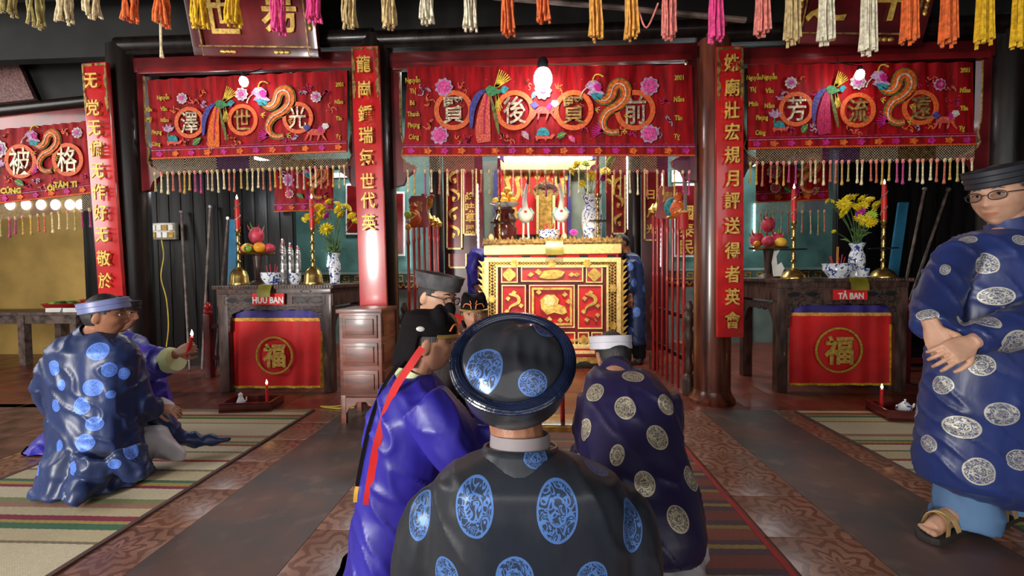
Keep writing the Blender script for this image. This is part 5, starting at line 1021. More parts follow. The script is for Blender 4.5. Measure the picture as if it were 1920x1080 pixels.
# ------------------------------------------------------------------ ritual weapon racks
mat('axe_gold', (0.55, 0.30, 0.04), 0.4, metal=0.4, var=0.3, vs=15); mat('paddle', (0.40, 0.10, 0.10), 0.4, var=0.15)
def weapon(x, y, kind, label, zh, z0=0.30):
    t = thing('ritual_pole', label, 'pole', (x, y, z0), group='red ritual poles in racks'); c = MB(); h = zh-z0
    c.lathe([(0.014, 0), (0.015, h*0.6), (0.02, h*0.62), (0.015, h*0.64), (0.014, h*0.9), (0.021, h*0.92), (0.016, h*0.94), (0.015, h)], n=10); c.build('shaft', 'redpole', t, world=False)
    if kind == 'paddle':
        c = MB(); c.prism([(-0.10, 0.0), (0.10, 0.0), (0.12, 0.05), (0.105, 0.12), (0.085, 0.20), (0.10, 0.29), (0.07, 0.33), (-0.07, 0.33), (-0.10, 0.29), (-0.085, 0.20), (-0.105, 0.12), (-0.12, 0.05)], (0, 0.012, h-0.02), (1, 0, 0), (0, 0, 1), 0.022); c.build('paddle_board', 'paddle', t, world=False)
        for s_ in (1,): o = text('肅', 0.12, (0, 0, 0), 'goldpaint', t, depth=0.004); o.location = (0, -0.014, h+0.2)
    elif kind == 'gourd':
        c = MB(); c.lathe([(0.02, 0), (0.06, 0.03), (0.08, 0.09), (0.06, 0.15), (0.03, 0.18), (0.045, 0.21), (0.015, 0.25)], (0, 0, h), 16); g = c.build('gourd', 'orangethread', t, world=False)
        c = MB(); c.tube(bez([(-0.05, -0.05, h+0.05), (0.0, -0.083, h+0.08), (0.04, -0.065, h+0.12), (-0.01, -0.07, h+0.15)], 4), 0.008, 6); c.build('gilt_scroll', 'gold', t, world=False)
    elif kind == 'globe':
        c = MB(); c.ball((0, 0, h+0.09), (0.085, 0.06, 0.10), 16, 10); c.build('globe', 'e_teal', t, world=False); c = MB(); c.ball((0.03, -0.04, h+0.12), (0.05, 0.035, 0.05), 12, 8); c.build('cloud', 'e_white', t, world=False); c = MB(); c.lathe([(0.02, 0), (0.07, 0.01), (0.05, 0.03)], (0, 0, h-0.02), 14); c.build('collar', 'gold', t, world=False)
    elif kind == 'axe':
        c = MB(); c.prism([(-0.01, 0), (0.02, 0), (0.03, 0.10), (0.09, 0.16), (0.10, 0.24), (0.05, 0.28), (0.03, 0.24), (0.02, 0.30), (-0.02, 0.30), (-0.05, 0.22), (-0.06, 0.12)], (0, 0.01, h-0.03), (1, 0, 0), (0, 0, 1), 0.02); c.build('blade', 'axe_gold', t, world=False); c = MB(); c.ball((0.09, 0, h+0.24), (0.03, 0.02, 0.025), 10, 6); c.build('beast_head', 'orangethread', t, world=False)
    elif kind == 'balls':
        for i, (m_, r) in enumerate((('orange', 0.03), ('e_white', 0.026), ('petal_g', 0.035))): c = MB(); c.ball((0, 0, h+0.025+i*0.06), r, 12, 8); c.build('bead', m_, t, world=False)
    elif kind == 'sword':
        c = MB(); c.box((0, 0, h+0.02), (0.07, 0.05, 0.16)); c.build('hilt_box', 'redpole', t, world=False, bevel=0.008); c = MB(); c.box((0.012, 0, h+0.34), (0.028, 0.012, 0.48), taper=0.8); c.build('blade', 'steel', t, world=False); c = MB(); c.box((0, 0, h+0.105), (0.08, 0.055, 0.02)); c.build('guard', 'gold', t, world=False)
    else:
        c = MB(); c.lathe([(0.015, 0), (0.05, 0.02), (0.06, 0.06), (0.035, 0.09), (0.01, 0.13)], (0, 0, h), 14); c.build('finial', 'gold', t, world=False)
def rack(xa, ya, xb, yb, label, poles):
    t = thing('weapon_rack', label, 'rack', (xa, ya, 0)); A, B = Vector((xa, ya, 0)), Vector((xb, yb, 0))
    prof = [(0.055, 0), (0.06, 0.14), (0.05, 0.18), (0.03, 0.20), (0.045, 0.26), (0.03, 0.32), (0.025, 0.40), (0.042, 0.50), (0.05, 0.56), (0.028, 0.62), (0.05, 0.68), (0.05, 0.74), (0.03, 0.78), (0.042, 0.82), (0.02, 0.88)]
    for p in (A, B): c = MB(); c.lathe(prof, p, 14); c.build('newel_post', 'brownwood', t)
    for z in (0.32, 0.72):
        d = (B-A); c = MB(); ang = math.atan2(d.y, d.x); c.box((A+B)/2+Vector((0, 0, z)), (d.length, 0.035, 0.045), ang); c.build('rail', 'blackwood', t, bevel=0.005)
    for i, (k, kind, zh, lab) in enumerate(poles):
        p = A.lerp(B, k); off = Vector((0.035 if xa < 0 else -0.035, 0, 0)); weapon(p.x+off.x, p.y, kind, lab, zh, 0.012)
rack(1.44, 4.27, 1.42, 5.40, 'dark turned rail rack of red poles right of the gold altar', [(0.03, 'sword', 1.60, 'red pole with a box hilt and tall steel blade, right rack'), (0.17, 'gourd', 1.66, 'red pole with an orange gourd head, right rack'), (0.32, 'globe', 1.70, 'red pole with a teal globe head, right rack'), (0.47, 'paddle', 1.72, 'red pole with a paddle board head, right rack'), (0.62, 'axe', 1.80, 'red pole with a golden axe head, right rack'), (0.78, 'finial', 1.80, 'red pole with a gold finial, right rack'), (0.92, 'finial', 1.80, 'farthest red pole of the right rack')])
rack(-1.24, 4.30, -1.22, 5.75, 'dark turned rail rack of red poles left of the gold altar', [(0.03, 'balls', 1.58, 'red pole topped with coloured balls, left rack'), (0.17, 'gourd', 1.62, 'red pole with an orange gourd head, left rack'), (0.30, 'paddle', 1.66, 'red pole with a paddle board head, left rack'), (0.46, 'axe', 1.76, 'red pole with a golden axe head, left rack'), (0.62, 'finial', 1.72, 'red pole with a gold finial, left rack'), (0.78, 'finial', 1.72, 'slim red pole far back in the left rack'), (0.92, 'finial', 1.72, 'farthest red pole of the left rack')])
# ------------------------------------------------------------------ side bay odds and ends
def fence(x0, y0, x1, y1, label, m='redlac2'):
    t = thing('low_railing', label, 'railing', (x0, y0, 0)); A, B = Vector((x0, y0, 0)), Vector((x1, y1, 0)); d = B-A
    for p in (A, B):
        c = MB(); c.box(p+Vector((0, 0, 0.36)), (0.075, 0.075, 0.72)); q = c.build('post', m, t, bevel=0.006); c = MB(); c.lathe([(0.03, 0.72), (0.045, 0.74), (0.03, 0.76), (0.045, 0.80), (0.03, 0.84), (0.004, 0.86)], p, 12); c.build('finial', 'redpole', q)
    for z in (0.22, 0.58): c = MB(); c.box((A+B)/2+Vector((0, 0, z)), (d.length, 0.04, 0.05), math.atan2(d.y, d.x)); c.build('rail', m, t)
fence(-3.68, 4.95, -3.0, 5.35, 'dark red low railing left of the HỮU BAN table'); fence(3.75, 4.75, 4.9, 4.9, 'dark red low railing behind the standing man')
def pole(p, q, m, label, r=0.016, cap=True):
    t = thing('leaning_pole', label, 'pole', q); c = MB(); P_, Q_ = Vector(p), Vector(q); n = 8; c.tube([Q_.lerp(P_, i/n) for i in range(n+1)], [r*(0.9+0.15*(i % 2)) for i in range(n+1)], 8); c.build('shaft', m, t); 
    if cap: c = MB(); c.tube([P_, P_+(P_-Q_).normalized()*0.03], r*1.6, 8); c.build('knob', 'steel', t)
def leanpole(px0, py0, px1, py1, label, m='polewood'):
    p = at(px0, py0, 5.52); q = at(px1, py1, 5.40); d = (q-p); k = (0.01-p.z)/d.z; pole(p, p+d*k, m, label)
leanpole(340, 400, 350, 585, 'thin brown pole leaning on the black wall, left of the pair'); leanpole(394, 390, 384, 590, 'thin brown pole leaning on the black wall beside the HỮU BAN table')
leanpole(1777, 358, 1707, 560, 'steel capped pole leaning on the black wall behind the standing man'); leanpole(1733, 357, 1700, 520, 'steel capped pole leaning on the black wall by the blue plank')
leanpole(427, 412, 417, 530, 'short brown pole leaning left of the fruit dish')
a = at(1692, 380, 5.45); b = at(1675, 500, 5.40); c = MB(); d = b-a; k = (0.01-a.z)/d.z; b = a+d*k; A_ = (a-b).normalized(); sx = Vector((1, 0, 0)); L_ = (a-b).length; c.prism([(-0.055, 0), (0.055, 0), (0.055, L_), (-0.055, L_)], b, sx, A_, 0.025); tag(c.build('blue_plank', 'blueplank', bevel=0.004), 'tall blue painted plank leaning behind the right candlestick', 'plank')
a = at(440, 412, 5.50); b = at(436, 530, 5.40); d = b-a; k = (0.01-a.z)/d.z; b = a+d*k; A_ = (a-b).normalized(); c = MB(); L_ = (a-b).length; c.prism([(-0.05, 0), (0.05, 0), (0.05, L_), (-0.05, L_)], b, (1, 0, 0), A_, 0.025); tag(c.build('blue_plank', 'blueplank', bevel=0.004), 'blue grey plank leaning behind the left candlestick', 'plank')
p = at(308, 434, 5.52); t = thing('socket_panel', 'clear box of electric sockets on the black wall', 'socket', p); c = MB(); c.box(p, (0.34, 0.06, 0.21)); c.build('case', mat('clearbox', (0.28, 0.25, 0.18), 0.15, var=0.2, coat=0.5), t, bevel=0.015)
for i in range(4):
    for j in range(2): c = MB(); c.box(p+Vector((-0.115+i*0.077, -0.035, -0.045+j*0.09)), (0.06, 0.02, 0.07)); c.build('socket', 'white' if (i+j) % 3 else 't_gold', t, bevel=0.008)
c = MB(); a = at(303, 450, 5.50); pts = [tuple(a)]+[tuple(at(x, y, 5.50)) for x, y in ((307, 480), (302, 520), (312, 560), (316, 610), (312, 650))]; c.tube(bez(pts, 5), 0.007, 6); tag(c.build('yellow_cable', 'yellowcord'), 'yellow cable hanging from the socket box down the black wall', 'cable')
def fcord(l, label, m='yellowcord'): c = MB(); c.tube(bez([(x, y, 0.008+z) for x, y, z in l], 5), 0.006, 6); tag(c.build('floor_cable', m), label, 'cable')
fcord([(-1.75, 4.35, 0), (-1.62, 4.1, 0.0), (-1.70, 3.85, 0), (-1.86, 3.83, 0), (-1.7, 3.78, 0), (-1.55, 3.80, 0)], 'yellow cable looping on the floor beside the drawer cabinet')
fcord([(-1.80, 4.55, 0), (-1.83, 4.5, 0.3), (-1.84, 4.45, 0.15), (-1.76, 4.42, 0.0), (-1.7, 4.5, 0)], 'yellow cable curling by the right leg of the HỮU BAN table')
# annex: table with basins, round vent openings
t = thing('annex_table', 'old grey wooden table against the yellow wall at the far left', 'table', (-6.6, 5.85, 0)); zt = 0.70
c = MB(); c.bb(-8.0, -5.9, 5.6, 6.2, zt-0.04, zt); c.build('top', 'polewood', t, bevel=0.005); c = MB(); c.bb(-8.0, -5.95, 5.63, 5.66, zt-0.15, zt-0.04); c.build('apron', 'polewood', t)
for x in (-6.72, -6.0):
    for y in (5.66, 6.12): c = MB(); c.box((x, y, (zt-0.04)/2), (0.09, 0.09, zt-0.04)); c.build('leg', 'polewood', t)
def basin(x, y, z, r, m, label):
    t = thing('basin', label, 'basin', (x, y, z)); c = MB(); c.lathe([(r*0.7, 0), (r*0.75, 0.01), (r, 0.09), (r*1.08, 0.095), (r*0.98, 0.1), (r*0.7, 0.02), (0.01, 0.015)], n=24); c.build('bowl', m, t, world=False)
    for i in range(5): a = i*1.26; c = MB(); c.ball((r*0.45*math.cos(a), r*0.45*math.sin(a), 0.09), (0.07, 0.05, 0.04), 8, 6); c.build('greens', 'lime' if i % 2 else 'stemgreen', t, world=False)
basin(-6.45, 5.93, zt, 0.22, 'redplastic', 'red plastic basin on the far left table, left one'); basin(-5.93, 5.98, zt+0.05, 0.24, 'redplastic', 'red plastic basin of greens near the far left board')
c = MB(); c.bb(-6.05, -5.9, 5.78, 6.15, zt, zt+0.05); tag(c.build('box', 'e_teal'), 'flat teal box under the right red basin', 'box')
for i, (x, y, lab) in enumerate(((-6.28, 5.66, 'white paper stack in front of the left red basin'), (-6.02, 5.64, 'white paper packet at the right end of the far left table'))):
    t = thing('paper_stack', lab, 'paper', (x, y, zt))
    for j in range(3): c = MB(); c.box((0.004*j, 0, 0.009+j*0.018), (0.20, 0.07, 0.016), 0.04*j); c.build('sheaf', 'white', t, world=False)
vent = thing('vent_window', 'row of round white openings high in the yellow wall', 'window', at(90, 400, 6.44)); vent['kind'] = 'structure'
for px in (20, 50, 78, 105, 132, 152): p = at(px, 384, 6.44); c = MB(); c.lathe([(0.075, 0), (0.08, 0.01), (0.07, 0.02)], p, 20, Matrix.Rotation(PI/2, 3, 'X')); c.build('opening', 'vent_light', vent)
# low offering table between the bowing men, and red cloth
t = thing('offering_table', 'low dark offering table with a gilt edge before the gold altar', 'table', (0.18, 2.56, 0))
c = MB(); c.bb(-0.15, 0.62, 2.46, 2.66, 0.28, 0.32); c.build('top', 'darkred', t, bevel=0.005); c = MB(); c.bb(-0.16, 0.63, 2.45, 2.46, 0.285, 0.315); c.build('gilt_edge', 'gold', t)
for x in (-0.1, 0.57):
    for y in (2.49, 2.63): c = MB(); c.lathe([(0.03, 0), (0.04, 0.05), (0.025, 0.15), (0.035, 0.28)], (x, y, 0.009), 10); c.build('leg', 'blackwood', t)
c = MB(); n = 14; vs = [(0.12+0.42*i/n, 1.98+0.28*j/n, 0.022+0.03*abs(math.sin(i*0.9+j*0.4))*(0.4+abs(math.cos(j*0.8)))) for j in range(n+1) for i in range(n+1)]; vs += [(x, y, 0.010) for x, y, z in vs]; m1 = (n+1)**2
fs = [(j*(n+1)+i, j*(n+1)+i+1, (j+1)*(n+1)+i+1, (j+1)*(n+1)+i) for j in range(n) for i in range(n)]; fs += [tuple(m1+k for k in f[::-1]) for f in fs]
c.add(vs, fs); tag(c.build('red_cloth', 'redflag'), 'crumpled red cloth on the floor before the bowing men', 'cloth')
taper(Vector((0.16, 2.56, 0.321)), 0.20, 'red candle on the low offering table', glow=0)
c = MB(); c.bb(2.0, 2.5, 6.4, 6.7, 0, 0.14); tag(c.build('brick_step', 'brick'), 'pale brick step behind the right weapon rack', 'step')
# ------------------------------------------------------------------ people: builders
mat('hairblack', (0.012, 0.010, 0.010), 0.5, var=0.3, vs=60, bump=0.4, bs=300, stretch=(1, 1, 0.2))
mat('greyhair', (0.10, 0.09, 0.085), 0.6, var=0.4, vs=90)
def skin_mat(key, col):
    m = mat(key, col, 0.48, var=0.10, vs=14, bump=0.12, bs=160, spec=0.4); N, L, b = nodes(m); b.inputs['Subsurface Weight'].default_value = 0.06; b.inputs['Subsurface Radius'].default_value = (0.01, 0.004, 0.002)
    at_ = N.new('ShaderNodeAttribute'); at_.attribute_name = 'lip'; old = b.inputs['Base Color'].links[0].from_socket; mx = N.new('ShaderNodeMix'); mx.data_type = 'RGBA'; L.new(at_.outputs['Fac'], mx.inputs[0]); L.new(old, mx.inputs[6]); mx.inputs[7].default_value = (col[0]*0.84, col[1]*0.62, col[2]*0.60, 1); L.new(mx.outputs[2], b.inputs['Base Color'])
skin_mat('skin', (0.42, 0.205, 0.125)); skin_mat('skin_pale', (0.52, 0.29, 0.19)); skin_mat('skin_tan', (0.33, 0.145, 0.08))
def silk(key, col, col2, rough=0.32, sheen=0.0, med=None, med2=None, lines=0.06, fill=0.0, metal=0.0):
    m = mat(key, col, rough, var=0.2, vs=5, col2=col2, sheen=sheen, bump=0.30, bs=13, spec=0.4, metal=metal, stretch=(1, 1, 0.45)); N, L, b = nodes(m)
    if med:
        A = N.new('ShaderNodeAttribute'); A.attribute_name = 'med'; sp = N.new('ShaderNodeSeparateXYZ'); L.new(A.outputs['Vector'], sp.inputs[0])
        B = N.new('ShaderNodeAttribute'); B.attribute_name = 'medw'; w = mth(N, L, 'SUBTRACT', 1.5, B.outputs['Fac'])
        inside = mth(N, L, 'LESS_THAN', w, 1.0); rim = mth(N, L, 'MULTIPLY', mth(N, L, 'GREATER_THAN', w, 0.90), inside)
        nz = N.new('ShaderNodeTexNoise'); nz.noise_dimensions = '3D'; nz.inputs['Scale'].default_value = 1.9; nz.inputs['Detail'].default_value = 0.5; nz.inputs['Distortion'].default_value = 1.6; L.new(A.outputs['Vector'], nz.inputs[0])
        con = mth(N, L, 'LESS_THAN', mth(N, L, 'ABSOLUTE', mth(N, L, 'SUBTRACT', mth(N, L, 'FRACT', mth(N, L, 'MULTIPLY', nz.outputs[0], 5.0)), 0.5)), 0.5-lines*4)
        ring = mth(N, L, 'LESS_THAN', mth(N, L, 'ABSOLUTE', mth(N, L, 'SUBTRACT', w, 0.45)), 0.035)
        pat = mth(N, L, 'MAXIMUM', mth(N, L, 'MAXIMUM', con, rim), ring)
        pat = mth(N, L, 'MULTIPLY', mth(N, L, 'MAXIMUM', mth(N, L, 'MULTIPLY', pat, 1.0), fill), inside)
        old = b.inputs['Base Color'].links[0].from_socket; mx = N.new('ShaderNodeMix'); mx.data_type = 'RGBA'; L.new(pat, mx.inputs[0]); L.new(old, mx.inputs[6]); mx.inputs[7].default_value = tuple(med)+(1,); L.new(mx.outputs[2], b.inputs['Base Color'])
        L.new(mth(N, L, 'ADD', mth(N, L, 'MULTIPLY', pat, 0.10), rough), b.inputs['Roughness'])
        if med2: L.new(mth(N, L, 'MULTIPLY', pat, med2), b.inputs['Metallic'])
    return m
silk('silk_royal', (0.030, 0.022, 0.32), (0.020, 0.013, 0.21), 0.40, 0.03)
silk('silk_black', (0.012, 0.016, 0.026), (0.022, 0.024, 0.028), 0.36, 0.03, (0.075, 0.18, 0.46), 0.3, 0.075, 0.10)
silk('silk_hat', (0.020, 0.022, 0.030), (0.030, 0.031, 0.035), 0.20, 0.0, (0.10, 0.20, 0.50), 0.4, 0.075, 0.12); silk('silk_navy', (0.016, 0.012, 0.058), (0.022, 0.015, 0.050), 0.38, 0.03, (0.58, 0.51, 0.35), 0.5, 0.07, 0.2)
silk('silk_blue', (0.019, 0.036, 0.12), (0.012, 0.022, 0.07), 0.38, 0.03, (0.10, 0.22, 0.72), 0.2, 0.05, 0.45)
silk('silk_blue2', (0.020, 0.036, 0.155), (0.013, 0.022, 0.095), 0.40, 0.03, (0.50, 0.48, 0.41), 0.4, 0.075, 0.15)
silk('silk_brown', (0.022, 0.012, 0.010), (0.016, 0.009, 0.008), 0.5); silk('limecloth', (0.62, 0.66, 0.34), (0.5, 0.55, 0.28), 0.5)
silk('trousers', (0.52, 0.48, 0.49), (0.40, 0.37, 0.39), 0.45); silk('denim', (0.10, 0.19, 0.34), (0.06, 0.125, 0.25), 0.8); silk('darktrousers', (0.02, 0.018, 0.02), (0.012, 0.012, 0.014), 0.7)
mat('greycollar', (0.30, 0.26, 0.27), 0.7); mat('turban_grey', (0.085, 0.080, 0.085), 0.75, var=0.2, vs=20); mat('turban_black', (0.012, 0.014, 0.022), 0.6); mat('turban_white', (0.62, 0.60, 0.66), 0.6); mat('turban_lilac', (0.17, 0.20, 0.44), 0.4, sheen=0.3); mat('turban_gloss', (0.010, 0.016, 0.045), 0.22, var=0.3, coat=0.3, bump=0.3, bs=60); mat('turban_band', (0.05, 0.052, 0.058), 0.28, var=0.3, vs=9, bump=0.25, bs=14); mat('velvet', (0.008, 0.006, 0.007), 0.8, sheen=0.0, spec=0.1); mat('ribbonred', (0.70, 0.02, 0.02), 0.5); mat('trimorange', (0.85, 0.24, 0.06), 0.5)
mat('eyewhite', (0.70, 0.66, 0.62), 0.25); mat('lens', (0.95, 0.95, 0.95), 0.02, trans=1.0); nodes(M['lens'])[2].inputs['IOR'].default_value = 1.03; mat('sandal', (0.42, 0.26, 0.10), 0.5, var=0.2); mat('sole', (0.02, 0.018, 0.016), 0.6); mat('goldbead', (0.75, 0.50, 0.15), 0.35, metal=0.7)
def remesh(mb, name, voxel, smooth=4, fac=0.5):
    me = mb.mesh(name); bm = bmesh.new(); bm.from_mesh(me); bmesh.ops.recalc_face_normals(bm, faces=bm.faces); bm.to_mesh(me); bm.free()
    o = bpy.data.objects.new(name, me); COL.objects.link(o); r = o.modifiers.new('r', 'REMESH'); r.mode = 'VOXEL'; r.voxel_size = voxel
    if smooth: s_ = o.modifiers.new('s', 'SMOOTH'); s_.iterations = smooth; s_.factor = fac
    m2 = bpy.data.meshes.new_from_object(o.evaluated_get(bpy.context.evaluated_depsgraph_get())); bpy.data.objects.remove(o); bpy.data.meshes.remove(me); m2.name = name; return m2
def place(me, name, m, parent, smooth=True):
    while me.materials: me.materials.pop()
    me.materials.append(M[m]); off = Vector(parent.location); me.transform(Matrix.Translation(-off)); me.polygons.foreach_set('use_smooth', [smooth]*len(me.polygons)); o = bpy.data.objects.new(name, me); COL.objects.link(o); o.parent = parent; return o
def rg(l, r, py, Y, ry, dz=0.0):
    a, b = at(l, py, Y), at(r, py, Y); return ((a.x+b.x)/2, Y, (a.z+b.z)/2+dz, (b.x-a.x)/2, ry)
def torso(mb, rings, n=32, e=2.4, rot=0.0):
    R_ = []
    for x, y, z, rx, ry in rings:
        ring = []
        for k in range(n):
            a = 2*PI*k/n; ca, sa = math.cos(a), math.sin(a); q = (abs(ca)**e+abs(sa)**e)**(-1/e); u_, v_ = rx*q*ca, ry*q*sa
            ring.append((x+u_*math.cos(rot)-v_*math.sin(rot), y+u_*math.sin(rot)+v_*math.cos(rot), z))
        R_.append(ring)
    mb.loft(R_)
def sl(l): return [Vector(at(px, py, Y)) for px, py, Y, r in l], [r for *_, r in l]
def sleeve(mb, l):
    p, r = sl(l); q = [tuple(a)+(b,) for a, b in zip(p, r)]; q = bez(q, 5); mb.tube([x[:3] for x in q], [x[3] for x in q], 14)
def fold(me, amp=0.012, f=(7, 7, 1.6), z0=0.0, z1=0.8, seed=0.0, wr=0.006):
    ns = [v.normal.copy() for v in me.vertices]; co = [v.co.copy() for v in me.vertices]
    for v, p, n in zip(me.vertices, co, ns):
        k = max(0.0, min(1.0, (z1-p.z)/(z1-z0))); a = noise.noise((p.x*f[0]+seed, p.y*f[1], p.z*f[2])); b = noise.noise((p.x*9+p.z*7+seed, p.y*9-p.z*5, p.z*5+3)); r_ = 1-3.2*abs(b)
        v.co = p+n*(amp*(0.25+k)*a*1.6+wr*(r_*r_ if r_ > 0 else 0)*1.3-0.002)
        if v.co.z < 0.009: v.co.z = 0.009
def medallions(me, off, spots, extra=0, rad=0.055, sy=1.0, seed=1, zmin=0.1):
    """spots: (px, py, radius px) seen in the photograph -> woven roundels on the cloth; extra: how many more elsewhere"""
    bvh = BVHTree.FromPolygons([v.co for v in me.vertices], [tuple(p.vertices) for p in me.polygons]); O = Vector((0, 0, CAMH)); C_ = []
    for s_ in spots:
        px, py, r = s_[:3]; k = s_[3] if len(s_) > 3 else sy
        d = (at(px, py, 1.0)-O).normalized(); loc, nn, i, dist = bvh.ray_cast(O, d)
        if loc is None: continue
        C_.append((loc, nn, r*loc.dot(_f)/FPX if r else rad, k))
    R_ = random.Random(seed); vs = me.vertices; tries = 0; ex = 0
    while ex < extra and tries < 4000:
        tries += 1; v = vs[R_.randrange(len(vs))]
        if v.co.z < zmin or abs(v.normal.z) > 0.8: continue
        if any((v.co-c[0]).length < rad*3.4 for c in C_): continue
        C_.append((v.co.copy(), v.normal.copy(), rad, 1.0)); ex += 1
    n = len(vs); uv = np.zeros((n, 3), 'f'); w = np.full(n, 3.0, 'f'); co = np.empty(n*3, 'f'); vs.foreach_get('co', co); co = co.reshape(-1, 3); nr = np.array([v.normal[:] for v in vs])
    for j, (c, nn, r, k) in enumerate(C_):
        nn = Vector(nn).normalized(); ax = Vector((0, 0, 1)).cross(nn); ax = ax.normalized() if ax.length > 0.05 else Vector((1, 0, 0)); ay = nn.cross(ax)
        d = co-np.array(c); dn = d@np.array(nn); a = d@np.array(ax)/r; b = d@np.array(ay)/(r*k); rr = np.sqrt(a*a+b*b+(dn/r*0.55)**2); okk = (rr < w) & (rr < 2.5) & (nr@np.array(nn) > 0.0)
        w[okk] = rr[okk]; uv[okk, 0] = a[okk]; uv[okk, 1] = b[okk]; uv[okk, 2] = j*3.7
    A = me.attributes.new('med', 'FLOAT_VECTOR', 'POINT'); A.data.foreach_set('vector', uv.ravel()); B = me.attributes.new('medw', 'FLOAT', 'POINT'); B.data.foreach_set('value', np.maximum(0, 1.5-w))
class Head:
    """local frame: +y face, +z crown; half sizes about 75 x 96 x 116 mm"""
    def __init__(s, c, fwd, up=(0, 0, 1), k=1.0, slim=1.0, age=0.0):
        s.c = Vector(c); f = Vector(fwd).normalized(); u_ = Vector(up); u_ = (u_-f*u_.dot(f)).normalized(); x = f.cross(u_); s.R = Matrix(((x.x, f.x, u_.x), (x.y, f.y, u_.y), (x.z, f.z, u_.z))); s.k = k; s.slim = slim; s.age = age
    def T(s, x, y, z): return s.c+s.R @ (Vector((x, y, z))*s.k)
    def inv(s, p): return (s.R.transposed() @ (Vector(p)-s.c))/s.k
    def surf(s, th, ph, off=0.0):
        d = Vector((math.sin(th)*math.cos(ph), math.sin(th)*math.sin(ph), math.cos(th))); x, y, z = (0.074*s.slim+off)*d.x, (0.096+off)*d.y, (0.117+off)*d.z; t = max(0, -d.z)
        x *= 1-0.30*t**1.5
        if d.y < 0: y *= 1-0.40*t**1.2
        else:
            x *= 1+0.05*d.y; y = y*(1-0.10*abs(d.x)**2)
            g = lambda a, b: math.exp(-(a*a+b*b)); ax = abs(x)
            nz_ = max(0, min(1, (0.022-z)/0.052)) if z > -0.034 else max(0, 1-(-0.034-z)/0.012); y += 0.024*nz_*math.exp(-(x/(0.009+0.007*nz_))**2)
            y -= 0.011*g((ax-0.031)/0.017, (z-0.010)/0.012); y += 0.006*g((ax-0.028)/0.022, (z-0.031)/0.010); y += 0.006*g((ax-0.046)/0.02, (z+0.018)/0.018)
            y += 0.0075*g(x/0.022, (z+0.056)/0.008)+0.0075*g(x/0.019, (z+0.071)/0.008)-0.004*g(x/0.022, (z+0.0632)/0.003); y += 0.010*g(x/0.022, (z+0.100)/0.014)
            y -= (0.003+0.006*s.age)*g((ax-0.036)/0.010, (z+0.05)/0.025)
        return Vector((x, y, z))
    def add(s, mb, n=48, m=36):
        rings = []
        for i in range(m+1):
            th = 0.02+(PI-0.04)*i/m; rings.append([s.T(*s.surf(th, 2*PI*j/n)) for j in range(n)])
        mb.loft(rings)
        for sd in (-1, 1): mb.ball(s.T(sd*0.077*s.slim, -0.008, -0.008), (0.009, 0.020, 0.034), 10, 8, s.R @ Matrix.Rotation(-0.25, 3, 'X') @ Matrix.Rotation(sd*0.35, 3, 'Z'))
    def hair(s, parent, m='hairblack', top=True, front=0.035, low=-0.055, off=0.007):
        mb = MB(); n, k = 44, 30; vs = []; keep = []
        for i in range(k+1):
            th = 0.02+(PI-0.04)*i/k
            for j in range(n): vs.append(s.surf(th, 2*PI*j/n, off))
        fs = []
        for i in range(k):
            for j in range(n):
                q = (i*n+j, i*n+(j+1) % n, (i+1)*n+(j+1) % n, (i+1)*n+j); c = sum((vs[a] for a in q), Vector())/4
                lim = low if c.y < -0.02 else (-0.018 if c.y < 0.014 else 0.008 if c.y < 0.032 else 0.040 if c.y < 0.05 else 0.072)
                if abs(c.x) > 0.06 and -0.028 < c.y < 0.010 and c.z < 0.018: continue
                if c.z > lim: fs.append(q)
        mb.add([s.T(*v) for v in vs], fs); me = mb.mesh('hair'); bm = bmesh.new(); bm.from_mesh(me); bmesh.ops.delete(bm, geom=[v for v in bm.verts if not v.link_faces], context='VERTS'); bmesh.ops.recalc_face_normals(bm, faces=bm.faces); bm.to_mesh(me); bm.free()
        return place(me, 'hair', m, parent)
    def features(s, parent, closed=False, brow='hairblack'):
        for sd in (-1, 1):
            x0 = sd*0.031; y0 = s.surf(PI/2-0.08, PI/2-sd*0.36).y+0.004
            if not closed:
                c = MB(); c.ball(s.T(x0, y0-0.003, 0.010), (0.0125, 0.006, 0.0058), 12, 8, s.R); e = c.build('eye', 'eyewhite', parent); c = MB(); c.ball(s.T(x0, y0+0.0015, 0.010), (0.0052, 0.003, 0.0052), 10, 6, s.R); c.build('iris', 'blackplastic', e)
            c = MB(); c.tube([s.T(x0+q*0.016, y0+0.0025-abs(q)*0.003, 0.0155-0.004*q*q-(0.006 if closed else 0)) for q in (-1, -0.5, 0, 0.5, 1)], 0.0017, 5); c.build('eyelid', brow, parent)
            c = MB(); c.tube([s.T(sd*0.014, y0+0.010, 0.030), s.T(sd*0.030, y0+0.009, 0.035), s.T(sd*0.048, y0-0.003, 0.030)], [0.0025, 0.0036, 0.0014], 6); c.build('eyebrow', brow, parent)
    def glasses(s, person, label):
        t = person; f = MB(); yo = 0.108
        for sd in (-1, 1):
            pts = [s.T(sd*0.034+0.025*math.cos(a)*(1.0), yo-0.012*((math.cos(a)*0.5*sd+0.3) ** 2), 0.006+0.0165*math.sin(a)*(abs(math.sin(a))**-0.25 if abs(math.sin(a)) > 0.05 else 1)) for a in [2*PI*k/20 for k in range(21)]]; f.tube(pts, 0.0021, 6)
            f.tube([s.T(sd*0.060, yo-0.010, 0.012), s.T(sd*0.079, 0.06, 0.012), s.T(sd*0.081, -0.005, 0.010), s.T(sd*0.078, -0.02, -0.01)], 0.002, 6)
        f.tube([s.T(-0.010, yo-0.002, 0.008), s.T(0, yo+0.003, 0.011), s.T(0.010, yo-0.002, 0.008)], 0.002, 6); g = f.build('glasses', 'blackplastic', t, label=label)
        for sd in (-1, 1): c = MB(); c.ball(s.T(sd*0.034, yo-0.004, 0.006), (0.0235, 0.0012, 0.0155), 14, 6, s.R); c.build('lens', 'lens', g)
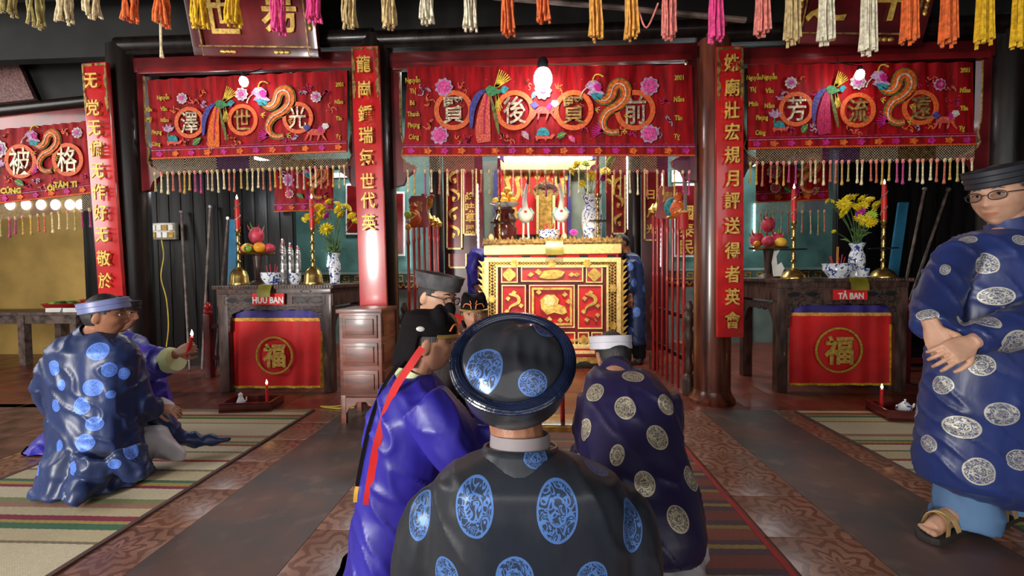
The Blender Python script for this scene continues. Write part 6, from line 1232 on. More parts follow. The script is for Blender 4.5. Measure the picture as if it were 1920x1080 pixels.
def hand(mb, wrist, d, nrm, side=1, curl=0.3, k=1.0, spread=0.12, thumb=0.6):
    """palm from the wrist along d, back of the hand facing nrm, thumb to the given side"""
    w = Vector(wrist); d = Vector(d).normalized(); nn = Vector(nrm); nn = (nn-d*nn.dot(d)).normalized(); s_ = d.cross(nn)*side
    mb.loft([[w+d*(l*k)+s_*(a*hw*k)+nn*(b*ht*k) for a, b in ((-1, -0.6), (-0.6, -1), (0.6, -1), (1, -0.6), (1, 0.6), (0.6, 1), (-0.6, 1), (-1, 0.6))] for l, hw, ht in ((-0.03, 0.025, 0.019), (0.0, 0.027, 0.018), (0.03, 0.037, 0.017), (0.065, 0.042, 0.015), (0.090, 0.040, 0.012))])
    for i, (o, L_) in enumerate(((0.030, 0.068), (0.010, 0.078), (-0.011, 0.072), (-0.031, 0.056))):
        p = w+d*(0.083*k)+s_*(o*k); dd = (d+s_*(spread*(1.5-i)*0.5)).normalized(); pts = [w+d*0.06*k+s_*o*0.9*k, p]; c_ = 0
        for j in range(3): c_ += curl*(0.8+0.25*j); q = dd*math.cos(c_)-nn*math.sin(c_); p = p+q*(L_*k*(0.42, 0.33, 0.25)[j]); pts.append(p)
        mb.tube(pts, [0.009*k, 0.0092*k, 0.0085*k, 0.0078*k, 0.0062*k], 8)
    p = w+d*0.02*k+s_*0.024*k; t1 = p+(d*0.7+s_*0.75-nn*thumb*0.5).normalized()*0.045*k; t2 = t1+(d*0.95+s_*0.2-nn*thumb).normalized()*0.034*k; t3 = t2+(d*1.0-s_*0.1-nn*thumb).normalized()*0.024*k; mb.tube([w+d*0.01*k, p, t1, t2, t3], [0.012*k, 0.014*k, 0.011*k, 0.0095*k, 0.0065*k], 8)
def body(parent, H, neck, m, hands=(), limbs=(), voxel=0.0042, nr=0.052):
    mb = MB(); H.add(mb); n0 = H.T(0, -0.022, -0.06); nk = Vector(neck); mb.tube([H.T(0, -0.02, -0.01), n0, n0.lerp(nk, 0.5), nk, nk+Vector((0, 0, -0.10))], [0.05*H.k, nr, nr*0.98, nr*1.1, 0.05], 16)
    for pts, rs in limbs: mb.tube(pts, rs, 12)
    for kw in hands: hand(mb, **kw)
    me = remesh(mb, 'body', voxel, 2, 0.4); A = me.attributes.new('lip', 'FLOAT', 'POINT'); vals = []
    for v in me.vertices:
        q = H.inv(v.co); vals.append(max(0, 1-((q.x/0.025)**2+((q.z+0.0635)/0.0125)**2)) if q.y > 0.06 else 0.0)
    A.data.foreach_set('value', [min(1, 2*x) for x in vals]); return place(me, 'body', m, parent)
def turban(parent, H, m, r=0.105, h=0.055, z=0.062, tilt=-0.16, crown='hairblack', sy=1.12, wraps=5, flare=0.08):
    R_ = H.R @ Matrix.Rotation(tilt, 3, 'X'); c0 = H.T(0, -0.004, z); mb = MB(); prof = [(r*0.86, -h*0.5)]
    for i in range(wraps): k = i/(wraps-1); rr = r*(1+flare*k); prof += [(rr*0.985, -h*0.5+h*k*0.94), (rr*1.02, -h*0.5+h*(k*0.94+0.06))]
    prof += [(r*(1+flare)*0.93, h*0.52), (r*0.86, h*0.40)]; mb.lathe(prof, c0, 40, R_, 0.90, sy*0.98); b = mb.build('turban', m, parent)
    mb = MB(); mb.lathe([(r*0.9, h*0.2), (r*0.86, h*0.36), (r*0.6, h*0.55), (r*0.05, h*0.62)], c0, 30, R_, 0.9, sy*0.98); mb.build('turban_crown', crown, b); return b
def collar(parent, H, neck, m, r=0.062, h=0.035, up=None):
    ax = (H.T(0, -0.022, -0.06)-Vector(neck)).normalized() if up is None else Vector(up); R_ = ax.to_track_quat('Z', 'Y').to_matrix(); mb = MB(); mb.lathe([(r*1.12, -0.02), (r*1.05, 0.0), (r, h), (r*0.93, h), (r*0.93, -0.015)], neck, 26, R_); return mb.build('collar', m, parent)
def court_hat(parent, H, label):
    """black velvet hat: rounded crown with two soft lobes, drape over the nape, orange piping and gold band in front"""
    mb = MB(); rings = []
    def cap(a, z):
        rx, ry, yo = [(0.088, 0.108, 0.0), (0.090, 0.110, -0.002), (0.086, 0.104, -0.006), (0.070, 0.086, -0.012), (0.036, 0.046, -0.016)][z]; return H.T(rx*math.cos(a), yo+ry*math.sin(a), (0.034, 0.06, 0.09, 0.118, 0.132)[z])
    mb.loft([[cap(2*PI*k/28, i) for k in range(28)] for i in range(5)])
    for sd in (-1, 1): mb.tube([H.T(sd*0.040, 0.035, 0.09), H.T(sd*0.050, 0.035, 0.125), H.T(sd*0.058, 0.030, 0.150)], [0.042, 0.032, 0.010], 12)
    n = 17; dr = []
    for z, w, yo, d in ((0.11, 0.80, 0.01, 0.95), (0.06, 1.02, 0.0, 1.02), (0.0, 1.08, -0.004, 1.08), (-0.05, 1.04, -0.012, 1.12), (-0.095, 0.90, -0.020, 1.10)):
        arc = [PI*(1.10+0.80*k/(n-1)) for k in range(n)]; dr.append([H.T(0.092*w*math.cos(a), yo+0.115*d*math.sin(a), z) for a in arc]+[H.T(0.070*w*math.cos(a), yo+0.092*d*math.sin(a), z) for a in arc[::-1]])
    mb.loft(dr); me = remesh(mb, 'court_hat', 0.006, 4); off = Vector(parent.location); hat = place(me, 'court_hat', 'velvet', parent); hat['label'] = label
    def fy(x, z): return 0.111*math.sqrt(max(0, 1-(x/0.091)**2))-0.002+(0.003 if z < 0.09 else -(z-0.09)*0.35)
    def pipe(l, r, m, nm): c = MB(); c.tube(bez([H.T(x, fy(x, z)+0.003, z)[:] for x, z in l], 4), r, 6); c.build(nm, m, hat)
    pipe([(0.089*math.cos(a), 0.036) for a in [PI*(0.06+0.88*k/16) for k in range(17)]], 0.0075, 'goldbead', 'gold_band')
    for sd in (-1, 1):
        pipe([(sd*0.014, 0.048), (sd*0.020, 0.074), (sd*0.052, 0.080), (sd*0.066, 0.056)], 0.0034, 'trimorange', 'orange_piping'); pipe([(sd*0.014, 0.078), (sd*0.022, 0.10)], 0.003, 'trimorange', 'orange_piping')
        c = MB(); c.ball(H.T(sd*0.091, -0.03, 0.065), (0.006, 0.016, 0.010), 12, 8, H.R); c.build('white_badge', 'eyewhite', hat)
    return hat
def person(label, loc, group='people at the ceremony'): return thing('person', label, 'person', loc, group=group)
def robe(parent, mb, m, voxel=0.012, spots=None, extra=0, rad=0.06, smooth=5, seed=0.0, z1=0.8, amp=0.012, wr=0.006, f=(7, 7, 1.6), sy=1.0, name='robe'):
    me = remesh(mb, name, voxel, smooth); fold(me, amp, f, 0, z1, seed, wr); me.update()
    if spots is not None: medallions(me, None, spots, extra, rad, sy, int(seed*10)+1)
    bv = BVHTree.FromPolygons([v.co.copy() for v in me.vertices], [tuple(p.vertices) for p in me.polygons]); o = place(me, name, m, parent); return o, bv
def ribbon(parent, pts, bv, w, m, off=0.006, name='ribbon', tip=None):
    """a flat ribbon lying on the cloth along places of the photograph"""
    O = Vector((0, 0, CAMH)); P_ = []
    for px, py, Y in pts:
        d = (at(px, py, 1.0)-O).normalized(); loc, nn, i, dist = bv.ray_cast(O, d); p = at(px, py, Y)
        if loc is not None and abs(loc.y-Y) < 0.35: p = loc+nn*off
        P_.append(tuple(p))
    P_ = [Vector(p) for p in bez(P_, 5)]; mb = MB(); rings = []
    for i, p in enumerate(P_):
        t = (P_[min(i+1, len(P_)-1)]-P_[max(i-1, 0)]).normalized(); v = (O-p).normalized(); s_ = t.cross(v).normalized()*w/2; rings.append([p-s_, p+s_, p+s_+v*0.004, p-s_+v*0.004])
    mb.loft(rings); return mb.build(name, m, parent)
# ------------------------------------------------------------------ person at the front, seen from behind
t = person('man kneeling at the very front, back to us, glossy dark turban', (0.0, 1.0, 0)); Y = 0.98
mb = MB(); torso(mb, [rg(930, 1030, 838, Y, 0.05), rg(862, 1098, 862, Y, 0.08), rg(818, 1160, 890, Y, 0.108), rg(805, 1185, 930, Y+0.01, 0.125), rg(800, 1190, 1010, Y+0.02, 0.13), rg(795, 1195, 1120, Y+0.04, 0.14), rg(790, 1200, 1250, Y+0.06, 0.16), rg(770, 1225, 1350, Y+0.06, 0.20), rg(730, 1260, 1450, Y+0.05, 0.26), rg(720, 1270, 1525, Y+0.05, 0.28)])
sleeve(mb, [(862, 945, 1.0, 0.05), (818, 965, 1.0, 0.07), (793, 1060, 1.03, 0.078), (815, 1140, 1.12, 0.075), (880, 1120, 1.25, 0.065)]); sleeve(mb, [(1118, 945, 1.0, 0.05), (1162, 965, 1.0, 0.07), (1180, 1060, 1.03, 0.078), (1150, 1140, 1.12, 0.075), (1080, 1120, 1.25, 0.065)])
A_robe, bvA = robe(t, mb, 'silk_black', 0.0085, [(888, 953, 40, 1.5), (1045, 960, 41, 1.5), (852, 858, 27, 0.8), (1118, 876, 28, 0.9), (785, 965, 26, 1.9), (1183, 985, 26, 2.0), (836, 1078, 30, 1.2), (965, 1085, 38, 1.2), (1110, 1090, 34, 1.2)], 4, 0.045, 6, 0.3, 0.9, 0.006, 0.0035, (6, 6, 2))
H = Head(at(966, 735, 1.03), (0, 1, 0.05)); nk = at(972, 842, 0.995)
body(t, H, nk, 'skin_tan', limbs=[((nk, at(972, 1000, 1.1), at(900, 1120, 1.2), at(905, 1125, 1.27)), (0.04, 0.03, 0.03, 0.028)), ((nk, at(972, 1000, 1.1), at(1070, 1120, 1.2), at(1060, 1125, 1.27)), (0.04, 0.03, 0.03, 0.028))], hands=[dict(wrist=at(905, 1125, 1.27), d=(0.8, 0.6, 0), nrm=(0, 0, 1), side=-1, curl=0.4), dict(wrist=at(1060, 1125, 1.27), d=(-0.8, 0.6, 0), nrm=(0, 0, 1), side=1, curl=0.4)], nr=0.06)
H.hair(t, low=-0.085)
cl = MB(); cl.lathe([(0.104, -0.03), (0.098, 0.0), (0.083, 0.043), (0.078, 0.043), (0.078, -0.02)], at(976, 872, 0.995), 30, Matrix.Rotation(-0.18, 3, 'X'), 1.0, 0.95); me = cl.mesh('collar')
bm = bmesh.new(); bm.from_mesh(me); bmesh.ops.subdivide_edges(bm, edges=bm.edges, cuts=2, use_grid_fill=True); bmesh.ops.recalc_face_normals(bm, faces=bm.faces); bm.to_mesh(me); bm.free(); medallions(me, None, [(1005, 858, 26, 0.8)]); place(me, 'collar', 'silk_black', t)
cl = MB(); cl.lathe([(0.069, -0.02), (0.068, 0.0), (0.066, 0.030), (0.063, 0.030), (0.063, -0.02)], at(975, 838, 0.997), 30, Matrix.Rotation(-0.15, 3, 'X')); cl.build('inner_collar', 'greycollar', t)
ax = Vector((0.0, -0.70, 0.71)); c0 = at(961, 676, 0.925); R_ = ax.to_track_quat('Z', 'Y').to_matrix()
mb = MB(); mb.lathe([(0.104, -0.105), (0.112, -0.09), (0.116, -0.06), (0.121, -0.03), (0.1245, -0.006), (0.112, 0.0), (0.102, -0.012)], c0, 48, R_, 1.0, 0.97); me = mb.mesh('turban'); tb = mb.build('turban', 'turban_band', t)
for i in range(6):        # rolled layers at the rim
    mb = MB(); r = 0.1265-0.0042*i; mb.tube([c0+R_ @ Vector((r*math.cos(a), r*0.97*math.sin(a), 0.004+0.0035*i-0.0006*i*i+0.0012*math.sin(a*3+i))) for a in [2*PI*k/56 for k in range(57)]], 0.0042, 8, cap=False); mb.build('turban_roll', 'turban_gloss', tb)
mb = MB(); rings = []
for i in range(18):
    k = i/17; r = 0.104*(1-k)+0.002
    rings.append([c0+R_ @ Vector((r*math.cos(a), r*0.97*math.sin(a), 0.002+0.030*math.sqrt(max(0, 1-(r/0.108)**2))+0.016*noise.noise((r*math.cos(a)*16, r*math.sin(a)*16+2, 0.5))*min(1, k*3)+0.006*(1-2*abs(noise.noise((r*math.cos(a)*24+5, r*math.sin(a)*13, 1.5))))*min(1, k*3))) for a in [2*PI*j/60 for j in range(60)]])
mb.loft(rings); me = mb.mesh('turban_crown'); bm = bmesh.new(); bm.from_mesh(me); bmesh.ops.recalc_face_normals(bm, faces=bm.faces); bm.to_mesh(me); bm.free()
me.update(); medallions(me, None, [(905, 690, 40, 1.3), (1000, 718, 30, 0.9), (1020, 615, 34, 0.7)]); o = place(me, 'turban_crown', 'silk_hat', t); o.parent = tb; o.location = Vector(t.location)-Vector(tb.location)-Vector(t.location)
# ------------------------------------------------------------------ robed attendant kneeling on the left of him (profile)
t = person('man in plain bright blue robe and black court hat, long red ribbon down his back', (-0.55, 1.70, 0)); Y = 1.70
mb = MB(); torso(mb, [rg(748, 812, 700, Y, 0.07), rg(722, 830, 722, Y, 0.14), rg(700, 848, 765, Y, 0.19), rg(690, 850, 850, Y, 0.20), rg(676, 838, 930, Y, 0.20), rg(662, 822, 1000, Y, 0.22), rg(650, 815, 1070, Y, 0.23), rg(636, 815, 1140, Y, 0.24)])
sleeve(mb, [(795, 752, 1.54, 0.082), (830, 800, 1.52, 0.092), (860, 848, 1.52, 0.092), (890, 845, 1.56, 0.08), (925, 800, 1.62, 0.066)]); sleeve(mb, [(800, 745, 1.86, 0.075), (850, 800, 1.88, 0.08), (900, 800, 1.85, 0.065)])
o, bv = robe(t, mb, 'silk_royal', 0.010, smooth=6, seed=1.3, amp=0.016, wr=0.008)
H = Head(at(805, 642, Y), (0.97, 0.16, -0.06), (0.06, 0, 1), 0.95); nk = at(782, 704, Y)
body(t, H, nk, 'skin', limbs=[((nk, at(850, 800, 1.74), at(925, 800, 1.62)), (0.035, 0.03, 0.026)), ((nk, at(850, 780, 1.84), at(895, 790, 1.86), at(870, 690, 1.86), at(860, 655, 1.86)), (0.035, 0.03, 0.028, 0.026, 0.024))], hands=[dict(wrist=at(925, 800, 1.62), d=(1, 0.3, 0.2), nrm=(0, -0.3, 1), side=1, curl=0.5), dict(wrist=at(858, 648, 1.86), d=(-0.2, 0, 1), nrm=(0.9, -0.4, 0.1), side=1, curl=0.35)])
H.hair(t); H.features(t, closed=True); collar(t, H, nk+Vector((-0.008, 0, 0.0)), 'limecloth', 0.066, 0.03); court_hat(t, H, 'black velvet court hat with orange piping')
ribbon(t, [(792, 652, 1.58), (770, 684, 1.56), (738, 738, 1.53), (712, 820, 1.51), (700, 880, 1.49), (690, 945, 1.49)], bv, 0.026, 'ribbonred', name='red_ribbon'); ribbon(t, [(750, 680, 1.59), (722, 725, 1.55), (698, 790, 1.51), (682, 860, 1.49), (672, 915, 1.49)], bv, 0.014, 'velvet', name='black_ribbon'); ribbon(t, [(673, 912, 1.49), (670, 926, 1.49), (669, 942, 1.49)], bv, 0.014, 'mango', name='ribbon_tip')
# ------------------------------------------------------------------ man in grey turban reading into a microphone
t = person('man with glasses and grey turban looking down beside the left altar end', (-0.5, 2.2, 0)); Y = 2.2
mb = MB(); torso(mb, [rg(795, 845, 615, Y, 0.06), rg(760, 872, 635, Y, 0.10), rg(745, 890, 670, Y, 0.12), rg(745, 900, 760, Y, 0.14), rg(740, 915, 870, Y, 0.18), rg(720, 930, 960, Y, 0.28)])
sleeve(mb, [(880, 660, 2.15, 0.06), (905, 740, 2.1, 0.065), (900, 770, 2.0, 0.055), (872, 690, 1.98, 0.04)])
robe(t, mb, 'silk_brown', 0.013, seed=2.0)
H = Head(at(818, 557, Y), (0.84, -0.48, -0.22), (0.15, 0, 1)); nk = at(812, 620, Y)
body(t, H, nk, 'skin_pale', limbs=[((nk, at(880, 700, 2.15), at(900, 765, 2.0), at(868, 680, 1.97)), (0.04, 0.03, 0.028, 0.024))], hands=[dict(wrist=at(864, 660, 1.97), d=(-0.35, 0.0, 1), nrm=(0.9, -0.4, 0.1), side=1, curl=0.9)])
H.hair(t); H.features(t, closed=True); H.glasses(t, 'dark framed glasses'); turban(t, H, 'turban_grey', 0.106, 0.072, 0.078, 0.05, 'turban_black', wraps=3, flare=0.14)
mi = thing('microphone', 'black microphone held up to the man with grey turban', 'microphone', at(848, 612, 2.0)); c = MB(); a, b = at(852, 630, 1.99), at(843, 592, 2.0); c.tube([a, b], [0.012, 0.015], 10); c.build('handle', 'blackplastic', mi); c = MB(); c.ball(at(843, 580, 2.0), (0.028, 0.028, 0.032), 14, 10); c.build('foam_head', 'velvet', mi)
# ------------------------------------------------------------------ second attendant, facing us
t = person('man facing us in bright blue robe and black court hat, left of the gold altar', (-0.4, 2.95, 0)); Y = 2.95
mb = MB(); torso(mb, [rg(870, 908, 632, Y, 0.06), rg(845, 935, 645, Y, 0.10), rg(832, 948, 680, Y, 0.12), rg(832, 950, 760, Y, 0.15), rg(825, 960, 840, Y, 0.20)])
sleeve(mb, [(850, 665, 2.92, 0.06), (842, 720, 2.88, 0.065), (880, 735, 2.83, 0.055)]); sleeve(mb, [(930, 665, 2.92, 0.06), (938, 720, 2.88, 0.065), (905, 735, 2.83, 0.055)]); o, bv = robe(t, mb, 'silk_royal', 0.014, seed=3.1)
H = Head(at(889, 590, Y), (0.10, -1, -0.02)); nk = at(887, 636, Y); body(t, H, nk, 'skin', limbs=[((nk, at(880, 700, 2.9), at(885, 736, 2.82)), (0.04, 0.03, 0.026))], hands=[dict(wrist=at(885, 736, 2.82), d=(0.8, -0.2, 0.1), nrm=(0, -0.3, 1), curl=0.5)], voxel=0.005)
H.hair(t); H.features(t); collar(t, H, nk+Vector((0, 0, 0.005)), 'limecloth', 0.07, 0.05); court_hat(t, H, 'black velvet court hat with orange piping'); ribbon(t, [(862, 590, 2.9), (856, 605, 2.86), (850, 640, 2.83), (846, 690, 2.8)], bv, 0.05, 'ribbonred', name='red_ribbon')
# ------------------------------------------------------------------ bowing man in navy robe with gold roundels
t = person('man bowing with his back to us, navy robe with gold roundels, white turban', (0.45, 1.75, 0))
mb = MB(); torso(mb, [rg(1118, 1190, 690, 2.04, 0.06), rg(1100, 1225, 702, 2.02, 0.09), rg(1092, 1252, 728, 1.98, 0.12), rg(1088, 1268, 775, 1.93, 0.15), rg(1090, 1285, 840, 1.86, 0.18), rg(1100, 1305, 910, 1.78, 0.21), rg(1120, 1316, 965, 1.72, 0.21), rg(1135, 1310, 1000, 1.69, 0.20), rg(1150, 1298, 1018, 1.69, 0.17)])
sleeve(mb, [(1115, 745, 1.97, 0.075), (1108, 800, 1.97, 0.085), (1112, 850, 2.0, 0.08), (1090, 850, 2.2, 0.06)]); sleeve(mb, [(1240, 745, 1.97, 0.075), (1248, 800, 2.0, 0.075), (1190, 840, 2.25, 0.06)])
o, bv = robe(t, mb, 'silk_navy', 0.010, [(1187, 705, 21, 0.8), (1115, 735, 17, 1.2), (1172, 765, 20, 1.15), (1250, 758, 17, 1.2), (1096, 805, 14, 1.5), (1233, 820, 21, 1.15), (1157, 853, 14, 1.5), (1209, 906, 20, 1.2), (1296, 897, 18, 1.3), (1272, 973, 22, 1.15), (1150, 930, 18, 1.2), (1218, 990, 12, 1)], 10, 0.042, 6, 4.2, 0.8, 0.012, 0.006)
H = Head(at(1150, 668, 2.13), (-0.18, 0.80, -0.58), (-0.1, 0.5, 0.8)); nk = at(1156, 694, 2.05); body(t, H, nk, 'skin', limbs=[((nk, at(1100, 850, 2.0), at(1090, 850, 2.2)), (0.04, 0.028, 0.026)), ((nk, at(1230, 800, 2.05), at(1190, 840, 2.25)), (0.04, 0.028, 0.026))], hands=[dict(wrist=at(1090, 850, 2.2), d=(0.2, 1, -0.1), nrm=(0, 0.1, 1), curl=0.4), dict(wrist=at(1190, 840, 2.25), d=(-0.2, 1, -0.1), nrm=(0, 0.1, 1), side=-1, curl=0.4)], voxel=0.005)
H.hair(t, low=-0.07); turban(t, H, 'turban_white', 0.105, 0.062, 0.070, 0.45, 'turban_lilac', wraps=3, flare=0.03); collar(t, H, nk, 'silk_navy', 0.066, 0.03)
mb = MB()
for sd, px in ((-1, 1225), (1, 1275)): q = [(*at(px, 1005, 1.76), 0.085), (*at(px+2, 1045, 1.66), 0.09), (at(px, 1080, 1.6).x, 1.55, 0.07, 0.065), (at(px, 1080, 1.6).x, 1.42, 0.055, 0.05)]; q = bez(q, 4); mb.tube([x[:3] for x in q], [x[3] for x in q], 14)
robe(t, mb, 'trousers', 0.011, seed=5.5, amp=0.012, wr=0.012, f=(12, 12, 4), name='trousers')
# ------------------------------------------------------------------ men standing at both ends of the gold altar
t = person('man in dark blue robe standing at the right end of the gold altar', (1.27, 5.72, 0)); Y = 5.72
mb = MB(); torso(mb, [rg(1168, 1186, 474, Y, 0.06), rg(1166, 1196, 480, Y, 0.12), rg(1170, 1206, 495, Y, 0.16), rg(1170, 1208, 540, Y, 0.17), rg(1170, 1209, 600, Y, 0.18), rg(1170, 1211, 645, Y, 0.19)])
sleeve(mb, [(1180, 490, 5.56, 0.06), (1182, 520, 5.56, 0.065), (1182, 550, 5.56, 0.055)]); robe(t, mb, 'silk_blue', 0.016, [(1182, 500, 6, 1.2), (1190, 530, 7, 1.2), (1178, 560, 6, 1.3), (1194, 585, 7, 1.3), (1182, 620, 6, 1.3)], 8, 0.05, seed=6.1, z1=1.5)
H = Head(at(1166, 456, Y), (-0.9, -0.1, -0.35), (-0.3, 0, 1)); nk = at(1176, 476, Y); body(t, H, nk, 'skin_tan', voxel=0.006, limbs=[((nk, at(1180, 520, 5.6), at(1182, 552, 5.55)), (0.04, 0.03, 0.025))], hands=[dict(wrist=at(1182, 555, 5.55), d=(-0.1, 0, -0.9), nrm=(-0.5, -0.8, 0), curl=0.3)]); H.hair(t); H.features(t)
mb = MB()
for px in (1180, 1200): a = at(px, 640, Y); mb.tube([(a.x, Y, 0.5), (a.x, Y, 0.3), (a.x, Y, 0.07)], [0.085, 0.08, 0.07], 12)
mb.tube([(at(1180, 640, Y).x, Y-0.0, 0.045), (at(1180, 640, Y).x-0.05, Y-0.12, 0.035)], [0.045, 0.035], 10); mb.tube([(at(1200, 640, Y).x, Y, 0.045), (at(1200, 640, Y).x-0.05, Y-0.12, 0.035)], [0.045, 0.035], 10); robe(t, mb, 'darktrousers', 0.014, name='trousers')
t = person('man in blue robe stooping behind the left end of the gold altar', (-0.8, 6.38, 0)); Y = 6.38
mb = MB(); torso(mb, [rg(884, 912, 466, Y, 0.10), rg(878, 920, 478, Y, 0.16), rg(876, 926, 510, Y, 0.19), rg(878, 924, 560, Y, 0.2), rg(876, 926, 640, Y, 0.2), rg(874, 928, 655, Y, 0.21)])
sleeve(mb, [(893, 475, 6.2, 0.07), (884, 505, 6.12, 0.075), (892, 535, 6.05, 0.06)]); robe(t, mb, 'silk_royal', 0.018, seed=7.0, z1=1.5)
H = Head((at(915, 470, Y).x+0.10, Y+0.04, 1.40), (0.8, 0.2, -0.6), (0.5, 0, 1)); nk = Vector(at(905, 470, Y)); body(t, H, nk, 'skin', voxel=0.006, limbs=[((nk, at(892, 535, 6.05)), (0.04, 0.025))], hands=[dict(wrist=at(892, 535, 6.05), d=(0.6, -0.3, -0.5), nrm=(0, -1, 0.3), curl=0.3)]); H.hair(t); H.features(t)
mb = MB()
for px in (888, 914): a = at(px, 640, Y); mb.tube([(a.x, Y, 0.4), (a.x, Y, 0.07)], [0.08, 0.07], 12); mb.tube([(a.x, Y, 0.045), (a.x+0.13, Y-0.08, 0.035)], [0.045, 0.035], 10)
robe(t, mb, 'trousers', 0.014, name='trousers')
# ------------------------------------------------------------------ kneeling men on the left mat
t = person('man with lilac headband kneeling on the left mat, back half turned', (-2.3, 2.35, 0)); Y = 2.38
mb = MB(); torso(mb, [rg(142, 203, 622, Y, 0.06), rg(122, 232, 634, Y, 0.10), rg(100, 250, 655, Y, 0.135), rg(98, 250, 700, Y, 0.14), rg(104, 246, 760, Y, 0.14), rg(108, 250, 820, Y, 0.16), rg(104, 256, 870, Y, 0.20), rg(98, 262, 902, Y-0.02, 0.23)])
sleeve(mb, [(116, 662, 2.36, 0.06), (88, 705, 2.34, 0.058), (84, 745, 2.38, 0.056), (120, 770, 2.5, 0.05)]); sleeve(mb, [(236, 662, 2.46, 0.06), (250, 715, 2.46, 0.072), (262, 762, 2.48, 0.075), (290, 768, 2.58, 0.06)])
# two pointed tails of the robe spread toward us, and the long front panel to the right
for l in ([(150, 860, 2.30, 0.12), (115, 905, 2.22, 0.085), (92, 928, 2.16, 0.045), (72, 938, 2.13, 0.010)], [(190, 860, 2.26, 0.12), (165, 905, 2.20, 0.085), (145, 932, 2.12, 0.045), (128, 948, 2.10, 0.010)], [(235, 850, 2.3, 0.10), (255, 885, 2.28, 0.06), (268, 893, 2.27, 0.02)]): sleeve(mb, l)
sleeve(mb, [(262, 760, 2.62, 0.05), (300, 790, 2.66, 0.055), (345, 822, 2.74, 0.045), (395, 826, 2.80, 0.035), (432, 824, 2.84, 0.012)])
robe(t, mb, 'silk_blue', 0.0105, [(183, 658, 18, 0.95), (174, 727, 17, 0.95), (154, 761, 15, 1.1), (176, 795, 15, 0.9), (159, 830, 16, 1), (115, 722, 7, 1.6), (205, 693, 12, 1.2), (100, 690, 12, 1.2), (233, 700, 9, 1.3), (105, 760, 9, 1.4), (245, 845, 12, 1.4), (112, 835, 7, 1.6), (135, 878, 11, 1.2), (208, 740, 8, 1), (215, 870, 10, 1), (280, 800, 7, 1)], 8, 0.045, 4, 8.3, 0.8, 0.012, 0.009, (14, 14, 1.5))
H = Head(at(196, 592, Y), (0.90, 0.42, -0.06), (0.02, 0, 1)); nk = at(172, 628, Y); body(t, H, nk, 'skin_tan', limbs=[((nk, at(250, 720, 2.5), at(292, 765, 2.6)), (0.04, 0.03, 0.026))], hands=[dict(wrist=at(292, 765, 2.6), d=(0.9, 0.3, -0.2), nrm=(0, -0.3, 1), curl=0.4)]); H.hair(t); H.features(t)
turban(t, H, 'turban_lilac', 0.104, 0.058, 0.056, 0.22, 'hairblack', wraps=3, flare=0.02); collar(t, H, nk, 'silk_blue', 0.068, 0.03)
mb = MB(); q = bez([(*at(240, 845, 2.48), 0.10), (*at(285, 830, 2.58), 0.095), (*at(320, 845, 2.60), 0.06), (*at(345, 855, 2.58), 0.02)], 4); mb.tube([x[:3] for x in q], [x[3] for x in q], 14); q = bez([(*at(250, 790, 2.6), 0.08), (*at(290, 770, 2.72), 0.075), (*at(318, 768, 2.80), 0.05)], 4); mb.tube([x[:3] for x in q], [x[3] for x in q], 14); robe(t, mb, 'trousers', 0.011, seed=1.2, amp=0.010, wr=0.012, f=(12, 12, 4), name='trousers')
t = person('man in plain blue robe holding a lit candle behind the lilac headband man', (-2.75, 2.95, 0)); Y = 2.98
mb = MB(); torso(mb, [rg(185, 245, 625, Y, 0.06), rg(160, 268, 640, Y, 0.11), rg(150, 290, 665, Y, 0.15), rg(140, 300, 720, Y, 0.17), rg(120, 310, 775, Y, 0.2), rg(90, 315, 815, Y, 0.22), rg(66, 318, 842, Y-0.02, 0.25)])
sleeve(mb, [(255, 660, 2.95, 0.075), (285, 680, 2.9, 0.095), (305, 680, 2.88, 0.10), (322, 676, 2.86, 0.085)]); robe(t, mb, 'silk_royal', 0.0125, smooth=5, seed=9.3, amp=0.02, wr=0.012)
H = Head(at(226, 588, Y), (0.97, 0.20, -0.05)); nk = at(214, 628, Y); W_ = at(333, 662, 2.85); body(t, H, nk, 'skin_tan', limbs=[((nk, at(280, 680, 2.92), at(322, 672, 2.86), W_), (0.04, 0.03, 0.027, 0.024))], hands=[dict(wrist=W_, d=(0.85, 0, 0.35), nrm=(-0.2, -0.95, 0.25), side=1, curl=0.95)], voxel=0.0045); H.hair(t); H.features(t); turban(t, H, 'turban_black', 0.104, 0.06, 0.055, 0.05, 'hairblack', wraps=3)
cf = MB(); cf.tube([at(316, 676, 2.865), at(324, 676, 2.86), at(331, 674, 2.855)], [0.088, 0.084, 0.074], 18); cf.build('cuff', 'limecloth', t); collar(t, H, nk, 'limecloth', 0.066, 0.04)
p = at(350, 668, 2.84); q = at(360, 632, 2.84); taper(p, q.z-p.z, 'lit red candle held up by the kneeling man on the left', 0.012, (q.x-p.x, 0), 0.6)
# ------------------------------------------------------------------ standing man on the right
t = person('elderly man standing on the right with glasses, black turban and silver roundels', (1.95, 2.0, 0)); Y = 2.05
mb = MB(); torso(mb, [rg(1852, 1925, 428, Y, 0.06), rg(1800, 1975, 442, Y, 0.11), rg(1775, 2010, 470, Y, 0.15), rg(1770, 2020, 540, Y, 0.17), rg(1762, 2025, 620, Y, 0.17), rg(1748, 2035, 700, Y, 0.18), rg(1735, 2050, 800, Y, 0.19), rg(1728, 2060, 865, Y, 0.20), rg(1735, 2065, 900, Y, 0.20), rg(1800, 2070, 930, Y+0.02, 0.19)])
sleeve(mb, [(1800, 470, 2.0, 0.075), (1770, 530, 1.95, 0.082), (1752, 590, 1.88, 0.078), (1748, 618, 1.82, 0.058)]); sleeve(mb, [(1990, 475, 2.0, 0.08), (1985, 560, 1.92, 0.085), (1930, 610, 1.80, 0.085), (1860, 625, 1.76, 0.072), (1822, 640, 1.75, 0.055)])
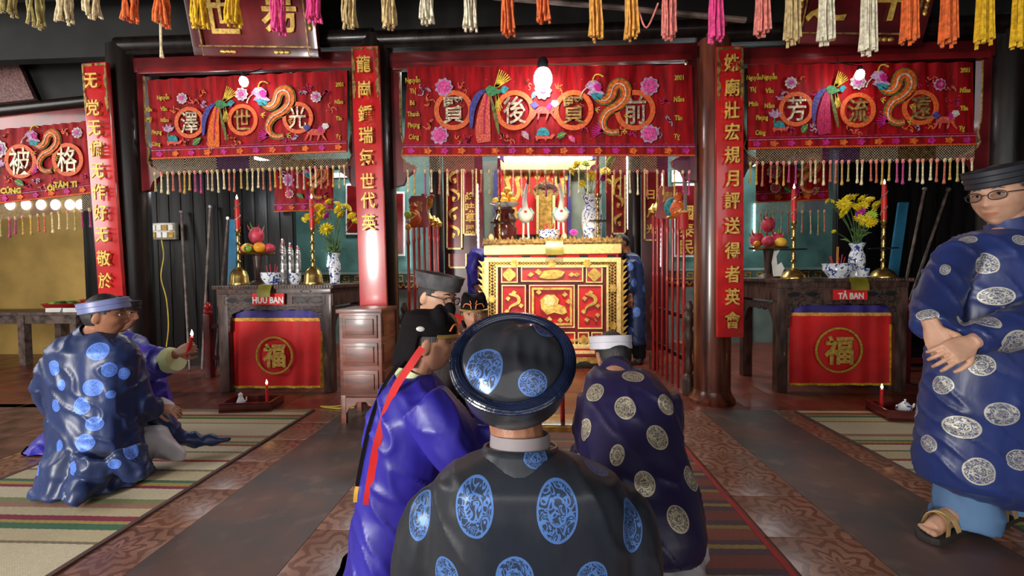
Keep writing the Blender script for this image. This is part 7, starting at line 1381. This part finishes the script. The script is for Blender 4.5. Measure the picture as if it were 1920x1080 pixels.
robe(t, mb, 'silk_blue2', 0.0105, [(1843, 494, 23, 0.85), (1870, 555, 27, 0.65), (1835, 600, 32, 0.55), (1772, 505, 8, 1.6), (1840, 685, 20, 1.0), (1803, 801, 28, 0.75), (1880, 777, 28, 0.8), (1765, 722, 17, 1.0), (1838, 885, 24, 1.1), (1910, 862, 22, 0.9), (1905, 645, 30, 0.9), (1738, 590, 18, 0.7), (1740, 832, 14, 1.2), (1812, 450, 16, 0.7), (1912, 450, 12, 1)], 10, 0.05, 5, 10.4, 1.5, 0.010, 0.007, (6, 6, 1.2))
H = Head(at(1874, 368, Y), (-0.90, -0.42, -0.12), (-0.08, 0, 1), 1.10, 1.05, 1.0); nk = at(1893, 428, Y)
LW, RW = at(1748, 612, 1.80), at(1820, 642, 1.735)
body(t, H, nk, 'skin_pale', limbs=[((nk, at(1780, 540, 1.95), at(1752, 595, 1.86), LW), (0.05, 0.035, 0.03, 0.028)), ((nk, at(1980, 560, 1.92), at(1880, 622, 1.77), RW), (0.05, 0.035, 0.03, 0.028))], hands=[dict(wrist=LW, d=(0.15, -0.12, -0.55), nrm=(-0.75, -0.65, -0.1), side=-1, curl=0.35, k=1.0), dict(wrist=RW, d=(-0.80, -0.05, -0.42), nrm=(-0.35, -0.9, 0.35), side=-1, curl=0.38, k=1.02, spread=0.2)], voxel=0.004, nr=0.06)
H.hair(t, 'greyhair'); H.features(t, brow='greyhair'); H.glasses(t, 'thin dark framed glasses'); turban(t, H, 'turban_black', 0.112, 0.075, 0.080, -0.10, 'turban_black', wraps=4, flare=0.10); collar(t, H, nk, 'silk_blue2', 0.074, 0.035)
mb = MB()
for px, dy in ((1800, 0.0), (1905, 0.12)):
    a = at(px+10, 980, 2.06+dy); q = [(a.x, a.y, z, r) for z, r in ((0.45, 0.105), (0.34, 0.10), (0.22, 0.10), (0.12, 0.108), (0.06, 0.116), (0.03, 0.118))]; mb.tube([x[:3] for x in q], [x[3] for x in q], 16)
robe(t, mb, 'denim', 0.011, seed=2.2, amp=0.010, wr=0.008, f=(8, 8, 5), name='jeans')
for px, dy in ((1800, 0.0), (1905, 0.12)):
    f0 = at(px-22, 1006, 2.03+dy); f0.z = 0; dv = Vector((-0.92, -0.40, 0)).normalized(); sv = Vector((-dv.y, dv.x, 0)); mb = MB(); prof = [(-0.12, 0.035), (-0.06, 0.042), (0.04, 0.045), (0.11, 0.052), (0.155, 0.045), (0.175, 0.025)]
    o2 = [f0+dv*l+sv*w for l, w in prof]+[f0+dv*l-sv*w for l, w in prof[::-1]]; n = len(o2); mb.add([Vector((p.x, p.y, 0.002)) for p in o2]+[Vector((p.x, p.y, 0.03)) for p in o2], [tuple(range(n)), tuple(range(2*n-1, n-1, -1))]+[(i, (i+1) % n, n+(i+1) % n, n+i) for i in range(n)]); sd = mb.build('sandal', 'sole', t, bevel=0.004)
    mb = MB(); mb.tube([f0+dv*-0.10+Vector((0, 0, 0.07)), f0+Vector((0, 0, 0.075)), f0+dv*0.07+Vector((0, 0, 0.058)), f0+dv*0.125+Vector((0, 0, 0.045))], [0.032, 0.038, 0.036, 0.030], 12)
    for i in range(5): l, w, r = ((0.168, 0.024, 0.014), (0.166, 0.006, 0.011), (0.160, -0.010, 0.010), (0.152, -0.024, 0.0095), (0.142, -0.037, 0.009))[i]; mb.tube([f0+dv*0.10+sv*w*0.8+Vector((0, 0, 0.042)), f0+dv*l*0.95+sv*w+Vector((0, 0, 0.044)), f0+dv*l+sv*w+Vector((0, 0, 0.040))], [r, r, r*0.6], 8)
    me = remesh(mb, 'foot', 0.005, 2); A = me.attributes.new('lip', 'FLOAT', 'POINT'); place(me, 'foot', 'skin_pale', t)
    for s1, s2 in ((0.02, 0.10), (0.10, 0.03), (-0.07, -0.07)):
        mb = MB(); pts = [f0+dv*s1+sv*0.046+Vector((0, 0, 0.03)), f0+dv*(s1*0.7+s2*0.3)+sv*0.036+Vector((0, 0, 0.085)), f0+dv*(s1+s2)/2+Vector((0, 0, 0.108 if s1 < 0.05 else 0.102)), f0+dv*(s1*0.3+s2*0.7)-sv*0.036+Vector((0, 0, 0.085)), f0+dv*s2-sv*0.046+Vector((0, 0, 0.03))]; P_ = [Vector(p) for p in bez([tuple(p) for p in pts], 4)]
        mb.loft([[p-dv*0.016, p+dv*0.016, p+dv*0.016+Vector((0, 0, 0.006)), p-dv*0.016+Vector((0, 0, 0.006))] for p in P_]); mb.build('strap', 'sandal', sd)
